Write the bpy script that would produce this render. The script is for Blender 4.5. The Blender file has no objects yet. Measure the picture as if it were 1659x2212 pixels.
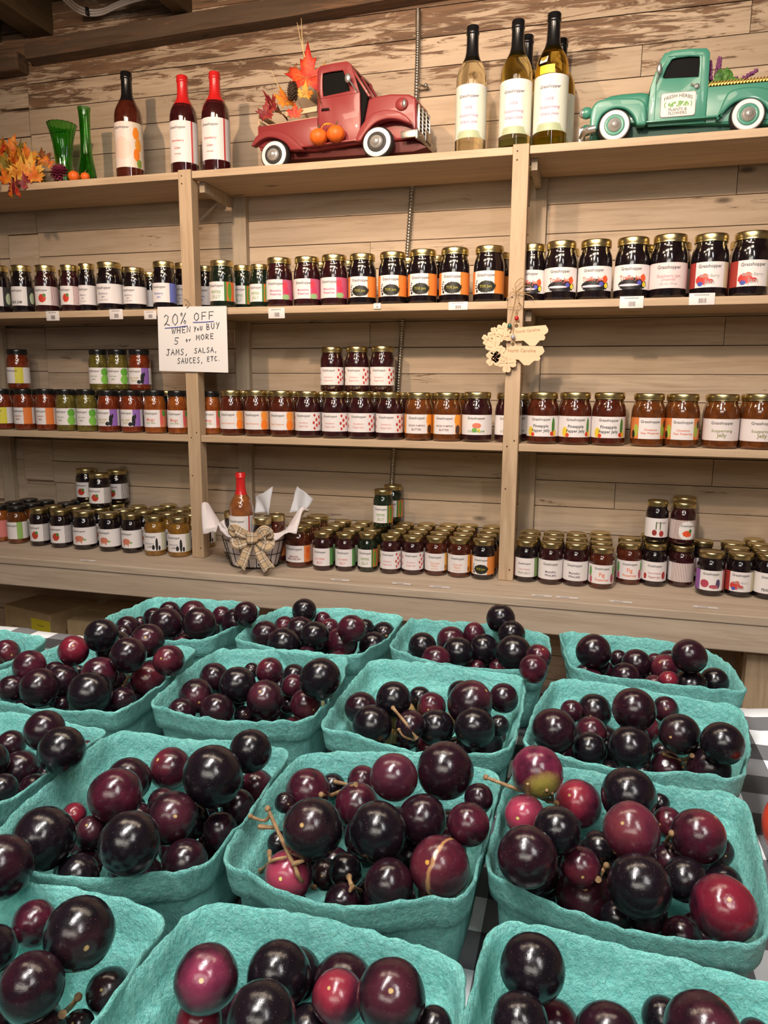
import bpy, bmesh, math, random
from math import sin, cos, pi, radians, sqrt, tan, atan2
from mathutils import Vector, Matrix, noise, Euler
SC = bpy.context.scene
COL = SC.collection
random.seed(7)

# ------------------------------------------------------------------ camera
CX, CY, FP, EYE = 829.5, 1106.0, 1580.0, 1.25
_p, _y, _r = radians(9.75), radians(15.0), radians(0.42)
_fw = Vector((-sin(_y)*cos(_p), cos(_y)*cos(_p), -sin(_p)))
_rt = Vector((cos(_y), sin(_y), 0))
_up = _rt.cross(_fw)
RT = _rt*cos(_r)+_up*sin(_r)
UP = _up*cos(_r)-_rt*sin(_r)
cam_d = bpy.data.cameras.new('camera')
cam_d.sensor_fit = 'HORIZONTAL'; cam_d.sensor_width = 36.0
cam_d.lens = 36.0*FP/1659.0
cam_d.clip_start = 0.02
cam = bpy.data.objects.new('camera', cam_d); COL.objects.link(cam)
M3 = Matrix((RT, UP, -_fw)).transposed()
cam.matrix_world = Matrix.Translation((0, 0, EYE)) @ M3.to_4x4()
SC.camera = cam

# ------------------------------------------------------------------ world, lights, exposure
SC.view_settings.view_transform = 'Standard'
SC.view_settings.look = 'None'
SC.view_settings.gamma = 1.0
SC.view_settings.exposure = 0.36
w = bpy.data.worlds.new('world'); SC.world = w; w.use_nodes = True
w.node_tree.nodes['Background'].inputs[0].default_value = (0.80, 0.86, 1.0, 1)
w.node_tree.nodes['Background'].inputs[1].default_value = 0.025

def area(name, loc, target, sx, sy, power, col, spread=180):
    l = bpy.data.lights.new(name, 'AREA'); l.shape = 'RECTANGLE'; l.size = sx; l.size_y = sy
    l.energy = power; l.color = col; l.spread = radians(spread)
    o = bpy.data.objects.new(name, l); COL.objects.link(o)
    o.location = loc
    d = Vector(target)-Vector(loc)
    o.rotation_euler = d.to_track_quat('-Z', 'Y').to_euler()
    return o
def spot(name, loc, target, power, col, size=0.03, ang=80, blend=0.6):
    l = bpy.data.lights.new(name, 'SPOT'); l.energy = power; l.color = col
    l.shadow_soft_size = size; l.spot_size = radians(ang); l.spot_blend = blend
    o = bpy.data.objects.new(name, l); COL.objects.link(o); o.location = loc
    o.rotation_euler = (Vector(target)-Vector(loc)).to_track_quat('-Z', 'Y').to_euler()
    return o
# neutral ceiling tubes over the produce table, warm track spots aimed at the shelves
area('tube_light', (-0.30, 0.10, 2.35), (-0.20, 0.45, 0.95), 0.07, 0.9, 22, (1.0, 0.97, 0.93))
area('tube_light', (0.55, -0.35, 2.35), (0.1, 0.45, 0.95), 0.06, 0.8, 10, (1.0, 0.97, 0.95))
spot('track_spot', (-1.05, 0.10, 2.30), (-0.85, 2.1, 2.05), 74, (1.0, 0.70, 0.47), 0.035, 74, 1.0)
spot('track_spot', (-0.35, 0.05, 2.30), (0.15, 2.1, 2.0), 78, (1.0, 0.72, 0.50), 0.035, 74, 1.0)
area('fill_light', (-0.2, -0.9, 1.9), (-0.4, 2.0, 1.0), 1.2, 0.4, 8, (1.0, 0.93, 0.82))  # added front fill to brighten shelf fronts and apron, not a shop fixture
area('ceiling_panel', (-0.45, 0.85, 2.44), (-0.5, 1.45, 1.0), 1.7, 0.22, 17, (1.0, 0.81, 0.61))

# ------------------------------------------------------------------ helpers
def px_ray(x, y):
    return RT*((x-CX)/FP) + UP*(-(y-CY)/FP) + _fw
def at_y(x, y, Y):
    d = px_ray(x, y); return Vector((0, 0, EYE)) + d*(Y/d.y)
def at_z(x, y, z):
    d = px_ray(x, y); return Vector((0, 0, EYE)) + d*((z-EYE)/d.z)
def to_px(P):
    q = Vector(P)-Vector((0, 0, EYE)); k = q.dot(_fw)
    return CX+FP*q.dot(RT)/k, CY-FP*q.dot(UP)/k
def tag(o, label, cat, group=None, kind=None):
    o['label'] = label; o['category'] = cat
    if group: o['group'] = group
    if kind: o['kind'] = kind
    return o
def struct(o): o['kind'] = 'structure'; return o
def empty(name, loc=(0, 0, 0), rz=0.0):
    o = bpy.data.objects.new(name, None); COL.objects.link(o); o.location = loc
    o.rotation_euler = (0, 0, rz); o.empty_display_size = 0.02
    return o
def link(name, me, parent=None, mat=None):
    o = bpy.data.objects.new(name, me); COL.objects.link(o)
    if mat is not None and not me.materials: me.materials.append(mat)
    if parent: o.parent = parent
    return o
class MB:
    def __init__(s): s.v = []; s.f = []; s.m = []; s.mi = 0
    def add(s, vs, fs):
        n = len(s.v); s.v += [tuple(v) for v in vs]
        s.f += [tuple(i+n for i in f) for f in fs]; s.m += [s.mi]*len(fs); return s
    def box(s, a, b, M=None):
        x0, y0, z0 = a; x1, y1, z1 = b
        vs = [Vector(p) for p in ((x0,y0,z0),(x1,y0,z0),(x1,y1,z0),(x0,y1,z0),(x0,y0,z1),(x1,y0,z1),(x1,y1,z1),(x0,y1,z1))]
        if M: vs = [M @ v for v in vs]
        return s.add(vs, [(0,3,2,1),(4,5,6,7),(0,1,5,4),(1,2,6,5),(2,3,7,6),(3,0,4,7)])
    def lathe(s, prof, n=32, M=None, cap=True, rib=None):
        vs = []
        for r, z in prof:
            for i in range(n):
                a = 2*pi*i/n; rr = r*(rib(a, z) if rib else 1)
                vs.append(Vector((rr*cos(a), rr*sin(a), z)))
        if M: vs = [M @ v for v in vs]
        fs = []
        for k in range(len(prof)-1):
            for i in range(n):
                j = (i+1) % n
                fs.append((k*n+i, k*n+j, (k+1)*n+j, (k+1)*n+i))
        if cap:
            fs.append(tuple(range(n-1, -1, -1)))
            fs.append(tuple((len(prof)-1)*n+i for i in range(n)))
        return s.add(vs, fs)
    def tube(s, pts, r, n=8, closed=False):
        pts = [Vector(p) for p in pts]; m = len(pts); vs = []
        rr = r if isinstance(r, (list, tuple)) else [r]*m
        up0 = Vector((0.12, 0.31, 0.94)).normalized()
        prev = None
        for k in range(m):
            a = pts[(k-1) % m] if (closed or k > 0) else pts[k]
            b = pts[(k+1) % m] if (closed or k < m-1) else pts[k]
            t = (b-a)
            t = t.normalized() if t.length > 1e-9 else Vector((0, 0, 1))
            u = prev if prev is not None else up0
            u = u - t*u.dot(t)
            if u.length < 1e-3: u = Vector((1, 0, 0)) - t*t.x
            u.normalize(); prev = u; w_ = t.cross(u)
            for i in range(n):
                an = 2*pi*i/n
                vs.append(pts[k]+(u*cos(an)+w_*sin(an))*rr[k])
        fs = []
        for k in range(m if closed else m-1):
            for i in range(n):
                j = (i+1) % n; k2 = (k+1) % m
                fs.append((k*n+i, k*n+j, k2*n+j, k2*n+i))
        if not closed:
            fs.append(tuple(range(n-1, -1, -1))); fs.append(tuple((m-1)*n+i for i in range(n)))
        return s.add(vs, fs)
    def sphere(s, c, r, nu=20, nv=12, sc=(1, 1, 1), rib=None):
        c = Vector(c); vs = [c+Vector((0, 0, r*sc[2]))]
        for k in range(1, nv):
            th = pi*k/nv
            for i in range(nu):
                a = 2*pi*i/nu; q = r*(rib(a, th) if rib else 1)
                vs.append(c+Vector((q*sin(th)*cos(a)*sc[0], q*sin(th)*sin(a)*sc[1], q*cos(th)*sc[2])))
        vs.append(c-Vector((0, 0, r*sc[2]))); L = len(vs)-1
        fs = [(0, 1+i, 1+(i+1) % nu) for i in range(nu)]
        for k in range(nv-2):
            for i in range(nu):
                j = (i+1) % nu
                fs.append((1+k*nu+i, 1+(k+1)*nu+i, 1+(k+1)*nu+j, 1+k*nu+j))
        fs += [(L, 1+(nv-2)*nu+(i+1) % nu, 1+(nv-2)*nu+i) for i in range(nu)]
        return s.add(vs, fs)
    def prism(s, poly, y0, y1, M=None):     # poly in x,z ; extruded along y
        n = len(poly)
        vs = [Vector((x, y0, z)) for x, z in poly]+[Vector((x, y1, z)) for x, z in poly]
        if M: vs = [M @ v for v in vs]
        fs = [tuple(range(n)), tuple(range(2*n-1, n-1, -1))]
        for i in range(n):
            j = (i+1) % n; fs.append((i, i+n, j+n, j))
        return s.add(vs, fs)
    def mesh(s, name, mats, smooth=True, bevel=0, angle=40, seg=2):
        me = bpy.data.meshes.new(name); me.from_pydata(s.v, [], s.f)
        mats = mats if isinstance(mats, (list, tuple)) else [mats]
        for m in mats: me.materials.append(m)
        for p, mi in zip(me.polygons, s.m): p.material_index = mi
        bm = bmesh.new(); bm.from_mesh(me)
        bmesh.ops.recalc_face_normals(bm, faces=bm.faces)
        if bevel:
            es = [e for e in bm.edges if len(e.link_faces) == 2 and e.calc_face_angle(0) > radians(28)]
            bmesh.ops.bevel(bm, geom=es, offset=bevel, segments=seg, affect='EDGES', profile=0.5)
        for f in bm.faces: f.smooth = smooth
        for e in bm.edges:
            if len(e.link_faces) == 2 and e.calc_face_angle(0) > radians(angle): e.smooth = False
        bm.to_mesh(me); bm.free()
        return me
    def build(s, name, mats, parent=None, **k):
        return link(name, s.mesh(name, mats, **k), parent)
def spline(pts, n=8, closed=False):
    pts = [Vector(p) for p in pts]; m = len(pts); out = []
    rng = range(m if closed else m-1)
    for k in rng:
        if closed: p0, p1, p2, p3 = pts[(k-1) % m], pts[k], pts[(k+1) % m], pts[(k+2) % m]
        else: p0, p1, p2, p3 = pts[max(k-1, 0)], pts[k], pts[k+1], pts[min(k+2, m-1)]
        for i in range(n):
            t = i/n
            out.append(0.5*((2*p1)+(p2-p0)*t+(2*p0-5*p1+4*p2-p3)*t*t+(3*p1-p0-3*p2+p3)*t**3))
    if not closed: out.append(pts[-1])
    return out

# ------------------------------------------------------------------ materials
class N:
    def __init__(s, name):
        s.m = bpy.data.materials.new(name); s.m.use_nodes = True
        s.t = s.m.node_tree; s.b = s.t.nodes['Principled BSDF']
    def n(s, typ, **k):
        o = s.t.nodes.new(typ)
        for a, v in k.items(): setattr(o, a, v)
        return o
    def set(s, node, key, v):
        if hasattr(v, 'links') or hasattr(v, 'is_linked'): s.t.links.new(v, node.inputs[key])
        else:
            if isinstance(v, tuple) and len(v) == 3 and node.inputs[key].type == 'RGBA': v = v+(1,)
            node.inputs[key].default_value = v
    def p(s, **k):
        for a, v in k.items(): s.set(s.b, a.replace('_', ' '), v)
        return s
    def coord(s, kind='Object', scale=(1, 1, 1), loc=(0, 0, 0)):
        c = s.n('ShaderNodeTexCoord'); m = s.n('ShaderNodeMapping')
        s.t.links.new(c.outputs[kind], m.inputs[0]); m.inputs['Scale'].default_value = scale
        m.inputs['Location'].default_value = loc
        return m.outputs[0]
    def noise(s, vec, scale=5, detail=6, rough=.6, dist=0):
        o = s.n('ShaderNodeTexNoise'); s.t.links.new(vec, o.inputs['Vector'])
        o.inputs['Scale'].default_value = scale; o.inputs['Detail'].default_value = detail
        o.inputs['Roughness'].default_value = rough; o.inputs['Distortion'].default_value = dist
        return o.outputs[0]
    def ramp(s, fac, stops):
        r = s.n('ShaderNodeValToRGB'); s.t.links.new(fac, r.inputs[0]); e = r.color_ramp.elements
        while len(e) < len(stops): e.new(0.5)
        for el, (pp, c) in zip(e, stops):
            el.position = pp; el.color = (c if isinstance(c, tuple) else (c, c, c))+(1,)
        return r.outputs[0]
    def mix(s, fac, a, b, mode='MIX'):
        m = s.n('ShaderNodeMix', data_type='RGBA', blend_type=mode)
        s.set(m, 0, fac)
        for k, v in ((6, a), (7, b)): s.set(m, k, v)
        return m.outputs[2]
    def math(s, op, a, b=0.0, c=0.0, clamp=False):
        m = s.n('ShaderNodeMath', operation=op, use_clamp=clamp)
        s.set(m, 0, a); s.set(m, 1, b)
        if op in ('MULTIPLY_ADD', 'SMOOTHSTEP'): s.set(m, 2, c)
        return m.outputs[0]
    def sep(s, vec):
        o = s.n('ShaderNodeSeparateXYZ'); s.t.links.new(vec, o.inputs[0]); return o.outputs
    def island(s):
        return s.n('ShaderNodeNewGeometry').outputs['Random Per Island']
    def bump(s, h, strength=.3, dist=.002):
        b = s.n('ShaderNodeBump'); b.inputs['Strength'].default_value = strength
        b.inputs['Distance'].default_value = dist; s.t.links.new(h, b.inputs['Height'])
        s.t.links.new(b.outputs[0], s.b.inputs['Normal']); return s
def simple(name, col, rough=.5, metal=0.0, coat=0.0, **k):
    return N(name).p(Base_Color=col, Roughness=rough, Metallic=metal, Coat_Weight=coat, **k).m
def wood(name, light, dark, axis='X', rough=.65, peel=None, peelcol=(.16, .08, .035), knots=True, grain=1.0):
    m = N(name)
    sc = {'X': (1.4, 22, 22), 'Y': (22, 1.4, 22), 'Z': (22, 22, 1.4)}[axis]
    sc2 = {'X': (1.0, 5, 5), 'Y': (5, 1.0, 5), 'Z': (5, 5, 1.0)}[axis]
    isl = m.island()
    c = m.coord('Object')
    cv = m.n('ShaderNodeVectorMath', operation='ADD')
    comb = m.n('ShaderNodeCombineXYZ'); s1 = m.math('MULTIPLY', isl, 37.0)
    for i in range(3): m.t.links.new(s1, comb.inputs[i])
    m.t.links.new(c, cv.inputs[0]); m.t.links.new(comb.outputs[0], cv.inputs[1])
    def mp(scl):
        q = m.n('ShaderNodeMapping'); m.t.links.new(cv.outputs[0], q.inputs[0]); q.inputs['Scale'].default_value = scl; return q.outputs[0]
    g1 = m.noise(mp(sc), 3.0, 8, .65, .6)
    g2 = m.noise(mp(sc2), 2.2, 4, .5)
    col = m.ramp(g1, [(.32, tuple(d*.55+l*.45 for d, l in zip(dark, light))), (.55, light)])
    col = m.mix(m.ramp(g2, [(.38, .55), (.62, 0.0)]), col, tuple(d*.5+l*.5 for d, l in zip(dark, light)))
    var = m.math('MULTIPLY_ADD', isl, .16, .92)
    vc = m.n('ShaderNodeCombineXYZ')
    for i in range(3): m.t.links.new(var, vc.inputs[i])
    col = m.mix(1.0, col, vc.outputs[0], 'MULTIPLY')
    if knots:
        v = m.n('ShaderNodeTexVoronoi'); v.inputs['Scale'].default_value = 1.0
        ks = {'X': (3.2, 9, 9), 'Y': (9, 3.2, 9), 'Z': (9, 9, 3.2)}[axis]
        m.t.links.new(mp(ks), v.inputs['Vector'])
        col = m.mix(m.ramp(v.outputs['Distance'], [(.035, .85), (.09, 0.0)]), col, tuple(x*.3 for x in dark))
    h = g1
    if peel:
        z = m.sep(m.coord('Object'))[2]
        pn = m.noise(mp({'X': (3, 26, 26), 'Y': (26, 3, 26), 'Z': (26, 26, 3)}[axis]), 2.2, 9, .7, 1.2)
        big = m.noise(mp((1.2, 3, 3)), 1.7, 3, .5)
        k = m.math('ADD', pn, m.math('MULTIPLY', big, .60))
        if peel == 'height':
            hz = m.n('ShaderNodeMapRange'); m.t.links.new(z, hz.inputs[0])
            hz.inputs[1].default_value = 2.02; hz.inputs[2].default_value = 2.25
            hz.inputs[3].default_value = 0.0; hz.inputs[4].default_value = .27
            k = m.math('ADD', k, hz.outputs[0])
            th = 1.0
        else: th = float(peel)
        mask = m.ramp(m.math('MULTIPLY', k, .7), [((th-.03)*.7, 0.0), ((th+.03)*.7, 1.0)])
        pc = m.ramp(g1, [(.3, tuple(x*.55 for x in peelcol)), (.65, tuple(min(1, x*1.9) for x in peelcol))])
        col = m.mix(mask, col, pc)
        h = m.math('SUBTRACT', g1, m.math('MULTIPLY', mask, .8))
    m.p(Base_Color=col, Roughness=rough)
    m.bump(h, .45*grain, .0015)
    return m.m
M = {}
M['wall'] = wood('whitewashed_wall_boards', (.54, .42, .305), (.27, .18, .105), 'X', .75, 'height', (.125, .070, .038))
M['beam'] = wood('weathered_beam', (.11, .072, .045), (.04, .024, .013), 'X', .85, .80, (.10, .055, .03))
M['joist'] = wood('joist_wood', (.13, .082, .035), (.05, .028, .011), 'Y', .8)
M['shelf'] = wood('pine_shelf', (.60, .44, .29), (.30, .18, .095), 'X', .6)
M['post'] = wood('pine_post', (.58, .42, .27), (.26, .15, .075), 'Z', .6)
M['bench'] = wood('whitewashed_bench', (.62, .49, .37), (.32, .22, .15), 'X', .65)
M['stud'] = wood('painted_stud', (.46, .37, .27), (.28, .2, .12), 'Z', .7)
M['dark'] = wood('dark_floor_boards', (.10, .07, .045), (.04, .025, .015), 'Y', .8)
M['gold'] = simple('gold_lid', (.66, .54, .27), .30, 1.0)
M['lidblack'] = simple('black_lid', (.012, .011, .011), .3, 0.2, .4)
M['chrome'] = simple('chrome', (.66, .64, .61), .25, .8)
M['steel'] = simple('galvanised_steel', (.42, .39, .35), .38, 1.0)
M['ink'] = simple('printed_ink', (.10, .09, .09), .6)
M['paper'] = simple('white_paper', (.80, .77, .76), .6)
# measured layout: basket rims (x, y) and grapes (basket, x, y, z, r, colour, band, rank, count)
RIM = {'A1':[(-0.527,0.808),(-0.371,0.808),(-0.374,0.679),(-0.526,0.671)],'A2':[(-0.349,0.818),(-0.193,0.821),(-0.205,0.672),(-0.355,0.69)],'A3':[(-0.184,0.812),(-0.024,0.805),(-0.022,0.684),(-0.184,0.708)],'A4':[(-0.012,0.821),(0.142,0.81),(0.159,0.69),(0.003,0.705)],'B0':[(-0.69,0.64),(-0.545,0.64),(-0.54,0.5),(-0.69,0.495)],'B1':[(-0.517,0.64),(-0.377,0.656),(-0.362,0.502),(-0.528,0.495)],'B2':[(-0.355,0.663),(-0.215,0.672),(-0.203,0.53),(-0.347,0.514)],'B3':[(-0.193,0.671),(-0.04,0.674),(-0.042,0.517),(-0.193,0.518)],'B4':[(-0.012,0.676),(0.145,0.654),(0.123,0.525),(-0.032,0.535)],'C0':[(-0.51,0.468),(-0.352,0.472),(-0.361,0.325),(-0.52,0.318)],'C1':[(-0.344,0.468),(-0.2,0.481),(-0.195,0.333),(-0.33,0.306)],'C2':[(-0.192,0.48),(-0.044,0.497),(-0.046,0.352),(-0.189,0.342)],'C3':[(-0.033,0.508),(0.119,0.502),(0.103,0.357),(-0.04,0.376)],'D1':[(-0.335,0.292),(-0.192,0.3),(-0.198,0.155),(-0.34,0.15)],'D2':[(-0.184,0.312),(-0.041,0.313),(-0.037,0.165),(-0.186,0.16)],'D3':[(-0.032,0.338),(0.112,0.331),(0.108,0.185),(-0.034,0.188)]}
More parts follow.
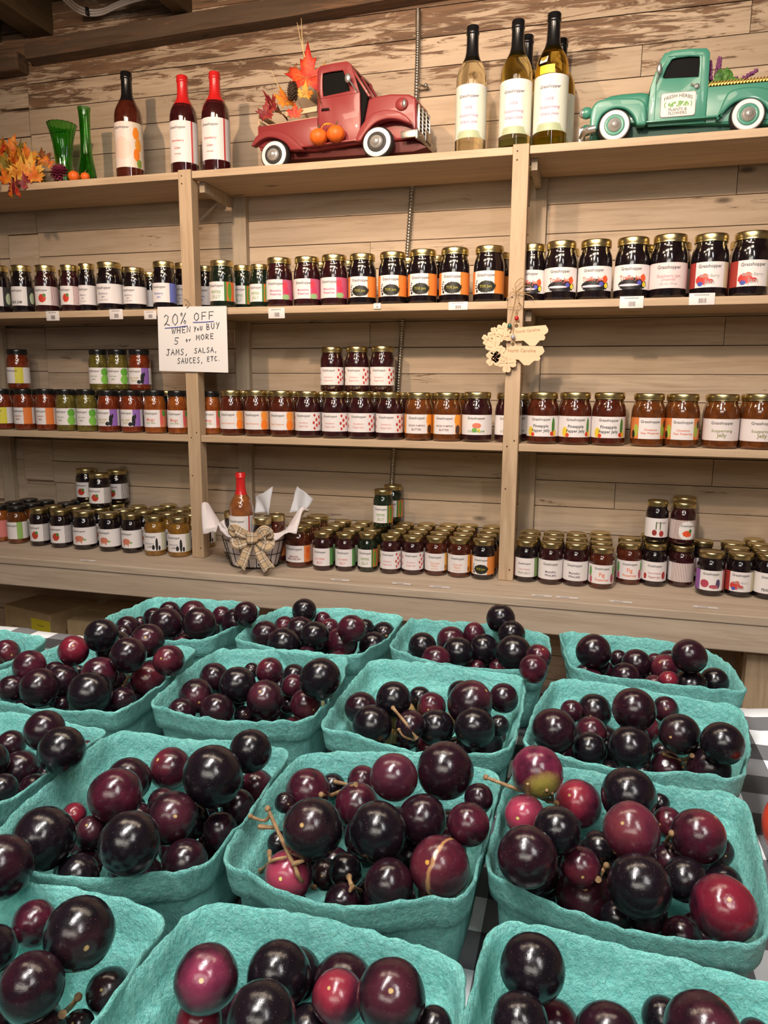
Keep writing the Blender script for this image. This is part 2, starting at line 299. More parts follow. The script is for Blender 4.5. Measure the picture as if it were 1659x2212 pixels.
GRAPES = [('A1',-0.4873,0.783,0.968,0.0138,'d','back',0,4),('A1',-0.4553,0.7853,0.9681,0.0168,'d','back',1,4),('A1',-0.4194,0.7909,0.9677,0.0118,'m','back',2,4),('A1',-0.3574,0.7306,0.9947,0.0136,'d','back',3,4),('A1',-0.5109,0.7548,0.9613,0.0084,'d','middle',0,4),('A1',-0.4912,0.7542,0.9695,0.0129,'d','middle',1,4),('A1',-0.4405,0.6989,0.985,0.018,'d','middle',2,4),('A1',-0.3941,0.7769,0.9659,0.0172,'d','middle',3,4),('A1',-0.4961,0.6992,0.9673,0.0104,'d','front',0,5),('A1',-0.506,0.7214,0.9663,0.0139,'d','front',1,5),('A1',-0.4569,0.765,0.95,0.0103,'k','front',2,5),('A1',-0.3994,0.7006,0.9883,0.0179,'d','front',3,5),('A1',-0.4118,0.7287,0.9678,0.0191,'k','front',4,5),('A2',-0.3298,0.7758,0.968,0.0114,'m','back',0,5),('A2',-0.3097,0.7903,0.984,0.0145,'k','back',1,5),('A2',-0.2913,0.8037,0.97,0.0101,'m','back',2,5),('A2',-0.2752,0.7823,0.968,0.0118,'m','back',3,5),('A2',-0.2336,0.7888,0.9702,0.0107,'k','back',4,5),('A2',-0.3324,0.7281,0.9724,0.0157,'d','middle',0,5),('A2',-0.3041,0.7645,0.969,0.0159,'d','middle',1,5),('A2',-0.2681,0.7145,0.9827,0.0151,'k','middle',2,5),('A2',-0.233,0.7359,0.9866,0.0154,'m','middle',3,5),('A2',-0.2143,0.8012,0.9612,0.0138,'k','middle',4,5),('A2',-0.3037,0.7122,0.9703,0.0172,'k','front',0,5),('A2',-0.278,0.7345,0.9632,0.0145,'k','front',1,5),('A2',-0.2785,0.7565,0.95,0.0092,'d','front',2,5),('A2',-0.2503,0.7512,0.9627,0.0178,'m','front',3,5),('A2',-0.2186,0.7715,0.956,0.0162,'k','front',4,5),('A3',-0.1542,0.7394,0.9734,0.0149,'k','back',0,5),('A3',-0.1301,0.7803,0.9681,0.0159,'m','back',1,5),('A3',-0.1055,0.7923,0.9744,0.0122,'m','back',2,5),('A3',-0.0761,0.7887,0.996,0.0156,'k','back',3,5),('A3',-0.0615,0.7639,0.9883,0.0142,'k','back',4,5),('A3',-0.116,0.7464,0.968,0.0164,'k','middle',0,5),('A3',-0.0912,0.7684,0.9658,0.016,'k','middle',1,5),('A3',-0.0656,0.7828,0.9617,0.0137,'k','middle',2,5),('A3',-0.0544,0.7155,0.9851,0.0175,'k','middle',3,5),('A3',-0.0293,0.6915,0.9924,0.0119,'m','middle',4,5),('A3',-0.1645,0.7537,0.955,0.0106,'m','front',0,5),('A3',-0.1349,0.7168,0.9681,0.0152,'m','front',1,5),('A3',-0.096,0.7489,0.9518,0.0085,'m','front',2,5),('A3',-0.0744,0.7564,0.9513,0.0092,'m','front',3,5),('A3',-0.0318,0.6553,0.9939,0.0128,'m','front',4,5),('A4',0.0233,0.743,0.985,0.0171,'d','back',0,4),('A4',0.0505,0.7815,0.966,0.009,'d','back',1,4),('A4',0.087,0.7783,0.968,0.0084,'m','back',2,4),('A4',0.1092,0.7096,1.0011,0.0155,'d','back',3,4),('A4',0.0387,0.788,0.95,0.0084,'m','middle',0,4),('A4',0.0542,0.7246,0.968,0.014,'d','middle',1,4),('A4',0.067,0.7643,0.9681,0.015,'d','middle',2,4),('A4',0.0943,0.7541,0.9698,0.0143,'m','middle',3,4),('A4',0.0861,0.7621,0.9471,0.0112,'k','front',0,5),('A4',0.0913,0.7016,0.9776,0.0093,'r','front',1,5),('A4',0.1126,0.7122,0.9702,0.0156,'k','front',2,5),('A4',0.1359,0.7286,0.9715,0.013,'k','front',3,5),('A4',0.1348,0.7099,0.9634,0.0074,'d','front',4,5),('B0',-0.6095,0.6181,0.9598,0.0142,'k','back',0,2),('B0',-0.5735,0.6063,0.9704,0.0136,'m','back',1,2),('B0',-0.5625,0.5729,0.968,0.0132,'d','front',0,2),('B0',-0.5874,0.6121,0.9528,0.0097,'d','front',1,2),('B1',-0.4834,0.5981,0.985,0.0147,'r','back',0,6),('B1',-0.4492,0.5978,1.0044,0.0161,'k','back',1,6),('B1',-0.4531,0.6229,0.9813,0.0183,'k','back',2,6),('B1',-0.3977,0.566,1.0012,0.0163,'d','back',3,6),('B1',-0.4059,0.6106,0.999,0.0163,'d','back',4,6),('B1',-0.363,0.5783,0.995,0.0139,'m','back',5,6),('B1',-0.5037,0.5602,0.9803,0.0153,'m','middle',0,7),('B1',-0.4926,0.5804,0.968,0.0103,'d','middle',1,7),('B1',-0.4721,0.5647,0.9672,0.0154,'d','middle',2,7),('B1',-0.5004,0.6241,0.95,0.0075,'d','middle',3,7),('B1',-0.4227,0.5557,0.9827,0.0164,'m','middle',4,7),('B1',-0.4583,0.6277,0.9516,0.0094,'k','middle',5,7),('B1',-0.3947,0.5918,0.9673,0.0164,'m','middle',6,7),('B1',-0.5038,0.5356,0.968,0.012,'d','front',0,7),('B1',-0.5049,0.55,0.9499,0.0063,'m','front',1,7),('B1',-0.4704,0.533,0.9741,0.0171,'d','front',2,7),('B1',-0.4637,0.5525,0.95,0.0073,'d','front',3,7),('B1',-0.4054,0.5188,0.9816,0.0189,'k','front',4,7),('B1',-0.3888,0.5415,0.968,0.0115,'d','front',5,7),('B1',-0.3984,0.5727,0.9517,0.0086,'k','front',6,7),('B2',-0.3323,0.6072,0.9699,0.0139,'d','back',0,5),('B2',-0.3073,0.6381,0.968,0.0077,'k','back',1,5),('B2',-0.2715,0.6022,0.985,0.0127,'m','back',2,5),('B2',-0.2608,0.6366,0.968,0.0117,'k','back',3,5),('B2',-0.2086,0.5682,0.9982,0.0172,'k','back',4,5),('B2',-0.3286,0.5661,0.9691,0.0153,'d','middle',0,5),('B2',-0.2928,0.5781,0.979,0.0162,'k','middle',1,5),('B2',-0.307,0.6288,0.9499,0.0081,'k','middle',2,5),('B2',-0.2618,0.5696,0.973,0.0165,'d','middle',3,5),('B2',-0.2512,0.6114,0.969,0.0112,'m','middle',4,5),('B2',-0.328,0.5388,0.9657,0.0122,'d','front',0,6),('B2',-0.2974,0.5457,0.968,0.0144,'d','front',1,6),('B2',-0.285,0.5733,0.9527,0.0083,'k','front',2,6),('B2',-0.2742,0.5919,0.9436,0.015,'d','front',3,6),('B2',-0.2571,0.6137,0.949,0.0097,'d','front',4,6),('B2',-0.2273,0.5814,0.9669,0.0136,'m','front',5,6),('B3',-0.1448,0.5768,0.9839,0.0149,'k','back',0,5),('B3',-0.1314,0.623,0.9669,0.0103,'k','back',1,5),('B3',-0.0961,0.6403,0.968,0.0123,'k','back',2,5),('B3',-0.0809,0.5936,0.9811,0.0184,'d','back',3,5),('B3',-0.0555,0.6249,0.9753,0.0129,'d','back',4,5),('B3',-0.1742,0.5779,0.9716,0.0134,'d','middle',0,5),('B3',-0.1566,0.5512,0.9701,0.0165,'k','middle',1,5),('B3',-0.1254,0.559,0.9706,0.0123,'d','middle',2,5),('B3',-0.1169,0.6052,0.9681,0.0126,'m','middle',3,5),('B3',-0.0539,0.5774,0.9717,0.0084,'k','middle',4,5),('B3',-0.1321,0.5764,0.9499,0.0096,'d','front',0,5),('B3',-0.1073,0.5778,0.9622,0.0151,'k','front',1,5),('B3',-0.0718,0.5612,0.9748,0.0158,'k','front',2,5),('B3',-0.0669,0.59,0.95,0.0151,'d','front',3,5),('B3',-0.059,0.6117,0.9455,0.0084,'m','front',4,5),('B4',-0.0087,0.5522,0.985,0.0168,'d','back',0,5),('B4',0.0043,0.6262,0.97,0.0097,'m','back',1,5),('B4',0.0237,0.6405,0.9663,0.0148,'k','back',2,5),('B4',0.0514,0.5773,0.999,0.0166,'d','back',3,5),('B4',0.0834,0.6468,0.9727,0.0109,'d','back',4,5),('B4',0.0188,0.562,0.968,0.013,'k','middle',0,5),('B4',0.0204,0.5939,0.968,0.0127,'m','middle',1,5),('B4',0.0473,0.5402,0.985,0.0156,'k','middle',2,5),('B4',0.0856,0.5733,0.985,0.015,'k','middle',3,5),('B4',0.1121,0.5519,0.9917,0.015,'k','middle',4,5),('B4',-0.0021,0.5819,0.95,0.0093,'d','front',0,5),('B4',0.0793,0.6094,0.9499,0.0082,'d','front',1,5),('B4',0.0805,0.583,0.95,0.0138,'d','front',2,5),('B4',0.1076,0.6175,0.95,0.0079,'k','front',3,5),('B4',0.1069,0.5644,0.9644,0.0155,'d','front',4,5),('C0',-0.4263,0.4476,0.9663,0.011,'d','back',0,3),('C0',-0.3695,0.4205,0.999,0.0142,'d','back',1,3),('C0',-0.3656,0.4591,0.9661,0.0061,'d','back',2,3),('C0',-0.4148,0.4148,0.9711,0.0129,'k','middle',0,3),('C0',-0.4076,0.4352,0.9545,0.0144,'d','middle',1,3),('C0',-0.3379,0.3994,0.999,0.0155,'k','middle',2,3),('C0',-0.3813,0.3885,0.9679,0.0109,'k','front',0,4),('C0',-0.3955,0.4115,0.9367,0.0107,'k','front',1,4),('C0',-0.3781,0.4161,0.9515,0.0126,'d','front',2,4),('C0',-0.3856,0.4379,0.9529,0.0079,'k','front',3,4),('C1',-0.2786,0.3752,0.9883,0.0167,'m','back',0,6),('C1',-0.3006,0.4197,0.9708,0.0156,'d','back',1,6),('C1',-0.283,0.4465,0.968,0.015,'m','back',2,6),('C1',-0.2205,0.3965,0.9991,0.0185,'k','back',3,6),('C1',-0.2112,0.4336,0.999,0.0143,'k','back',4,6),('C1',-0.2191,0.4583,0.9568,0.0123,'m','back',5,6),('C1',-0.3214,0.3873,0.9596,0.0081,'r','middle',0,6),('C1',-0.2978,0.4233,0.9492,0.0064,'d','middle',1,6),('C1',-0.2641,0.4052,0.9679,0.0096,'d','middle',2,6),('C1',-0.2332,0.3672,0.985,0.0154,'d','middle',3,6),('C1',-0.2441,0.4281,0.9499,0.0085,'k','middle',4,6),('C1',-0.216,0.4213,0.9635,0.0114,'d','middle',5,6),('C1',-0.2961,0.3298,0.984,0.0175,'k','front',0,7),('C1',-0.2945,0.3439,0.9531,0.0071,'k','front',1,7),('C1',-0.2926,0.3594,0.9466,0.0099,'d','front',2,7),('C1',-0.2907,0.3657,0.966,0.0104,'d','front',3,7),('C1',-0.2304,0.32,0.9991,0.0164,'k','front',4,7),('C1',-0.2161,0.3513,0.9679,0.0131,'d','front',5,7),('C1',-0.2149,0.3932,0.9635,0.0112,'d','front',6,7),('C2',-0.1709,0.4391,0.972,0.0151,'m','back',0,6),('C2',-0.1625,0.467,0.9613,0.0092,'k','back',1,6),('C2',-0.14,0.4688,0.9679,0.0109,'m','back',2,6),('C2',-0.1065,0.4275,0.999,0.0144,'e','back',3,6),('C2',-0.0759,0.4446,0.9991,0.0184,'d','back',4,6),('C2',-0.0517,0.4335,0.9896,0.0091,'d','back',5,6),('C2',-0.175,0.3972,0.9589,0.0074,'k','middle',0,7),('C2',-0.1796,0.4188,0.974,0.0067,'k','middle',1,7),('C2',-0.1422,0.3723,0.9904,0.0173,'k','middle',2,7),('C2',-0.1351,0.4382,0.968,0.0148,'m','middle',3,7),('C2',-0.1058,0.3866,0.9862,0.0167,'k','middle',4,7),('C2',-0.0832,0.4085,0.9847,0.0148,'d','middle',5,7),('C2',-0.0532,0.3984,0.9927,0.0123,'m','middle',6,7),('C2',-0.155,0.3647,0.9628,0.0141,'p','front',0,7),('C2',-0.1423,0.3931,0.9459,0.0093,'k','front',1,7),('C2',-0.1225,0.3679,0.9499,0.0101,'d','front',2,7),('C2',-0.1267,0.3876,0.9557,0.0099,'k','front',3,7),('C2',-0.093,0.3635,0.9704,0.0135,'d','front',4,7),('C2',-0.0929,0.3783,0.9495,0.0121,'d','front',5,7),('C2',-0.0658,0.3753,0.9781,0.0165,'s','front',6,7),('C3',-0.0222,0.4293,0.9854,0.0121,'p','back',0,6),('C3',-0.0167,0.4604,0.999,0.0164,'g','back',1,6),('C3',0.0107,0.4813,0.968,0.0154,'R','back',2,6),('C3',0.0422,0.4714,0.985,0.0174,'k','back',3,6),('C3',0.0645,0.4925,0.9707,0.0065,'k','back',4,6),('C3',0.0682,0.4748,0.9679,0.0096,'m','back',5,6),('C3',-0.0168,0.3713,0.9968,0.0158,'d','middle',0,7),('C3',-0.0021,0.4002,0.9967,0.0131,'k','middle',1,7),('C3',0.0124,0.3979,0.9774,0.0111,'m','middle',2,7),('C3',0.0237,0.434,0.9679,0.0099,'k','middle',3,7),('C3',0.0393,0.408,0.999,0.0156,'M','middle',4,7),('C3',0.0802,0.436,0.9847,0.0151,'m','middle',5,7),('C3',0.0947,0.4511,0.9679,0.0092,'k','middle',6,7),('C3',0.0157,0.4074,0.9514,0.0167,'d','front',0,7),('C3',0.0325,0.3891,0.9563,0.0086,'k','front',1,7),('C3',0.0427,0.3789,0.9851,0.0163,'k','front',2,7),('C3',0.0681,0.3919,0.9498,0.0102,'d','front',3,7),('C3',0.0717,0.416,0.9686,0.012,'k','front',4,7),('C3',0.0933,0.4227,0.9652,0.0105,'k','front',5,7),('C3',0.0844,0.3772,0.9819,0.0161,'r','front',6,7),('D1',-0.2834,0.2837,0.999,0.0158,'d','back',0,3),('D1',-0.2618,0.2803,0.9732,0.0109,'m','back',1,3),('D1',-0.2177,0.2604,0.9934,0.0157,'k','back',2,3),('D1',-0.2582,0.2483,0.9849,0.0108,'k','middle',0,3),('D1',-0.2207,0.2316,0.9891,0.0136,'d','middle',1,3),('D1',-0.2122,0.2713,0.9537,0.0104,'k','middle',2,3),('D1',-0.2417,0.2269,0.9678,0.009,'k','front',0,3),('D1',-0.2185,0.2322,0.9641,0.0115,'k','front',1,3),('D1',-0.2159,0.2528,0.9498,0.0072,'k','front',2,3),('D2',-0.1502,0.2581,0.9872,0.0139,'D','back',0,4),('D2',-0.1206,0.2713,0.9849,0.0135,'k','back',1,4),('D2',-0.0908,0.2665,0.9848,0.0111,'R','back',2,4),('D2',-0.0644,0.2578,0.9996,0.014,'d','back',3,4),('D2',-0.155,0.258,0.9636,0.0102,'r','front',0,4),('D2',-0.1122,0.2343,0.9989,0.0135,'k','front',1,4),('D2',-0.1022,0.2806,0.9498,0.0081,'k','front',2,4),('D2',-0.0467,0.2603,0.9877,0.0075,'k','front',3,4),('D3',-0.0121,0.2686,0.9904,0.0116,'k','back',0,3),('D3',-0.0087,0.2933,0.9962,0.0139,'k','back',1,3),('D3',0.0491,0.3122,0.9678,0.0089,'k','back',2,3),('D3',0.0075,0.3042,0.9498,0.0076,'k','front',0,4),('D3',0.0235,0.2766,0.9849,0.0132,'d','front',1,4),('D3',0.0585,0.2748,0.999,0.0142,'d','front',2,4),('D3',0.0882,0.3131,0.9678,0.007,'d','front',3,4)]
KEEP = [('C3',0.0594,0.3845,0.9312,0.0125),('C3',0.0327,0.3867,0.9307,0.0122),('C2',-0.0722,0.3776,0.9325,0.0129),('C1',-0.2748,0.3301,0.9629,0.0121),('C2',-0.1031,0.3674,0.9312,0.0122),('C2',-0.1364,0.3608,0.9318,0.012),('C1',-0.2244,0.359,0.9392,0.0135),('C3',-0.0073,0.3952,0.9363,0.0127),('C1',-0.2483,0.3524,0.9512,0.0127),('C2',-0.1583,0.3702,0.9354,0.0122),('D2',-0.0953,0.2869,0.971,0.0141),('B4',0.0908,0.5542,0.939,0.014),('C1',-0.2679,0.3509,0.9313,0.0119),('B2',-0.2322,0.5584,0.9343,0.0129),('B1',-0.3989,0.5272,0.9424,0.0127),('D3',0.0015,0.293,0.9679,0.0118),('C3',0.0514,0.4153,0.9308,0.0123),('A4',0.1264,0.7211,0.9443,0.0141),('C1',-0.2275,0.4152,0.9373,0.0142),('B2',-0.3214,0.5471,0.9343,0.0122),('B1',-0.3909,0.5509,0.9432,0.0125),('B1',-0.4875,0.5276,0.9474,0.012),('B4',0.0203,0.5602,0.9405,0.0134),('B3',-0.1629,0.5427,0.9405,0.0122),('D2',-0.1205,0.2903,0.9683,0.0122),('B2',-0.24,0.5839,0.9363,0.0142),('A4',0.0221,0.7313,0.9574,0.0122),('C3',0.0497,0.4033,0.9528,0.0119),('C3',0.0816,0.4185,0.9322,0.0121),('B2',-0.298,0.5562,0.9394,0.013),('C2',-0.0717,0.4025,0.9397,0.0119),('C1',-0.2242,0.448,0.9355,0.0124),('C1',-0.2982,0.3404,0.9351,0.0119),('A2',-0.2268,0.7498,0.9385,0.0129),('C3',0.068,0.4508,0.954,0.0127),('A1',-0.3971,0.7046,0.9501,0.0123),('D2',-0.1039,0.2611,0.9649,0.0128),('A4',0.0809,0.7149,0.9637,0.0121),('C2',-0.1106,0.395,0.9336,0.0122),('B1',-0.4012,0.6197,0.937,0.0124),('B2',-0.2565,0.5622,0.9398,0.0127),('A1',-0.4161,0.7013,0.9334,0.0134),('C3',-0.0166,0.3938,0.9702,0.0127),('C2',-0.093,0.416,0.954,0.0125),('A3',-0.1396,0.7298,0.9335,0.0129),('A3',-0.0524,0.7092,0.956,0.0121),('C1',-0.2391,0.3985,0.9628,0.0122),('A2',-0.2703,0.6959,0.9636,0.0122),('A1',-0.4164,0.6968,0.9621,0.0121),('A2',-0.2297,0.6974,0.9446,0.0118),('A3',-0.1119,0.7431,0.9394,0.013),('A2',-0.2433,0.7178,0.9531,0.0128),('A1',-0.4021,0.753,0.9322,0.0121),('C3',-0.005,0.4342,0.9353,0.0126),('B3',-0.0693,0.5448,0.9356,0.0123),('A3',-0.0506,0.7222,0.9311,0.0127),('B4',0.0348,0.5911,0.9321,0.0136),('A1',-0.405,0.7807,0.9351,0.0118),('C0',-0.3882,0.4366,0.9319,0.0124),('B1',-0.4329,0.5432,0.9382,0.0128),('C2',-0.1229,0.4145,0.9621,0.0128),('A4',0.033,0.7512,0.9406,0.0128),('B4',-0.0058,0.5547,0.9483,0.0123),('B4',0.1081,0.5952,0.9376,0.0129),('B3',-0.0721,0.5697,0.931,0.0124),('B1',-0.4221,0.5206,0.9368,0.0124),('B1',-0.4146,0.5472,0.9529,0.0119),('B4',0.0662,0.6398,0.9554,0.0129),('D2',-0.1604,0.2835,0.9424,0.0123),('B4',0.0645,0.5978,0.9343,0.0137),('B1',-0.4339,0.5881,0.9631,0.0141),('B3',-0.166,0.5654,0.9466,0.0123),('B3',-0.134,0.5615,0.9336,0.0122),('C1',-0.2333,0.3849,0.9411,0.0139),('B3',-0.1149,0.5914,0.9354,0.0126),('C3',-0.0117,0.4155,0.9561,0.0118),('B4',0.0334,0.6099,0.9517,0.0141),('B2',-0.2711,0.5419,0.9449,0.0122),('B3',-0.0902,0.5964,0.9327,0.013),('A4',0.0953,0.7261,0.9451,0.014),('A3',-0.0745,0.7084,0.9445,0.0123)]
REST = [('B3',-0.1604,0.5885,0.9407,0.0121),('A4',0.0187,0.776,0.9456,0.0133),('A2',-0.3292,0.7125,0.9441,0.0123),('C1',-0.2549,0.4071,0.9342,0.0133),('C3',0.0303,0.4391,0.9374,0.0139),('C2',-0.1267,0.43,0.9428,0.0123),('C2',-0.1457,0.4197,0.9326,0.0123),('A3',-0.1349,0.7679,0.935,0.0132),('B2',-0.3232,0.5801,0.9333,0.0126),('A4',0.0285,0.7621,0.9641,0.0122),('B3',-0.1431,0.5964,0.961,0.0141),('B4',0.0065,0.5874,0.9306,0.0121),('B3',-0.1237,0.5378,0.9334,0.0122),('B2',-0.2726,0.6279,0.9307,0.0118),('B3',-0.1522,0.6127,0.9333,0.0126),('A3',-0.081,0.7783,0.9415,0.0127),('B1',-0.4508,0.5248,0.9461,0.0119),('C1',-0.2864,0.4071,0.9492,0.0125),('C3',0.0031,0.4739,0.9372,0.0142),('C1',-0.3062,0.3815,0.9437,0.0129),('C2',-0.071,0.4288,0.9538,0.0131),('B2',-0.2327,0.6114,0.9516,0.0122),('C1',-0.2722,0.3772,0.9363,0.0141),('A2',-0.2303,0.7884,0.9329,0.0143),('A2',-0.3082,0.7557,0.9324,0.0124),('C3',0.0453,0.4381,0.9624,0.0134),('C0',-0.3904,0.3796,0.9384,0.013),('A4',0.1149,0.7514,0.9325,0.0138),('A3',-0.1056,0.7831,0.9317,0.0122),('B1',-0.4097,0.5839,0.9358,0.0134),('C1',-0.2317,0.4378,0.9683,0.0124),('C2',-0.1634,0.4104,0.9682,0.0129),('C2',-0.0748,0.4571,0.9496,0.0126),('B3',-0.1098,0.6258,0.9413,0.0127),('A1',-0.4496,0.7056,0.9553,0.0131),('B2',-0.3122,0.6036,0.9511,0.0138),('A4',0.1023,0.7922,0.9635,0.0129),('A4',0.0571,0.7713,0.9345,0.0136),('A4',0.0506,0.7218,0.9363,0.0121),('B1',-0.4274,0.6153,0.9409,0.012),('C3',0.0861,0.4664,0.946,0.0132),('A2',-0.3268,0.7464,0.9478,0.0138),('A4',0.0678,0.7391,0.9522,0.012),('B1',-0.4855,0.5772,0.945,0.0131),('B2',-0.281,0.6426,0.9523,0.0126),('A3',-0.078,0.7471,0.9308,0.0124),('B0',-0.5768,0.6098,0.9315,0.0128),('C2',-0.1377,0.4554,0.9415,0.0135),('B2',-0.3089,0.5779,0.9526,0.0119),('B4',0.0913,0.6125,0.9342,0.0121),('B1',-0.4978,0.6016,0.9549,0.0128),('B2',-0.2398,0.6365,0.9448,0.0131),('D1',-0.2479,0.2611,0.9359,0.012),('C2',-0.1072,0.4446,0.954,0.0122),('A1',-0.4284,0.7708,0.9339,0.0123),('B4',0.0539,0.599,0.9653,0.013),('A1',-0.4604,0.6937,0.9352,0.013),('C2',-0.1669,0.4104,0.9435,0.012),('A2',-0.3112,0.7203,0.9307,0.0119),('A2',-0.2795,0.7637,0.9309,0.0118),('A1',-0.4102,0.7278,0.9323,0.0122),('B1',-0.41,0.6191,0.9625,0.0123),('A4',0.0877,0.7895,0.9438,0.0121),('A2',-0.2603,0.7845,0.9334,0.0124),('D1',-0.275,0.2594,0.9673,0.0124),('C3',0.0285,0.4714,0.9355,0.0121),('A3',-0.0469,0.7348,0.9586,0.0143),('A1',-0.4652,0.7436,0.9451,0.0119),('B1',-0.4806,0.5491,0.9312,0.012),('C0',-0.4017,0.3975,0.9539,0.013),('B4',0.1019,0.6377,0.9552,0.0119),('B4',0.0321,0.6424,0.9413,0.0122),('B1',-0.4658,0.6029,0.9591,0.0136),('C3',-0.0082,0.453,0.9568,0.0134),('A3',-0.0526,0.7599,0.9391,0.0132),('A2',-0.3249,0.798,0.9612,0.0121),('A1',-0.4427,0.7489,0.9348,0.0125),('C0',-0.3808,0.3672,0.9581,0.0129),('B4',0.0065,0.6122,0.9479,0.0122),('B3',-0.0803,0.6352,0.9484,0.0143),('B3',-0.1443,0.6345,0.9509,0.0136),('B2',-0.3289,0.6258,0.9494,0.0131),('B1',-0.4534,0.5753,0.935,0.0136),('B1',-0.439,0.5971,0.9304,0.0121),('A2',-0.323,0.7827,0.9389,0.0126)]
STEMS = [('branched brown grape stem leaning at the left side of middle second-row basket', [[(-0.1748, 0.3808, 0.993), (-0.1669, 0.3803, 0.9784), (-0.1541, 0.3607, 0.9787), (-0.1464, 0.3575, 0.9757), (-0.1448, 0.3534, 0.971), (-0.1422, 0.3548, 0.9673), (-0.1446, 0.3805, 0.9454)], [(-0.1849, 0.3773, 0.9882), (-0.1765, 0.3791, 0.9857), (-0.1731, 0.3806, 0.9894)], [(-0.1789, 0.3778, 0.982), (-0.1696, 0.3802, 0.9815)], [(-0.1725, 0.3768, 0.9668), (-0.165, 0.3607, 0.9732)], [(-0.177, 0.3735, 0.9552), (-0.1618, 0.3581, 0.9756), (-0.1536, 0.3594, 0.9785)], [(-0.1484, 0.3571, 0.9766), (-0.1424, 0.3583, 0.9794)]]), ('long thin brown stem reaching over the left rim of right second-row basket', [[(-0.0508, 0.4624, 0.9884), (-0.0341, 0.4657, 0.9818), (-0.0195, 0.4441, 0.9917), (-0.0083, 0.471, 0.9727), (-0.0034, 0.4721, 0.9715)], [(-0.0213, 0.4446, 0.9918), (-0.0218, 0.4421, 0.9996)], [(-0.0093, 0.4708, 0.9729), (-0.0098, 0.4433, 0.9964)], [(-0.0065, 0.4715, 0.9727), (-0.0062, 0.4481, 0.9922)]]), ('forked twig between grapes at front right of the right third-row basket', [[(0.0765, 0.5784, 0.9647), (0.0816, 0.573, 0.9633), (0.0933, 0.5885, 0.9547), (0.0938, 0.5607, 0.9749)], [(0.094, 0.5887, 0.9547), (0.09, 0.573, 0.9581)]]), ('thick cut stem at the front of the third-row basket', [[(-0.1408, 0.5596, 0.984), (-0.1324, 0.5517, 0.9805), (-0.1236, 0.545, 0.9767), (-0.1179, 0.5484, 0.9656)], [(-0.1325, 0.5467, 0.9717), (-0.1278, 0.5454, 0.9671), (-0.119, 0.5501, 0.9631)]]), ('small forked stem at the back of the right third-row basket', [[(0.0425, 0.6759, 0.974), (0.0414, 0.674, 0.9648)], [(0.0344, 0.6731, 0.9705), (0.0414, 0.674, 0.9648)]]), ('small stem beside the black grapes near the right rim, back row', [[(-0.044, 0.8131, 0.9761), (-0.0483, 0.8107, 0.9695), (-0.0425, 0.8113, 0.9639)]]), ('short pale-tipped twig low in front of middle second-row basket', [[(-0.121, 0.3767, 0.9599), (-0.1166, 0.3696, 0.9595), (-0.1169, 0.392, 0.9397)], [(-0.1166, 0.3696, 0.9595), (-0.1165, 0.3643, 0.9606)]]), ('stubby light stem on a grape, front left of right second-row basket', [[(0.0279, 0.4211, 0.9656), (0.0261, 0.42, 0.9623), (0.0219, 0.39, 0.9772)]]), ('little loop of stem between two maroon grapes, right second-row basket', [[(0.0647, 0.4324, 0.9863), (0.0628, 0.4528, 0.966), (0.0664, 0.4531, 0.9625), (0.0703, 0.4542, 0.9628), (0.0666, 0.4257, 0.9855), (0.0647, 0.4324, 0.9863)]]), ('thin curved stem at the back left of middle second-row basket', [[(-0.1574, 0.429, 0.9774), (-0.1608, 0.4562, 0.9585), (-0.1443, 0.4342, 0.9804), (-0.1352, 0.4364, 0.9844)], [(-0.1578, 0.4591, 0.9701), (-0.1493, 0.4611, 0.9683)]]), ('short pale stem among the grapes of the left third-row basket', [[(-0.4066, 0.5767, 0.9744), (-0.4086, 0.5754, 0.9699), (-0.4108, 0.574, 0.9655)]]), ('yellowish twig between dark grapes, nearest-row left basket', [[(-0.2224, 0.2619, 0.9561), (-0.2251, 0.2604, 0.9523), (-0.21, 0.2367, 0.9733)]])]

# ================================================================== THE ROOM
WY = 2.14
mb = MB(); rnd = random.Random(3)
z = 2.412; k = 0
while z > 0.0:                                   # horizontal boards, butt joints
    z0 = z-.075
    cuts = [-3.2, -1.875+rnd.uniform(-.01, .01), -1.757+rnd.uniform(-.004, .004)]
    if k % 3 == 1: cuts.append(rnd.choice([-1.22, -.62, .1]))
    if k % 5 == 3: cuts.append(.35)
    cuts = sorted(cuts)+[2.2]
    for a, b in zip(cuts, cuts[1:]):
        if b-a < .05: continue
        dy = rnd.uniform(0, .0025)
        lo = .0010+rnd.uniform(0, .0012); sh = 0 if a > -1.8 else rnd.uniform(-.008, .008)
        mb.box((a+.0008, WY-dy, z0+lo+sh), (b-.0008, WY+.02, z-.0006+sh))
    z = z0; k += 1
mb.box((-3.2, WY+.016, 0), (2.2, WY+.03, 2.42))
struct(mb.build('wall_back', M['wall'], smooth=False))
struct(MB().box((-3.2, -2.4, -.05), (2.2, 2.2, 0)).build('floor', M['dark'], smooth=False))
cb = MB(); x = -3.2
while x < 2.2:
    cb.box((x+.001, -2.4, 2.47+.002*(int(x*10) % 2)), (x+.128, 3.0, 2.50)); x += .13
struct(cb.build('ceiling', M['joist'], smooth=False))
struct(MB().box((-3.25, -2.4, 0), (-3.2, 2.2, 2.5)).build('wall_left', M['wall'], smooth=False))
struct(MB().box((2.2, -2.4, 0), (2.25, 2.2, 2.5)).build('wall_right', M['wall'], smooth=False))
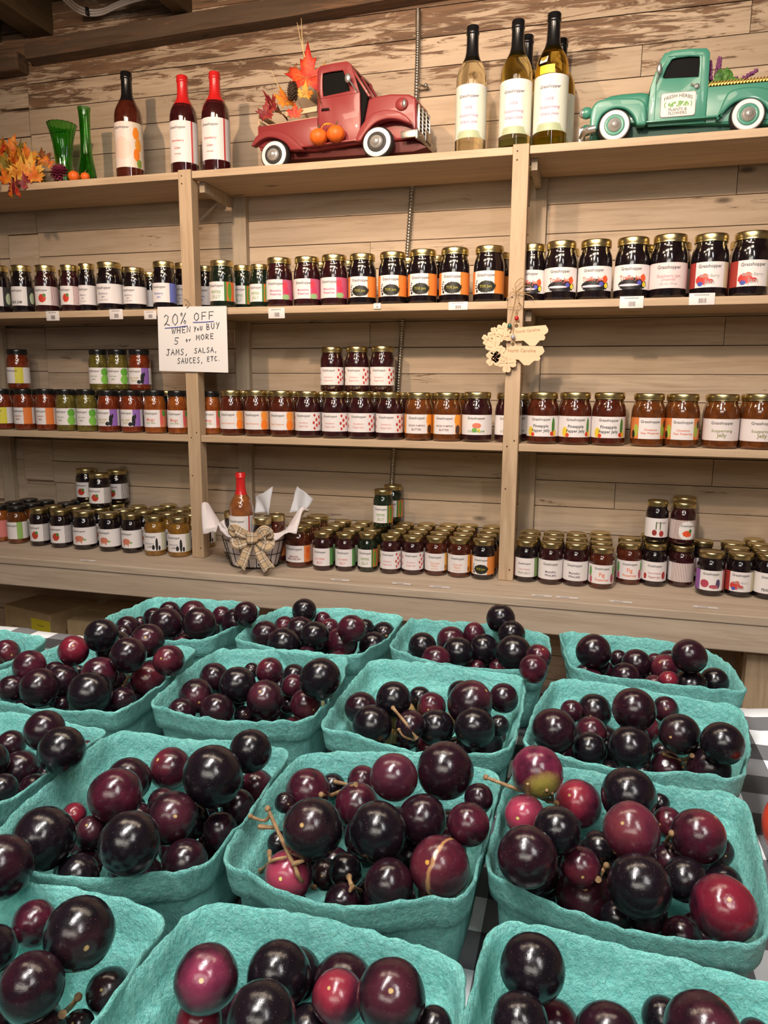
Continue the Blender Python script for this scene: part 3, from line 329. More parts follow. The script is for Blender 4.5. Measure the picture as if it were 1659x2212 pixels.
# header timber on the wall and the joists above it
hb = MB()
def tilt(x): return 2.236+(x+1.7)*.028
pts = []
L0, L1, nn = -1.72, 2.2, 40
vs = []; fs = []
for i in range(nn+1):
    x = L0+(L1-L0)*i/nn; zb = tilt(x)+.003*noise.noise(Vector((x*3, 0, 0))); zt = min(2.33, zb+.058+.004*noise.noise(Vector((x*2, 5, 0))))
    y0 = 2.092+.004*noise.noise(Vector((x*4, 9, 0)))
    vs += [(x, y0, zb+.004), (x, y0+.006, zt), (x, WY+.05, zt), (x, WY+.0, zb)]
for i in range(nn):
    for a in range(4):
        b = (a+1) % 4; fs.append((i*4+a, i*4+b, i*4+4+b, i*4+4+a))
fs += [(0, 1, 2, 3), (nn*4+3, nn*4+2, nn*4+1, nn*4)]
struct(hb.add(vs, fs).build('trim_1', M['beam'], smooth=False))
struct(MB().box((-1.86, 2.085, 2.212), (-1.745, 2.139, 2.265)).build('trim_2', M['beam'], smooth=False, bevel=.006))
for i, (a, b) in enumerate(((-1.735, -1.648), (-1.98, -1.84), (-1.214, -1.168), (-.62, -.53), (.0, .09), (-2.5, -2.4))):
    struct(MB().box((a, -1.9, 2.318), (b, 2.9, 2.468)).build('trim_%d' % (i+3), M['joist'], smooth=False, bevel=.004))
# white cable between the joists
c = []
for dx in (0, .007, .014):
    c.append([at_z(x, y, 2.345) + Vector((dx*.4, 0, dx)) for x, y in ((118, -22), (140, 2), (165, 24), (190, 33), (220, 31), (250, 18), (290, 3), (340, -8))])
cab = empty('electrical_cable', c[0][3])
tag(cab, 'white twin electrical cable looping under the dark ceiling between two joists', 'cable')
mc = MB()
for q in c: mc.tube([p-c[0][3] for p in spline(q, 6)], .0032, 8)
mc.build('sheath', simple('cable_white', (.66, .60, .57), .45), cab)
P = (c[0][3]+c[2][3])/2-c[0][3]
mt = MB(); mt.box((-.004, -.012, -.010), (.004, .012, .012), Matrix.Translation(P)); mt.build('cable_tie', simple('cable_tie_black', (.01, .01, .01), .4), cab, bevel=.002)
# flexible conduit
cd = empty('metal_conduit', (-.50, WY-.012, 1.6)); tag(cd, 'thin ribbed steel conduit running down the back wall behind the shelves', 'conduit')
pp = [(-.484, 2.126, 2.255), (-.4845, 2.126, 2.1), (-.492, 2.124, 1.85), (-.508, 2.126, 1.6), (-.519, 2.127, 1.43), (-.532, 2.127, 1.2), (-.545, 2.126, .98), (-.552, 2.127, .757)]
sp = spline(pp, 90); mt = MB()
mt.tube([Vector(p)-Vector((-.50, WY-.012, 1.6)) for p in sp], [.0072 if i % 3 else .0056 for i in range(len(sp))], 8)
mt.build('conduit_tube', M['steel'], cd)
cl = MB(); P = at_y(910, 187, 2.12)-Vector((-.50, WY-.012, 1.6))
cl.tube([P+Vector((-.009, .004, 0)), P+Vector((0, -.009, 0)), P+Vector((.009, .004, 0)), P+Vector((.02, .006, 0))], .0035, 6)
cl.sphere(P+Vector((.014, -.004, 0)), .0055, 10, 8); cl.build('clamp', M['steel'], cd)

# ================================================================== SHELVING
PF = 1.90
su = empty('shelving_unit', (-.6, 1.95, 0)); tag(su, 'pale whitewashed wooden shelving unit with two posts holding the jars along the wall', 'shelves')
O = Vector((-.6, 1.95, 0))
def bx(name, a, b, mat, bevel=.0015, lab=None):
    o = MB().box(tuple(Vector(a)-O), tuple(Vector(b)-O)).build(name, mat, su, bevel=bevel, smooth=False)
    if lab: o['label'] = lab
    return o
BAYS = [(-2.6, -1.097), (-1.057, -.194), (-.154, 1.2)]
SZ = [1.822, 1.462, 1.107]
for zt in SZ:
    for a, b in BAYS:
        bx('shelf_board', (a, PF+.002, zt-.019), (b, WY-.022, zt), M['shelf'])
for a in (-1.097, -.194):
    bx('post', (a, PF-.002, .7455), (a+.039, PF+.036, 1.826), M['post'], .002)
for a in (-1.047, -.166, -1.955):
    bx('wall_stud', (a, WY-.024, .746), (a+.045, WY-.003, 1.803), M['stud'], .001)
for zt in SZ[:2]:
    for a, b in ((-1.056, -1.04), (-.153, -.137)):
        bx('cleat', (a, PF+.04, zt-.047), (b, WY-.025, zt-.0195), M['stud'], .001)
bx('bench_top', (-2.6, 1.748, .723), (1.2, WY-.003, .745), M['bench'], .003)
bx('apron', (-2.6, 1.752, .657), (1.2, 1.790, .7225), M['bench'], .003)
bx('lower_board', (-2.6, 1.80, .30), (1.2, WY-.003, .32), M['bench'], .001)
for a in (-.62, .40, -2.2):
    bx('bench_leg', (a, 1.792, .001), (a+.06, 1.83, .70), M['post'], .002)
nl = MB()
for x0 in (-1.077, -.174):
    for zz in (.775, .99, 1.10, 1.115, 1.455, 1.47, 1.79, 1.81):
        nl.sphere(Vector((x0-.009+.018*((int(zz*200)) % 2), PF-.002, zz))-O, .0022, 8, 6, (1, .4, 1))
nl.build('nail_heads', simple('rusty_nail', (.10, .05, .03), .6, .6), su)

# ================================================================== TABLE
def gingham():
    m = N('gingham_cloth'); c = m.coord('Object', (1, 1, 1), (.041, .032, 0)); s = m.sep(c)
    def st(v):
        f = m.math('FRACT', m.math('MULTIPLY', v, 1/.063)); return m.math('GREATER_THAN', f, .5)
    sm = m.math('MULTIPLY', m.math('ADD', st(s[0]), st(s[1])), .5)
    w_ = m.noise(m.coord('Object', (900, 900, 900)), 1, 2)
    col = m.ramp(sm, [(.24, (.72, .74, .77)), (.26, (.13, .13, .14)), (.74, (.13, .13, .14)), (.76, (.015, .015, .017))])
    m.t.nodes[-1]
    m.p(Base_Color=col, Roughness=.75, Sheen_Weight=.1); m.bump(w_, .15, .0005); return m.m
tb = empty('produce_table', (-.35, .25, .914))
tag(tb, 'display table under black and white gingham holding the green berry baskets', 'table')
mb = MB(); O2 = Vector((-.35, .25, .914))
mb.box(tuple(Vector((-1.5, -.4, .88))-O2), tuple(Vector((.50, .795, .910))-O2)); mb.build('table_top', M['post'], tb, bevel=.003)
for a, b in ((-1.45, -.35), (.42, -.35), (-1.45, .73), (.42, .73)):
    MB().box(tuple(Vector((a, b, .001))-O2), tuple(Vector((a+.05, b+.05, .88))-O2)).build('leg', M['post'], tb, bevel=.003)
mb = MB(); nx, ny = 110, 74; vs = []; fs = []
X0, X1, Y0, Y1 = -1.52, .52, -.42, .810
for j in range(ny+1):
    for i in range(nx+1):
        x = X0+(X1-X0)*i/nx; v = j/ny
        y = Y0+(1.23)*v/.8 if v < .8 else Y1
        zz = .914-(0 if v < .8 else (v-.8)/.2*.26)
        if v >= .8: y += .006*sin(x*26)*(v-.8)/.2
        elif y < .79 and x > -.75 : pass
        if v < .8 and (x < -.72 or x > .19): zz += .0022*(1+noise.noise(Vector((x*12, y*12, 0))))
        vs.append(Vector((x, y, zz))-O2)
for j in range(ny):
    for i in range(nx):
        a = j*(nx+1)+i; fs.append((a, a+1, a+nx+2, a+nx+1))
cloth = mb.add(vs, fs).build('tablecloth', gingham(), None, angle=80); cloth.location = O2
md = cloth.modifiers.new('thick', 'SOLIDIFY'); md.thickness = .0015; md.offset = -1
tag(cloth, 'black and white gingham tablecloth spread on the display table beneath the baskets', 'tablecloth')

# ================================================================== BERRY BASKETS
def pulp():
    m = N('green_moulded_pulp'); c = m.coord('Object'); oi = m.n('ShaderNodeObjectInfo').outputs['Random']
    n1 = m.noise(c, 260, 6, .7, .4); n2 = m.noise(c, 34, 4, .6, .5); n3 = m.noise(m.coord('Object', (1, 1, .25)), 900, 3, .6)
    col = m.ramp(n2, [(.30, (.12, .42, .385)), (.62, (.19, .58, .53))])
    col = m.mix(m.ramp(n1, [(.40, 0.0), (.75, .55)]), col, (.38, .74, .68))
    var = m.math('MULTIPLY_ADD', oi, .16, .92); vc = m.n('ShaderNodeCombineXYZ')
    for i in range(3): m.t.links.new(var, vc.inputs[i])
    col = m.mix(1.0, col, vc.outputs[0], 'MULTIPLY')
    h = m.math('ADD', m.math('ADD', m.math('MULTIPLY', n1, .7), m.math('MULTIPLY', n2, 1.3)), m.math('MULTIPLY', n3, .35))
    m.p(Base_Color=col, Roughness=.92); m.bump(h, 1.0, .0038); return m.m
M['pulp'] = pulp()
BASE = .9155; RIMZ = .978
def make_basket(q, seed):
    q = [Vector((p[0], p[1], 0)) for p in q]; c = sum(q, Vector())/4
    per = []; nseg = 26; rc = .020
    for i in range(4):
        A = q[i]; Bq = q[(i+1) % 4]; Cq = q[(i+2) % 4]
        d1 = (Bq-A).normalized(); d2 = (Cq-Bq).normalized(); Ln = (Bq-A).length
        nrm = Vector((-d1.y, d1.x, 0))     # outward for clockwise order
        a = A+d1*rc; b = Bq-d1*rc; bul = noise.noise(Vector((seed*3.1, i*7.7, 0)))*.004+(.0025 if i != 2 else (.019 if seed == 12 else .010))
        for k in range(nseg):
            t = k/nseg; per.append(a.lerp(b, t)+nrm*bul*sin(pi*t))
        for k in range(9):
            t = k/9; p0 = b; p2 = Bq+d2*rc; per.append(p0*(1-t)**2+Bq*2*t*(1-t)+p2*t*t)
    n = len(per)
    # k = scale about centre, z fraction of height
    prof = [(.84, 0), (.872, 0), (.885, .02), (.902, .20), (.917, .42), (.930, .60), (.935, .64), (.955, .67), (.988, .70), (1.002, .80), (1.018, .95), (1.028, 1.0), (1.016, 1.02), (1.000, .998),
            (.986, .90), (.968, .78), (.955, .70), (.925, .66), (.905, .61), (.872, .42), (.845, .22), (.82, .07), (.795, .045), (.70, .04), (.4, .035)]
    vs = []; H = RIMZ-BASE
    for j, (kk, zz) in enumerate(prof):
        for i, p in enumerate(per):
            P = c+(p-c)*kk
            d = (p-c).normalized()
            nz = noise.noise(Vector((p.x*38, p.y*38, seed*5.3)))*.0022 + noise.noise(Vector((p.x*120, p.y*120, seed+zz*3)))*.0009
            z_ = BASE+zz*H
            if zz > .6:
                z_ += (noise.noise(Vector((p.x*16+seed, p.y*16, 1.5)))*.0042+noise.noise(Vector((p.x*95, p.y*95, seed)))*.0019+noise.noise(Vector((p.x*300, p.y*300, seed+j*.3)))*.0009)*(zz-.6)/.4
            P += d*(nz*(0.3 if zz < .03 else 1))
            vs.append(Vector((P.x-c.x, P.y-c.y, z_-BASE)))
    fs = []
    for j in range(len(prof)-1):
        for i in range(n):
            i2 = (i+1) % n; fs.append((j*n+i, j*n+i2, (j+1)*n+i2, (j+1)*n+i))
    L = len(prof)-1
    fs.append(tuple(range(n-1, -1, -1))); fs.append(tuple(L*n+i for i in range(n)))
    o = MB().add(vs, fs).build('berry_basket', M['pulp'], None, angle=75); o.location = (c.x, c.y, BASE)
    return o
BN = dict(A1='far row, first from left', A2='far row, second from left', A3='far row, third from left', A4='far row, rightmost',
 B0='third row, leftmost, cut by frame', B1='third row, second from left', B2='third row, middle', B3='third row, second from right', B4='third row, rightmost',
 C0='second row, leftmost', C1='second row, second from left', C2='second row, third from left', C3='second row, rightmost',
 D1='nearest row, left', D2='nearest row, middle', D3='nearest row, right')
GN = dict(A1='far-row leftmost basket', A2='far-row second basket', A3='far-row third basket', A4='far-row rightmost basket',
 B0='third-row leftmost basket', B1='third-row second basket', B2='third-row middle basket', B3='third-row fourth basket', B4='third-row rightmost basket',
 C0='second-row leftmost basket', C1='second-row second basket', C2='second-row third basket', C3='second-row rightmost basket',
 D1='nearest-row left basket', D2='nearest-row middle basket', D3='nearest-row right basket')
for i, (b, q) in enumerate(RIM.items()):
    tag(make_basket(q, i+1), 'teal pulp berry basket of grapes, '+BN[b], 'basket', 'teal pulp baskets on the table')

# ================================================================== GRAPES
def grape_mat(name, base, deep, tip, scar=(.42, .28, .11), bright=.5, split=False, tipw=.25):
    m = N(name); c = m.coord('Object'); oi = m.n('ShaderNodeObjectInfo').outputs['Random']
    g = m.n('ShaderNodeTexCoord').outputs['Object']
    z = m.sep(g)[2]                                     # unit sphere mesh: pole at z = 1
    cv = m.n('ShaderNodeVectorMath', operation='ADD'); cb_ = m.n('ShaderNodeCombineXYZ'); s1 = m.math('MULTIPLY', oi, 50.0)
    for i in range(3): m.t.links.new(s1, cb_.inputs[i])
    m.t.links.new(g, cv.inputs[0]); m.t.links.new(cb_.outputs[0], cv.inputs[1]); v = cv.outputs[0]
    n1 = m.noise(v, 1.3, 4, .55, .3); n2 = m.noise(v, 6, 5, .6)
    col = m.mix(m.ramp(n1, [(.35, 0.0), (.68, 1.0)]), deep, base)
    zz = m.math('ADD', z, m.math('MULTIPLY_ADD', n1, .5, -.25))
    col = m.mix(m.ramp(zz, [(1-tipw*1.6 if tipw < .5 else .15, 0.0), (.99, bright)]), col, tip)
    vo = m.n('ShaderNodeTexVoronoi'); vo.inputs['Scale'].default_value = 11; m.t.links.new(v, vo.inputs['Vector'])
    on = m.math('GREATER_THAN', m.noise(v, 23, 1, .5), .50)
    sp = m.math('MULTIPLY', m.ramp(vo.outputs['Distance'], [(.075, .55), (.13, 0.0)]), on)
    col = m.mix(sp, col, (.34, .17, .12))
    br = m.ramp(m.noise(v, 2.1, 6, .75, 1.0), [(.66, 0.0), (.78, .30)])
    col = m.mix(br, col, (.13, .055, .03))
    if split:
        sx = m.sep(g); ax = m.math('ABSOLUTE', m.math('SUBTRACT', sx[0], m.math('MULTIPLY', m.noise(v, 1.5, 2), .35)))
        cut = m.math('MULTIPLY', m.ramp(ax, [(.03, 1.0), (.09, 0.0)]), m.math('GREATER_THAN', z, -.1))
        col = m.mix(cut, col, (.32, .16, .07))
    sg3 = m.sep(g); rad = m.math('SQRT', m.math('ADD', m.math('MULTIPLY', sg3[0], sg3[0]), m.math('MULTIPLY', sg3[1], sg3[1])))
    rad = m.math('ADD', rad, m.math('MULTIPLY_ADD', n2, .10, -.05))
    rad = m.math('ADD', rad, m.math('MULTIPLY', m.math('LESS_THAN', z, 0.0), 5.0))
    sc_ = m.ramp(rad, [(.050, 1.0), (.085, 0.0)])
    col = m.mix(sc_, col, scar)
    rg = m.ramp(n2, [(.3, .13), (.7, .27)])
    m.p(Base_Color=col, Roughness=rg, Specular_IOR_Level=.5)
    m.bump(m.math('ADD', m.math('MULTIPLY', n2, .4), m.math('MULTIPLY', sc_, -.5)), .05, .015)
    return m.m
GM = dict(k=grape_mat('grape_black', (.009, .005, .008), (.005, .004, .006), (.05, .015, .02), bright=.4),
 d=grape_mat('grape_dark_purple', (.022, .005, .010), (.008, .004, .007), (.09, .018, .03)),
 m=grape_mat('grape_maroon', (.060, .008, .018), (.020, .005, .010), (.15, .02, .03)),
 M=grape_mat('grape_wine', (.10, .014, .028), (.055, .010, .022), (.15, .03, .03)),
 e=grape_mat('grape_dusky_maroon', (.075, .016, .028), (.045, .010, .020), (.12, .03, .03)),
 r=grape_mat('grape_red', (.085, .008, .022), (.022, .005, .012), (.17, .012, .024), bright=.9, tipw=.4),
 R=grape_mat('grape_red_shouldered', (.09, .012, .028), (.035, .007, .017), (.24, .02, .035), bright=.85, tipw=.35),
 D=grape_mat('grape_purple_spot', (.045, .010, .018), (.02, .006, .012), (.22, .03, .07), bright=.9, scar=(.62, .42, .22), tipw=.3),
 p=grape_mat('grape_pink', (.09, .010, .025), (.03, .007, .015), (.34, .04, .08), bright=.85, scar=(.55, .55, .15), tipw=.5),
 g=grape_mat('grape_half_ripe', (.17, .018, .05), (.05, .008, .02), (.36, .30, .06), bright=.95, scar=(.42, .40, .10), tipw=.22),
 s=grape_mat('grape_split', (.075, .010, .020), (.03, .007, .014), (.13, .02, .03), split=True, scar=(.5, .25, .05)))
GC = dict(k='near-black', d='dark purple', m='maroon', M='wine red', e='dusky maroon', r='bright red', R='red-shouldered', D='purple gold-tipped', p='pink', g='half-ripe red-green', s='split-skinned maroon')
SH = []
for i in range(5):
    mbx = MB().sphere((0, 0, 0), 1.0, 32, 20)
    rr = random.Random(i); el = rr.uniform(.97, 1.07); vs = []
    for p in mbx.v:
        p = Vector(p); nn_ = noise.noise(p*1.1+Vector((i*9, 0, 0)))*.035
        p = p*(1+nn_); p.z *= el
        rx_ = sqrt(p.x*p.x+p.y*p.y)
        if p.z > 0: p.z -= .035*math.exp(-(rx_/.12)**2)
        vs.append(p)
    mbx.v = vs; SH.append(mbx)
GME = {}
def grape_mesh(col, i):
    if (col, i) not in GME:
        GME[(col, i)] = SH[i].mesh('muscadine_'+GC[col].replace(' ', '_').replace('-', '_'), GM[col], angle=180)
    return GME[(col, i)]
ORD = ['first', 'second', 'third', 'fourth', 'fifth', 'sixth', 'seventh', 'eighth', 'ninth', 'tenth']
def put_grape(p, r, col, lab, group, rg, up=None):
    o = bpy.data.objects.new('muscadine_grape', grape_mesh(col, rg.randrange(5))); COL.objects.link(o)
    o.location = p; o.scale = (r*1.03, r*1.03, r*1.03)
    if up is None:
        v = Vector((rg.gauss(0, 1), rg.gauss(0, 1), rg.gauss(0, 1))).normalized()
    else: v = up
    o.rotation_euler = v.to_track_quat('Z', 'Y').to_euler()
    tag(o, lab, 'grape', group); return o
rg = random.Random(5)
cam_up = Vector((0, -.75, .65))
for b, x, y, z, r, col, band, rk, n in GRAPES:
    vis_tip = col in 'rRDpgs' or rg.random() < .16
    up = None
    if vis_tip:
        to = (Vector((0, 0, EYE))-Vector((x, y, z))).normalized()
        off = {'g': Vector((.25, 0, -.75)), 'p': Vector((-.3, 0, -.2)), 'D': Vector((-.15, 0, -.1)), 's': Vector((-.45, 0, .1)), 'R': Vector((-.5, 0, .45))}.get(col, Vector((rg.uniform(-.5, .5), 0, rg.uniform(-.45, .5))))
        if col == 'r': off = Vector((rg.uniform(-.1, .2), 0, .45))
        up = (to+off).normalized()
    elif col in 'kd':
        to = (Vector((0, 0, EYE))-Vector((x, y, z))).normalized()
        up = (-to+Vector((rg.uniform(-1, 1), rg.uniform(-1, 1), rg.uniform(-.8, .8)))).normalized()
    side = 'only' if n == 1 else ORD[rk]
    put_grape((x, y, z), r, col, '%s grape, %s from left across the %s of the %s' % (GC[col], ORD[rk], band, GN[b]), 'muscadine grapes in the '+GN[b], rg, up)
for b, x, y, z, r in KEEP:
    hk = sorted([q for q in KEEP if q[0] == b], key=lambda q: to_px(q[1:4])[0]).index((b, x, y, z, r))
    put_grape((x, y, z), r, rg.choice('kkddm'), 'half hidden low dark grape, %s such from left in the %s' % (ORD[hk] if hk < 10 else ('eleventh', 'twelfth', 'thirteenth', 'fourteenth')[hk-10], GN[b]), 'hidden low grapes in the '+GN[b], rg)
rest = MB()
for b, x, y, z, r in REST: rest.sphere((x-REST[0][1], y-REST[0][2], z-.93), r, 16, 10)
o = rest.build('muscadine_grapes', GM['d'], None, angle=180); o.location = (REST[0][1], REST[0][2], .93)
tag(o, 'dark bottom-layer grapes glimpsed between those on top in the baskets', 'grapes', None, 'stuff')
# stems
SM = N('grape_stem'); _c = SM.coord('Object'); SM.p(Base_Color=SM.ramp(SM.noise(_c, 160, 4), [(.35, (.13, .065, .028)), (.65, (.32, .19, .085))]), Roughness=.7)
for lab, pls in STEMS:
    o0 = Vector(pls[0][0]); mb = MB()
    for k, pl in enumerate(pls):
        pl = [Vector(p) for p in pl]
        # keep stems smooth in depth
        if len(pl) > 3:
            pl = [pl[0]]+[(pl[i-1]+pl[i]*2+pl[i+1])/4 for i in range(1, len(pl)-1)]+[pl[-1]]
        q = spline(pl, 5) if len(pl) > 2 else pl
        base = .0013 if k == 0 else .0010
        rad = [base*(1+.25*noise.noise(p*300)) for p in q]
        if k > 0: rad[0] *= 1.7
        else: rad[-1] *= 1.5
        mb.tube([p-o0 for p in q], rad, 8)
        mb.sphere(q[0]-o0, base*1.6, 8, 6)
    o = mb.build('grape_stem', SM.m, None); o.location = o0
    tag(o, lab, 'stem', 'loose grape stems')
# tomatoes
TM = N('tomato_skin'); _c = TM.coord('Object'); TM.p(Base_Color=TM.ramp(TM.noise(_c, 18, 3), [(.3, (.55, .03, .008)), (.7, (.70, .06, .012))]), Roughness=.22)
for (x, y, r, lab) in ((.168, .520, .036, 'red-orange tomato on the gingham beside the right second-row basket'), (.150, .345, .034, 'red tomato nearest the camera at the right edge')):
    t = empty('tomato', (x+.004, y, .9175)); tag(t, lab, 'tomato', 'tomatoes on the right of the table')
    MB().sphere((0, 0, r*.84), r, 32, 20, (1, 1, .84), rib=lambda a, th: 1+.018*cos(5*a)*sin(th)).build('tomato_body', TM.m, t, angle=180)
    mb = MB(); tp = r*1.68
    for k in range(5):
        a = k*2*pi/5; mb.tube([(0, 0, tp-.001), (cos(a)*.008, sin(a)*.008, tp+.002), (cos(a)*.016, sin(a)*.016, tp-.001)], [.0018, .0022, .0004], 6)
    mb.tube([(0, 0, tp), (.001, 0, tp+.009)], .0018, 6); mb.build('calyx', simple('calyx_green', (.06, .16, .03), .6), t)
# ================================================================== JARS
def jar_mat(name, col, col2, rough=.12):
    m = N(name); c = m.coord('Object'); oi = m.n('ShaderNodeObjectInfo').outputs['Random']
    cv = m.n('ShaderNodeVectorMath', operation='ADD'); cb_ = m.n('ShaderNodeCombineXYZ'); s1 = m.math('MULTIPLY', oi, 9.0)
    for i in range(3): m.t.links.new(s1, cb_.inputs[i])
    m.t.links.new(c, cv.inputs[0]); m.t.links.new(cb_.outputs[0], cv.inputs[1])
    n = m.noise(cv.outputs[0], 55, 4, .6, .5)
    m.p(Base_Color=m.ramp(n, [(.35, col2), (.62, col)]), Roughness=rough, Coat_Weight=1.0, Coat_Roughness=.03, Specular_IOR_Level=.6)
    return m.m
JM = dict(dark=jar_mat('jam_black', (.012, .006, .008), (.006, .004, .005)),
 plum=jar_mat('jam_dark_plum', (.040, .008, .010), (.018, .005, .006)),
 red=jar_mat('jam_brown_red', (.095, .018, .008), (.045, .009, .005)),
 amber=jar_mat('jam_amber', (.16, .045, .010), (.085, .024, .006)),
 orange=jar_mat('salsa_orange', (.30, .085, .014), (.17, .032, .008)),
 salsa=jar_mat('salsa_red', (.21, .035, .010), (.11, .017, .006)),
 olive=jar_mat('salsa_green', (.16, .125, .022), (.08, .06, .012)),
 gold=jar_mat('preserve_gold', (.27, .125, .018), (.16, .07, .012)),
 green=jar_mat('jelly_dark_green', (.012, .022, .012), (.006, .010, .006)))
def label_mat(name, base=(.80, .75, .75), bands=(), blobs=(), stripes=None, border=None):
    m = N(name); uv = m.n('ShaderNodeTexCoord').outputs['UV']; s = m.sep(uv)
    a = m.math('MULTIPLY_ADD', s[0], 360.0, -180.0); v = s[1]
    nz = m.noise(m.coord('UV', (60, 14, 1)), 1.0, 4, .6)
    col = base
    def rng(lo, hi): return m.math('MULTIPLY', m.math('GREATER_THAN', a, lo), m.math('LESS_THAN', a, hi))
    for lo, hi, c in bands: 
        c2 = m.mix(nz, c, tuple(min(1, x*.75+.04) for x in c)); col = m.mix(rng(lo, hi), col, c2)
    if stripes:
        lo, hi, c, per = stripes
        f = m.math('LESS_THAN', m.math('FRACT', m.math('MULTIPLY', a, 1/per)), .45)
        col = m.mix(m.math('MULTIPLY', rng(lo, hi), f), col, c)
    for ba, bv, ra, rv, c in blobs:
        da = m.math('MULTIPLY', m.math('SUBTRACT', a, ba), 1/ra); dv = m.math('MULTIPLY', m.math('SUBTRACT', v, bv), 1/rv)
        q = m.math('ADD', m.math('MULTIPLY', da, da), m.math('MULTIPLY', dv, dv))
        q = m.math('ADD', q, m.math('MULTIPLY_ADD', nz, 1.2, -.6))
        col = m.mix(m.math('LESS_THAN', q, 1.0), col, c)
    m.p(Base_Color=col, Roughness=.45, Specular_IOR_Level=.4); return m.m
INKS = {}
def ink(c):
    if c not in INKS: INKS[c] = simple('ink_%d' % len(INKS), c, .6)
    return INKS[c]
def text_mesh(lines, R, h0, h1, name='lettering', bend=True, shear=0.0):
    """lines: (text, width, v, colour); each bent round a cylinder of radius R facing -Y"""
    verts = []; faces = []; mi = []; mats = []
    for ti, (txt, wid, v, colr) in enumerate(lines):
        cu = bpy.data.curves.new('t', 'FONT'); cu.body = txt; cu.resolution_u = 2; cu.shear = shear; cu.offset = .012; cu.align_x = 'CENTER'
        ob = bpy.data.objects.new('t', cu); COL.objects.link(ob)
        bpy.context.view_layer.update()
        me = ob.evaluated_get(bpy.context.evaluated_depsgraph_get()).to_mesh()
        xs = [p.co.x for p in me.vertices]; ys = [p.co.y for p in me.vertices]
        if not xs: continue
        sc = wid/(max(xs)-min(xs)); xm = (max(xs)+min(xs))/2; ym = .35
        n = len(verts); zc = h0+(h1-h0)*v
        for p in me.vertices:
            x = (p.co.x-xm)*sc; y = (p.co.y-ym)*sc+zc
            if bend: a = x/R; verts.append((R*sin(a), -R*cos(a), y))
            else: verts.append((x, -R, y))
        m_ = ink(colr)
        if m_ not in mats: mats.append(m_)
        for f in me.polygons: faces.append(tuple(i+n for i in f.vertices)); mi.append(mats.index(m_))
        bpy.data.objects.remove(ob); bpy.data.curves.remove(cu)
    me = bpy.data.meshes.new(name); me.from_pydata(verts, [], faces)
    for m_ in mats: me.materials.append(m_)
    for p, k in zip(me.polygons, mi): p.material_index = k
    return me
def patch(R, z0, z1, a0, a1, mat, name='label', n=40):
    me = bpy.data.meshes.new(name); vs = []; fs = []; uvs = []
    for i in range(n+1):
        a = radians(a0+(a1-a0)*i/n)
        for z_ in (z0, z1): vs.append((R*sin(a), -R*cos(a), z_)); uvs.append(((degrees_(a)+180)/360, 0 if z_ == z0 else 1))
    for i in range(n): fs.append((2*i, 2*i+2, 2*i+3, 2*i+1))
    me.from_pydata(vs, [], fs); ul = me.uv_layers.new(name='UVMap')
    for l in me.loops: ul.data[l.index].uv = uvs[l.vertex_index]
    for p in me.polygons: p.use_smooth = True
    me.materials.append(mat); return me
def degrees_(a): return a*180/pi
K = (.10, .09, .09)
LOGO = lambda w_=.052, v=.80: ('Grasshopper', w_, v, K)
WH = (.78, .74, .74); RED = (.55, .04, .03); ORG = (.80, .22, .02)
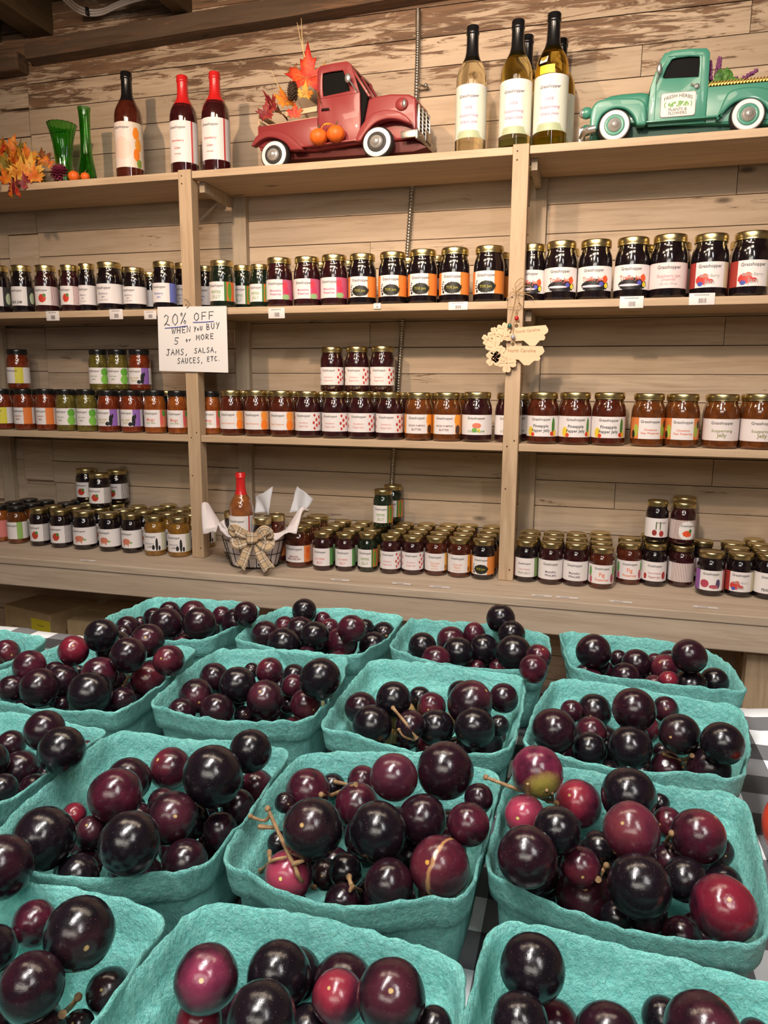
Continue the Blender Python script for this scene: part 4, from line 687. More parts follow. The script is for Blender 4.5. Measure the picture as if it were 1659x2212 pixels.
# key: (contents, lid, label_mat args, lines, description)
V = {
 'pear': ('dark', 'gold', dict(bands=((60, 130, (.03, .03, .03)),), blobs=((92, .4, 18, .3, (.55, .65, .45)),)), (LOGO(), ('PEAR JAM', .045, .18, (.02, .02, .02))), 'black jam jar with pear label'),
 'strawb': ('plum', 'gold', dict(stripes=(52, 150, (.30, .04, .05), 5.5), blobs=((8, .36, 20, .22, (.62, .05, .03)), (20, .52, 8, .1, (.08, .22, .04)))), (LOGO(),), 'plum jam jar with strawberry and striped label'),
 'strawk': ('dark', 'gold', dict(stripes=(52, 150, (.06, .05, .05), 5.5), blobs=((5, .36, 20, .22, (.50, .05, .03)), (16, .5, 8, .1, (.08, .22, .04)))), (LOGO(),), 'dark jam jar with strawberry and black-striped label'),
 'strawf': ('plum', 'gold', dict(bands=((-60, 60, (.76, .70, .68)),), stripes=(-160, 160, (.25, .10, .08), 6.0), blobs=((0, .45, 38, .5, (.78, .75, .74)), (0, .30, 20, .16, (.75, .09, .03)), (14, .45, 7, .1, (.06, .2, .04)))), (LOGO(.045, .72),), 'plum jam jar with strawberry label edged in stripes'),
 'stripe': ('plum', 'gold', dict(stripes=(-60, 60, (.28, .14, .10), 7.0)), (), 'plum jar turned to its striped side label'),
 'plain': ('dark', 'gold', {}, (LOGO(), ('Blackberry', .032, .50, (.25, .22, .30)), ('Jam', .012, .34, (.25, .22, .30)), ('no sugar added', .03, .18, (.35, .3, .35))), 'dark jam jar with plain white label'),
 'blue': ('dark', 'gold', dict(bands=((55, 120, (.16, .20, .62)),)), (LOGO(), ('Blueberry', .034, .46, (.14, .18, .5)), ('Jam', .014, .28, (.14, .18, .5))), 'dark jam jar with blue-edged label'),
 'pepj': ('green', 'gold', dict(bands=((50, 90, (.78, .14, .02)), (38, 50, (.06, .20, .03))), blobs=((64, .5, 10, .5, (.10, .28, .04)),)), (LOGO(), ('PEPPER', .036, .46, (.25, .38, .14)), ('JELLY', .030, .22, (.25, .38, .14))), 'dark green pepper jelly jar'),
 'musc': ('plum', 'gold', dict(bands=((32, 120, (.60, .10, .22)),), blobs=((44, .70, 12, .22, (.70, .06, .10)), (50, .42, 12, .2, (.62, .05, .12)), (48, .12, 18, .14, (.30, .50, .22)))), (LOGO(), ('Muscadine', .036, .44, (.50, .10, .25)), ('Preserves', .036, .26, (.50, .10, .25))), 'dark jam jar with pink grape label'),
 'toe': ('dark', 'gold', dict(bands=((32, 125, (.80, .25, .03)), (-125, -48, (.80, .25, .03))), blobs=((2, .30, 36, .26, (.02, .02, .012)), (-36, .12, 5, .07, (.02, .02, .015)), (-40, .25, 4, .05, (.02, .02, .015)), (-41, .37, 3.5, .045, (.02, .02, .015)), (-40, .48, 3, .04, (.02, .02, .015)), (-37, .57, 3, .035, (.02, .02, .015)))), (LOGO(.05, .82), ('TOE Jam', .032, .32, (.40, .36, .05))), 'black jam jar with footprint on orange-edged label'),
 'traffic': ('dark', 'gold', dict(blobs=((6, .20, 50, .26, (.015, .015, .018)), (42, .46, 10, .15, (.75, .10, .02)), (28, .26, 8, .1, (.10, .10, .45)), (46, .2, 7, .1, (.75, .60, .03)), (-8, .18, 34, .05, (.70, .62, .72)))), (LOGO(.05, .84), ('Traffic Jam', .056, .48, (.75, .12, .06))), 'black jam jar with traffic cone label'),
 'rasp': ('dark', 'gold', dict(base=(.78, .66, .66)), (LOGO(.052, .82), ('Raspberry Jam', .052, .48, (.62, .30, .34)), ('preserves', .03, .34, (.62, .30, .34)), ('net wt. 18 oz.', .04, .18, (.45, .4, .4))), 'black jam jar with pale pink label'),
 'berry': ('dark', 'gold', dict(bands=((-125, -46, (.42, .03, .02)), (48, 120, (.70, .62, .40))), blobs=((-22, .30, 22, .20, (.60, .05, .04)), (-28, .14, 9, .09, (.08, .10, .40)), (-14, .44, 10, .1, (.62, .10, .05)), (4, .24, 8, .09, (.55, .04, .03)))), (LOGO(.052, .84), ('Berry-Berry', .044, .46, (.45, .42, .42)), ('Jam', .022, .22, (.40, .36, .36))), 'black jam jar with mixed berries label'),
 'yellow': ('salsa', 'black', dict(bands=((20, 62, (.82, .72, .05)),)), (LOGO(),), 'red salsa jar with yellow-banded label'),
 'orng': ('salsa', 'black', dict(bands=((34, 84, (.85, .22, .03)),)), (LOGO(), ('Southern', .030, .50, (.4, .1, .05)), ('salsa', .018, .32, (.4, .1, .05))), 'red salsa jar with orange-banded label'),
 'apple': ('olive', 'black', dict(blobs=((66, .72, 22, .26, (.14, .40, .05)), (66, .26, 24, .28, (.22, .52, .08)))), (LOGO(), ('Green Apple', .032, .48, (.2, .3, .1)), ('salsa', .016, .30, (.2, .3, .1))), 'green salsa jar with green apple label'),
 'chef': ('salsa', 'black', dict(bands=((40, 84, (.30, .13, .50)),), blobs=((44, .34, 9, .34, (.01, .01, .012)), (28, .14, 12, .12, (.01, .01, .012)), (54, .6, 5, .14, (.02, .02, .02)))), (LOGO(), ('BIG CHEF', .036, .38, (.45, .36, .05)), ('SALSA', .022, .22, (.45, .36, .05))), 'red salsa jar with purple band and black silhouette label'),
 'mango': ('orange', 'black', dict(bands=((50, 130, (.78, .26, .12)),), blobs=((60, .55, 10, .5, (.70, .12, .12)), (74, .8, 12, .2, (.12, .30, .06)))), (LOGO(), ('Mango', .032, .44, (.65, .14, .06)), ('Sour Salsa', .036, .26, (.25, .35, .1))), 'orange salsa jar with mango label'),
 'peach': ('red', 'gold', dict(bands=((46, 100, (.80, .50, .30)),), blobs=((62, .74, 17, .26, (.85, .30, .04)), (62, .26, 18, .28, (.88, .22, .02)))), (LOGO(), ('Peach Preserves', .048, .32, (.75, .30, .10))), 'red-brown jam jar with orange peaches label'),
 'specks': ('plum', 'gold', dict(blobs=((52, .84, 5, .08, (.5, .04, .03)), (62, .60, 6, .1, (.55, .05, .04)), (48, .44, 5, .09, (.5, .04, .03)), (64, .30, 6, .1, (.55, .06, .04)), (52, .14, 5, .08, (.5, .04, .03)), (78, .75, 6, .1, (.5, .04, .03)), (80, .4, 6, .1, (.5, .04, .03)), (-56, .7, 5, .1, (.5, .04, .03)), (-58, .3, 5, .1, (.5, .04, .03)))), (LOGO(.048, .82), ('Strawberry', .032, .44, (.70, .28, .28)), ('Pepper Jam', .034, .26, (.70, .28, .28))), 'dark jam jar with scattered red berries label'),
 'pump': ('amber', 'gold', dict(bands=((46, 130, (.82, .30, .03)), (-130, -50, (.82, .30, .03))), blobs=((56, .72, 14, .3, (.88, .34, .03)), (60, .22, 12, .25, (.06, .03, .02)))), (LOGO(.05, .82), ('SPICED PUMPKIN', .05, .42, (.22, .06, .02)), ('BUTTER', .028, .22, (.22, .06, .02))), 'amber jar with orange pumpkin label'),
 'umbr': ('plum', 'gold', dict(blobs=((2, .46, 17, .14, (.72, .20, .12)), (-6, .24, 10, .12, (.18, .42, .08)), (10, .22, 6, .12, (.65, .60, .08)))), (LOGO(.05, .84), ('COLADA JAM', .046, .18, (.15, .28, .1))), 'dark jam jar with small umbrella picture label'),
 'pine': ('red', 'gold', dict(blobs=((-40, .24, 11, .24, (.80, .58, .05)), (-30, .1, 7, .1, (.65, .06, .03)), (48, .5, 7, .42, (.06, .20, .03)), (44, .14, 9, .12, (.60, .05, .02)), (56, .16, 7, .16, (.80, .55, .05)))), (LOGO(.05, .84), ('Pineapple', .04, .52, (.03, .03, .03)), ('Pepper Jelly', .048, .30, (.03, .03, .03))), 'red-brown jelly jar with pineapple label'),
 'pearp': ('amber', 'gold', dict(bands=((38, 125, (.78, .22, .04)), (-125, -42, (.78, .22, .04))), blobs=((50, .42, 11, .3, (.35, .45, .06)), (62, .7, 10, .2, (.03, .02, .01)), (-54, .4, 11, .3, (.42, .50, .08)), (-66, .2, 9, .2, (.03, .02, .01)))), (LOGO(.05, .82), ('Cinnamon', .032, .44, (.70, .16, .06)), ('Pear Preserves', .046, .28, (.70, .16, .06))), 'amber jar with pears on orange-edged label'),
 'scup': ('amber', 'gold', dict(base=(.78, .70, .69)), (LOGO(.052, .82), ('Scuppernong', .048, .46, (.22, .24, .06)), ('Jelly', .022, .26, (.22, .24, .06))), 'amber jelly jar with plain pink-white label'),
 'pinkb': ('orange', 'black', dict(bands=((30, 110, (.70, .20, .18)),)), (LOGO(),), 'orange salsa jar with pink-banded label'),
 'greenb': ('amber', 'black', dict(bands=((34, 66, (.30, .50, .12)),)), (LOGO(),), 'amber salsa jar with lime-banded label'),
 'pig': ('dark', 'gold', dict(blobs=((2, .36, 24, .17, (.62, .20, .13)), (-12, .2, 4, .1, (.62, .20, .13)), (14, .2, 4, .1, (.62, .20, .13)), (30, .3, 8, .06, (.25, .40, .15)))), (LOGO(),), 'dark sauce jar with pink pig label'),
 'bees': ('gold', 'gold', dict(bands=((66, 100, (.62, .62, .45)),), blobs=((40, .35, 7, .36, (.02, .02, .02)), (22, .2, 8, .14, (.02, .02, .02)), (54, .15, 6, .14, (.02, .02, .02)))), (LOGO(), ('MOONSHINE', .036, .40, (.2, .2, .2)), ('JAM', .016, .24, (.2, .2, .2))), 'golden jar with black figures label'),
 'bbq': ('red', 'gold', dict(bands=((44, 84, (.78, .25, .06)),), blobs=((62, .7, 8, .2, (.70, .10, .02)), (60, .35, 8, .2, (.80, .14, .02)))), (LOGO(), ('SMOKED', .030, .34, (.35, .05, .03)), ('BBQ RELISH', .042, .20, (.25, .04, .03))), 'tall red-brown sauce jar with orange-edged label'),
 'hotp': ('plum', 'gold', dict(bands=((58, 120, (.08, .28, .06)), (-120, -64, (.4, .05, .03)))), (LOGO(.05, .80), ('HOT PEPPER', .042, .40, (.72, .18, .16)), ('JELLY', .026, .20, (.72, .18, .16))), 'dark jelly jar with green-edged label'),
 'vidal': ('red', 'gold', dict(bands=((56, 110, (.85, .42, .04)),), blobs=((62, .2, 7, .14, (.3, .1, .02)),)), (LOGO(.05, .80), ('Chipotle', .034, .46, (.75, .36, .20)), ('Peach', .024, .30, (.75, .36, .20)), ('preserves', .026, .14, (.75, .36, .20))), 'brown jar with orange flame-edged label'),
 'aloe': ('dark', 'gold', dict(bands=((52, 120, (.20, .32, .10)), (-120, -56, (.35, .12, .12)))), (LOGO(.046, .72), ('Cactus Pepper', .042, .42, (.62, .28, .28)), ('PEAR JELLY', .044, .22, (.3, .3, .2))), 'black jelly jar with pale green floral label'),
 'wine': ('plum', 'gold', {}, (LOGO(), ('Muscadine', .036, .40, (.10, .05, .10)), ('Wine Jelly', .040, .22, (.10, .05, .10))), 'plum jelly jar with plain label in black script'),
 'fig': ('red', 'gold', dict(blobs=((52, .3, 10, .26, (.42, .08, .12)), (60, .7, 8, .3, (.12, .32, .08)), (-60, .6, 9, .3, (.12, .32, .08)), (-56, .2, 8, .2, (.5, .1, .15)))), (LOGO(.05, .82), ('Fig', .018, .50, (.78, .20, .08)), ('Preserves', .044, .22, (.78, .20, .08))), 'red-brown jar with fig and orange lettering label'),
 'cherry': ('dark', 'gold', dict(blobs=((-34, .24, 12, .16, (.28, .03, .03)), (2, .2, 12, .16, (.40, .04, .04)), (-26, .6, 3, .24, (.12, .16, .06)), (-6, .6, 3, .26, (.12, .16, .06)))), (('Grasshopper', .040, .78, K),), 'dark jam jar with two red cherries label'),
 'cherap': ('dark', 'gold', dict(blobs=((-48, .24, 9, .16, (.40, .04, .04)), (46, .3, 11, .2, (.42, .04, .05)))), (LOGO(.05, .80), ('Cherry Amaretto', .046, .42, (.45, .12, .14)), ('Pepper Jam', .040, .22, (.45, .12, .14))), 'dark jam jar with red cherry script label'),
 'purp': ('dark', 'gold', dict(bands=((-130, -48, (.30, .10, .42)), (54, 120, (.62, .22, .22))), blobs=((-26, .34, 18, .2, (.45, .06, .10)), (30, .34, 10, .24, (.08, .06, .14)), (12, .2, 20, .1, (.45, .10, .14)))), (LOGO(.05, .84),), 'black jam jar with purple and red kitchen label'),
}
PROF = {'pint': ([(.80, 0), (.92, .006), (.98, .028), (1, .06), (1, .60), (.99, .67), (.955, .735), (.89, .79), (.845, .825), (.835, .885)], .145, .545),
        'half': ([(.82, 0), (.93, .008), (.985, .035), (1, .07), (1, .64), (.985, .70), (.94, .755), (.885, .795), (.85, .825), (.84, .875)], .135, .595)}
LID = [(.80, .868), (.895, .870), (.905, .880), (.892, .890), (.905, .902), (.905, .965), (.893, .985), (.86, .998), (.80, 1.0), (.78, .993), (.40, .990)]
HJ = {'pint': .130, 'half': .100}; RJ = {'pint': .0405, 'half': .0330}
CACHE = {}
def jar_parts(size, var):
    H, R = HJ[size], RJ[size]; cont, lid, la, lines, desc = V[var]
    prof, l0, l1 = PROF[size]
    def g(k, f):
        if k not in CACHE: CACHE[k] = f()
        return CACHE[k]
    body = g(('b', size, cont), lambda: MB().lathe([(r*R, z_*H) for r, z_ in prof], 36).mesh('jar_body', JM[cont], angle=50))
    ld = g(('l', size, lid), lambda: MB().lathe([(r*R, z_*H) for r, z_ in LID], 36).mesh('jar_lid', M['gold'] if lid == 'gold' else M['lidblack'], angle=50))
    lb = g(('p', size, var), lambda: patch(R+.0004, l0*H, l1*H, -150, 150, label_mat('label_'+var, **la)))
    def tm():
        s_ = R/.0405
        return text_mesh([(t, w_*s_, v, c) for t, w_, v, c in lines], R+.0008, l0*H, l1*H)
    tx = g(('t', size, var), tm) if lines else None
    return body, ld, lb, tx
def make_jar(size, var, loc, sxy, sz, rz, lab, group, text=True):
    body, ld, lb, tx = jar_parts(size, var)
    root = empty('jam_jar', loc, rz); root.scale = (sxy, sxy, sz)
    tag(root, lab, 'jar', group)
    link('glass_body', body, root); link('lid', ld, root)
    l = link('paper_label', lb, root)
    if tx and text: link('lettering', tx, l)
    return root
def wide(px, depth_pt, wpx):            # radius from the width seen
    d = Vector(depth_pt)-Vector((0, 0, EYE)); k = d.dot(_fw); t = (px-CX)/FP
    return wpx/2*k/FP/sqrt(1+t*t)
def ordn(i): return (ORD+['eleventh', 'twelfth', 'thirteenth', 'fourteenth'])[i]
def interp(x, tab):
    if x <= tab[0][0]: return tab[0][1]
    for (a, p), (b, q) in zip(tab, tab[1:]):
        if x <= b: return p+(q-p)*(x-a)/(b-a)
    return tab[-1][1]
BAYN = ('left', 'middle', 'right')
def bay_of(X): return 0 if X < -1.077 else (1 if X < -.174 else 2)
WS2 = [(45, 50), (97, 51), (235, 56), (353, 52), (478, 56), (603, 57), (783, 60), (913, 63), (1057, 67), (1216, 71), (1289, 73), (1369, 77), (1454, 81), (1540, 82), (1627, 86)]
WS3 = [(2, 47), (49, 47), (231, 49), (385, 48), (554, 54), (723, 57), (905, 60), (1032, 63), (1175, 70), (1319, 73), (1477, 76), (1642, 80)]
jr = random.Random(11)
def shelf_row(rows, zs, wtab, rown, size='pint', Y0=None, back=True, skipback=()):
    cnt = [0, 0, 0]; fr = []; pre = []
    for x, top, var, dY, ws in rows:
        Y = Y0+(dY if dY < .025 else .082); P = at_y(x, top, Y); R = wide(x, (P.x, Y, zs), interp(x, wtab)*ws)
        pre.append([P.x, Y, R])
    for a in (-1.0775, -.1745):
        for q in pre:
            if abs(q[0]-a) < q[2]+.0205 and q[1]-q[2] < 1.9375: q[1] = 1.9375+q[2]
    for it in range(30):
        for i in range(len(pre)):
            for j in range(i):
                A_, B_ = pre[i], pre[j]; d_ = math.hypot(A_[0]-B_[0], A_[1]-B_[1]); k_ = d_/(A_[2]+B_[2]+.0006)
                if k_ < 1: A_[2] *= max(.97, k_); B_[2] *= max(.97, k_)
    for (x, top, var, dY, ws), (X_, Y, R_) in zip(rows, pre):
        P = at_y(x, top, Y); h = P.z-zs
        R = R_
        b = bay_of(P.x); k = cnt[b]; cnt[b] += 1
        rz = jr.uniform(-.10, .10)
        make_jar(size, var, (P.x, Y, zs+.0004), R/RJ[size], h/HJ[size], rz, '%s, %s in %s %s bay' % (V[var][4], ordn(k), rown, BAYN[b]), 'jars on the %s shelf' % rown)
        fr.append((P.x, Y, R, h, var, b, k))
    return fr
S2 = [(45, 575, 'pear', .0, 1), (97, 575, 'strawb', .0, 1), (148, 574, 'strawb', .0, 1), (186, 571, 'plain', .012, .9), (235, 568.5, 'plain', 0, 1.05), (289, 580, 'plain', .0, .95), (353, 567, 'blue', .0, 1), (398, 570, 'plain', .03, .9),
      (442, 576, 'blue', .06, .8), (479, 565, 'pepj', .0, 1), (524, 575, 'pepj', .035, .8), (561, 573, 'pepj', .02, .8), (603, 559, 'musc', .0, 1), (663, 557, 'musc', .0, 1), (722, 553, 'musc', 0, 1), (783, 551, 'toe', 0, 1), (849, 547, 'toe', 0, 1), (914, 542, 'toe', 0, 1), (983, 538, 'toe', 0, 1), (1058, 534, 'toe', 0, 1),
      (1151, 530.5, 'traffic', .02, .9), (1214, 524, 'traffic', .0, 1), (1289, 521, 'traffic', 0, 1), (1369, 516, 'traffic', 0, 1), (1449, 510, 'rasp', 0, 1.02), (1538, 508.6, 'berry', 0, 1), (1627, 503.6, 'berry', 0, 1.02)]
S2.insert(0, (-6, 575, 'pear', 0, 1))
S3 = [(-50, 840, 'yellow', 0, 1), (1, 840, 'yellow', 0, 1), (49, 840, 'orng', 0, 1), (96, 840, 'orng', 0, .95), (140, 841, 'apple', 0, .95), (185, 841, 'apple', 0, .95), (232, 843, 'chef', 0, 1), (282, 843, 'chef', 0, 1), (333, 843, 'mango', 0, 1), (383, 844, 'mango', 0, .97),
      (456, 845, 'mango', .02, .8), (500, 843, 'peach', 0, 1), (554, 843, 'peach', 0, 1), (609, 844, 'peach', 0, .97), (665, 845, 'specks', 0, 1), (723.6, 846, 'specks', 0, 1), (781, 846, 'specks', 0, 1), (842, 847, 'specks', 0, 1), (905, 848, 'pump', 0, 1), (967, 848, 'pump', 0, 1), (1032, 847, 'umbr', 0, 1.02), (1100, 849, 'umbr', .015, .95),
      (1127, 850, 'umbr', .05, .7), (1175, 847.5, 'pine', 0, 1), (1245, 847.5, 'pine', 0, 1), (1318, 848, 'pine', 0, 1), (1404, 850, 'pearp', 0, 1), (1478, 851, 'pearp', 0, 1), (1563, 851.5, 'scup', 0, 1), (1645, 851, 'scup', 0, 1)]
f2 = shelf_row(S2, 1.4625, WS2, 'upper', Y0=1.951)
f3 = shelf_row(S3, 1.1075, WS3, 'middle', Y0=1.951)
# second file of jars behind
bi = 0
for fr, zs, rown in ((f2, 1.4625, 'upper'), (f3, 1.1075, 'middle')):
    for X, Y, R, h, var, b, k in fr:
        if Y > 1.965: continue
        if rown == 'upper' and (k+b) % 3 == 1: continue
        X2 = X+jr.uniform(-.008, .012)+(.010 if rown == 'upper' else .0); Y2 = 1.951+R*2+.008+jr.uniform(0, .006)
        if any(abs(X2-p[0]) < R+p[2] and p[1] > 1.965 for p in fr): continue
        if min(abs(X2-a-.02) for a in (-1.097, -.194)) < R+.022: continue
        bk2 = globals().setdefault('bk2', [])
        if any(q[3] == zs and math.hypot(X2-q[0], Y2-q[1]) < R+q[2]+.0003 for q in bk2):
            for _t in range(12):
                X2 += .002
                if not any(q[3] == zs and math.hypot(X2-q[0], Y2-q[1]) < R+q[2]+.0003 for q in bk2): break
            else: continue
        if min(abs(X2-a-.02) for a in (-1.097, -.194)) < R+.022 and Y2-R < 1.94: continue
        bk2.append((X2, Y2, R, zs))
        v2 = var if jr.random() < .8 else 'plain'
        make_jar('pint', v2, (X2, Y2, zs+.0004), R/.0405, h*.985/.130, jr.uniform(-.3, .3), 'gold or black lidded jar behind the %s front jar of the %s %s bay' % (ordn(k), rown, BAYN[b]), 'back file jars on the %s shelf' % rown, False)
# jars standing on the middle-shelf jars
for x, top, var, lab in ((36, 755, 'yellow', 'salsa jar with yellow band stacked alone at far left above the middle row'),
                    (211, 755, 'apple', 'green salsa jar stacked on top, left of three above the middle row'), (253, 755, 'apple', 'green salsa jar stacked on top, centre of three above the middle row'), (300, 755, 'chef', 'red salsa jar with purple band stacked on top, right of three'),
                    (717, 750, 'specks', 'dark jam jar stacked on top in the middle bay, left of three'), (771.5, 749, 'specks', 'dark jam jar stacked on top in the middle bay, centre of three'), (826.5, 748, 'specks', 'dark jam jar stacked on top in the middle bay, right of three')):
    Y = 2.045; z0 = 1.1075+.130*.985+.006
    zs_ = [p[3] for p in f3 if abs(p[0]-at_y(x, top, Y).x) < .12]
    z0 = 1.1079+max(zs_)*.985+.0005
    P = at_y(x, top, Y); R = wide(x, (P.x, Y, z0), interp(x, [(36, 51), (211, 44), (300, 49), (717, 51), (826, 53)]))
    make_jar('pint', var, (P.x, Y, z0), R/.0405, (P.z-z0)/.130, jr.uniform(-.06, .06), lab, 'jars stacked above the middle shelf row')
# bench rows
SB = [(5, 1072, 1172, 'pinkb'), (41, 1076, 1176, 'greenb'), (89, 1089, 1181, 'strawk'), (135, 1091, 1185, 'strawk'), (186, 1096, 1189, 'pig'), (240, 1098, 1193, 'pig'), (287, 1100.6, 1196, 'pig'), (337, 1105, 1202, 'bees'), (389, 1108, 1205, 'bees'),
      (647, 1123, 1228, 'bbq'), (698.5, 1145, 1233.6, 'hotp'), (746, 1147.6, 1235, 'hotp'), (794, 1147.6, 1236.5, 'pepj'), (843, 1151.6, 1240.5, 'specks'), (891, 1153.7, 1242.5, 'specks'), (941, 1155.7, 1244.5, 'vidal'), (991, 1157.7, 1248.6, 'vidal'), (1042, 1161, 1253, 'toe'),
      (1134.7, 1162.5, 1258, 'aloe'), (1187, 1166, 1263.5, 'wine'), (1241, 1168, 1267, 'wine'), (1296.5, 1177, 1273, 'fig'), (1356, 1168, 1263.5, 'fig'), (1410, 1169.7, 1268, 'cherap'), (1468, 1173, 1269, 'stripe'), (1530, 1186, 1288, 'purp'), (1592.5, 1189.5, 1290.6, 'berry'), (1652, 1191, 1296, 'pear')]
WB = [(5, 47), (89, 44), (186, 52), (287, 45), (389, 49), (646, 58), (647, 58), (655, 45), (794, 43), (891, 47), (1042, 50), (1135, 50), (1241, 54), (1356, 55), (1468, 56), (1530, 61), (1652, 63)]
cnt = [0, 0, 0]; ZB = .7455
bb = []
for x, top, bot, var in SB:
    R0 = .032
    F0 = at_z(x, bot, ZB); Y = F0.y+.030; P = Vector((F0.x*Y/F0.y, Y, ZB))
    for it in range(3):
        R = wide(x, P, interp(x, WB)); Y = F0.y+R*.96; P = Vector((at_y(x, bot, Y).x, Y, ZB))
    T = at_y(x, top, Y+R*.55)      # far rim of the lid is what tops the outline from above
    h = T.z-ZB
    h = min(max(h, .088), .118)
    b = bay_of(P.x); k = cnt[b]; cnt[b] += 1
    size = 'pint' if var == 'bbq' else 'half'
    for q in bb:
        d_ = math.hypot(P.x-q[0], Y-q[1])
        if d_ < R+q[2]+.0004: R = max(R*.9, d_-q[2]-.0004)
    make_jar(size, var, (P.x, Y, ZB), R/RJ[size], h/HJ[size], jr.uniform(-.08, .08), '%s, %s in bottom %s bay' % (V[var][4], ordn(k), BAYN[b]), 'front jars on the bottom shelf')
    bb.append((P.x, Y, R, h, var, b, k))
RK = ['second', 'third', 'fourth', 'fifth', 'sixth']
bk_all = [(p[0], p[1], p[2], p[3]) for p in bb]
for X, Y, R, h, var, b, k in bb:
    y = Y; x_ = X
    lim = 5
    for n_ in range(lim):
        y += 2*R+.0012; x_ += .014*(0 if b != 0 else .3)+jr.uniform(-.003, .003)
        if y+R > WY-.004 or (y+R > WY-.026 and min(abs(x_-a) for a in (-1.024, -.143, -1.93, -.552)) < R+.026): break
        R0_ = R; al = min(math.hypot(x_-q[0], y-q[1])-q[2] for q in bk_all)-.0003
        if al < .84*R0_: continue
        Rb = min(R0_, al)
        if any(abs(x_-a-.019) < R+.021 and y-R < 1.94 for a in (-1.097, -.194)): continue
        v2 = var
        if b == 0 and k in (0, 1, 2) and n_ >= 1: v2 = 'greenb'
        if var in ('purp', 'stripe'): v2 = var
        make_jar('pint' if var == 'bbq' else 'half', v2, (x_, y, ZB), Rb/(RJ['pint'] if var == 'bbq' else RJ['half']), h/(HJ['pint'] if var == 'bbq' else HJ['half']), jr.uniform(-.3, .3),
                 'jar %s deep behind the %s front jar of the bottom %s bay' % (RK[n_], ordn(k), BAYN[b]), 'jars packed behind the front row, bottom shelf', n_ == 0)
        bk_all.append((x_, y, Rb, h))
# stacked pairs on the bench jars
for x, top, bot, var, dy, lab in ((217, 992, 1080, 'strawk', 0, 'strawberry jam jar stacked in front on top of the left bay bottom jars'),
    (190, 987, 1078, 'strawk', .055, 'jam jar stacked at back left, mostly hidden by the strawberry jar'), (256, 989, 1078, 'strawk', .055, 'jam jar stacked at back right with striped label, left bay'),
    (827, 1052.7, 1135.5, 'pepj', 0, 'dark green pepper jelly jar standing on top of the middle bay jars'), (848, 1046, 1130, 'pepj', .06, 'jar behind the stacked green pepper jelly jar'),
    (1417, 1061, 1148, 'cherry', .0, 'jar with two cherries stacked on the right bay jars'), (1471.6, 1077, 1177, 'strawf', 0, 'stacked strawberry jar with striped border label, right bay'), (1473, 1064, 1160, 'wine', .075, 'jar stacked right behind the stacked strawberry jar')):
    near = [q for q in bk_all if abs(to_px((q[0], q[1], ZB))[0]-x) < 60]
    zt = ZB+max(q[3] for q in near)+.0006
    F0 = at_z(x, bot, zt); Y = F0.y+.030+dy
    Y = min(Y, 1.998 if dy == 0 else WY-.04)
    stk = globals().setdefault('stk', [])
    for _t in range(60):
        P = at_y(x, bot, Y); R = wide(x, P, interp(x, [(190, 48), (260, 49), (827, 43), (1417, 50), (1418, 50), (1472, 57)]))
        if Y+R < WY-.006 and any(math.hypot(P.x-q[0], Y-q[1]) < R+q[2]+.0005 for q in stk): Y += .002
        else: break
    while Y+R > WY-.006: Y -= .001
    stk.append((P.x, Y, R))
    T = at_y(x, top, Y)
    make_jar('half', var, (P.x, Y, zt), R/RJ['half'], min(.108, max(.09, T.z-zt))/HJ['half'], jr.uniform(-.05, .05) if x < 1400 else .35 if x < 1430 else .25, lab, 'jars stacked on the bottom shelf jars')

# ================================================================== BOTTLES
def glassy(name, col, rough=.03, ior=1.33):
    return N(name).p(Base_Color=col, Roughness=rough, IOR=ior, Transmission_Weight=1.0, Coat_Weight=.0).m
BM = dict(peach=jar_mat('cider_brown_red', (.085, .016, .008), (.055, .010, .006), .08), berry=jar_mat('cider_dark_red', (.045, .007, .008), (.03, .005, .006), .08),
          pale=glassy('juice_pale', (.93, .86, .60)), mid=glassy('juice_straw', (.88, .78, .38)), deep=glassy('juice_golden', (.90, .66, .12)), rose=jar_mat('cider_amber', (.30, .10, .03), (.2, .06, .02), .1))
CAPM = dict(black=simple('capsule_black', (.008, .008, .009), .25, 0, .5), red=simple('capsule_red', (.62, .018, .018), .32, 0, .4))
BP = [(.80, .004), (.93, 0), (.985, .008), (1, .02), (1, .555), (.985, .60), (.92, .65), (.78, .695), (.60, .735), (.47, .765), (.40, .80), (.375, .86), (.37, .93), (.37, .985)]
def make_bottle(loc, R, H, body, cap, cap0, lmat, lines, lab, group=None, shear=0, rz=0, tilt_=None):
    root = empty('wine_bottle', loc, rz); tag(root, lab, 'bottle', group)
    if tilt_: root.rotation_euler = tilt_
    MB().lathe([(r*R, z_*H) for r, z_ in BP], 40).build('glass_body', BM[body], root, angle=60)
    cp = [(r*R+.0005, z_*H) for r, z_ in BP if z_ >= cap0]
    cp = [(cp[0][0]+(.0 if cap0 > .7 else .0008), cap0*H)]+cp[1:-1]+[(.375*R+.0006, .935*H), (.41*R+.0006, .94*H), (.41*R+.0006, .955*H), (.385*R+.0006, .96*H), (.40*R+.0006, .99*H), (.37*R, 1.0*H), (.2*R, 1.0*H)]
    MB().lathe(cp, 28).build('capsule', CAPM[cap], root, angle=50)
    l = link('paper_label', patch(R+.0004, .125*H, .53*H, -105, 105, lmat), root)
    if lines: link('lettering', text_mesh(lines, R+.0009, .125*H, .53*H, shear=shear), l)
    return root
LMp = label_mat('label_peach_cider', (.80, .68, .62), bands=((48, 100, (.80, .70, .55)),), blobs=((62, .75, 14, .14, (.85, .25, .02)), (70, .5, 14, .16, (.80, .30, .03)), (62, .28, 14, .14, (.85, .22, .02)), (72, .1, 12, .1, (.20, .30, .05)), (0, .42, 42, .25, (.80, .60, .50))))
LMs = label_mat('label_strawberry_cider', (.80, .75, .74), bands=((58, 66, (.60, .05, .05)), (66, 110, (.70, .66, .66))))
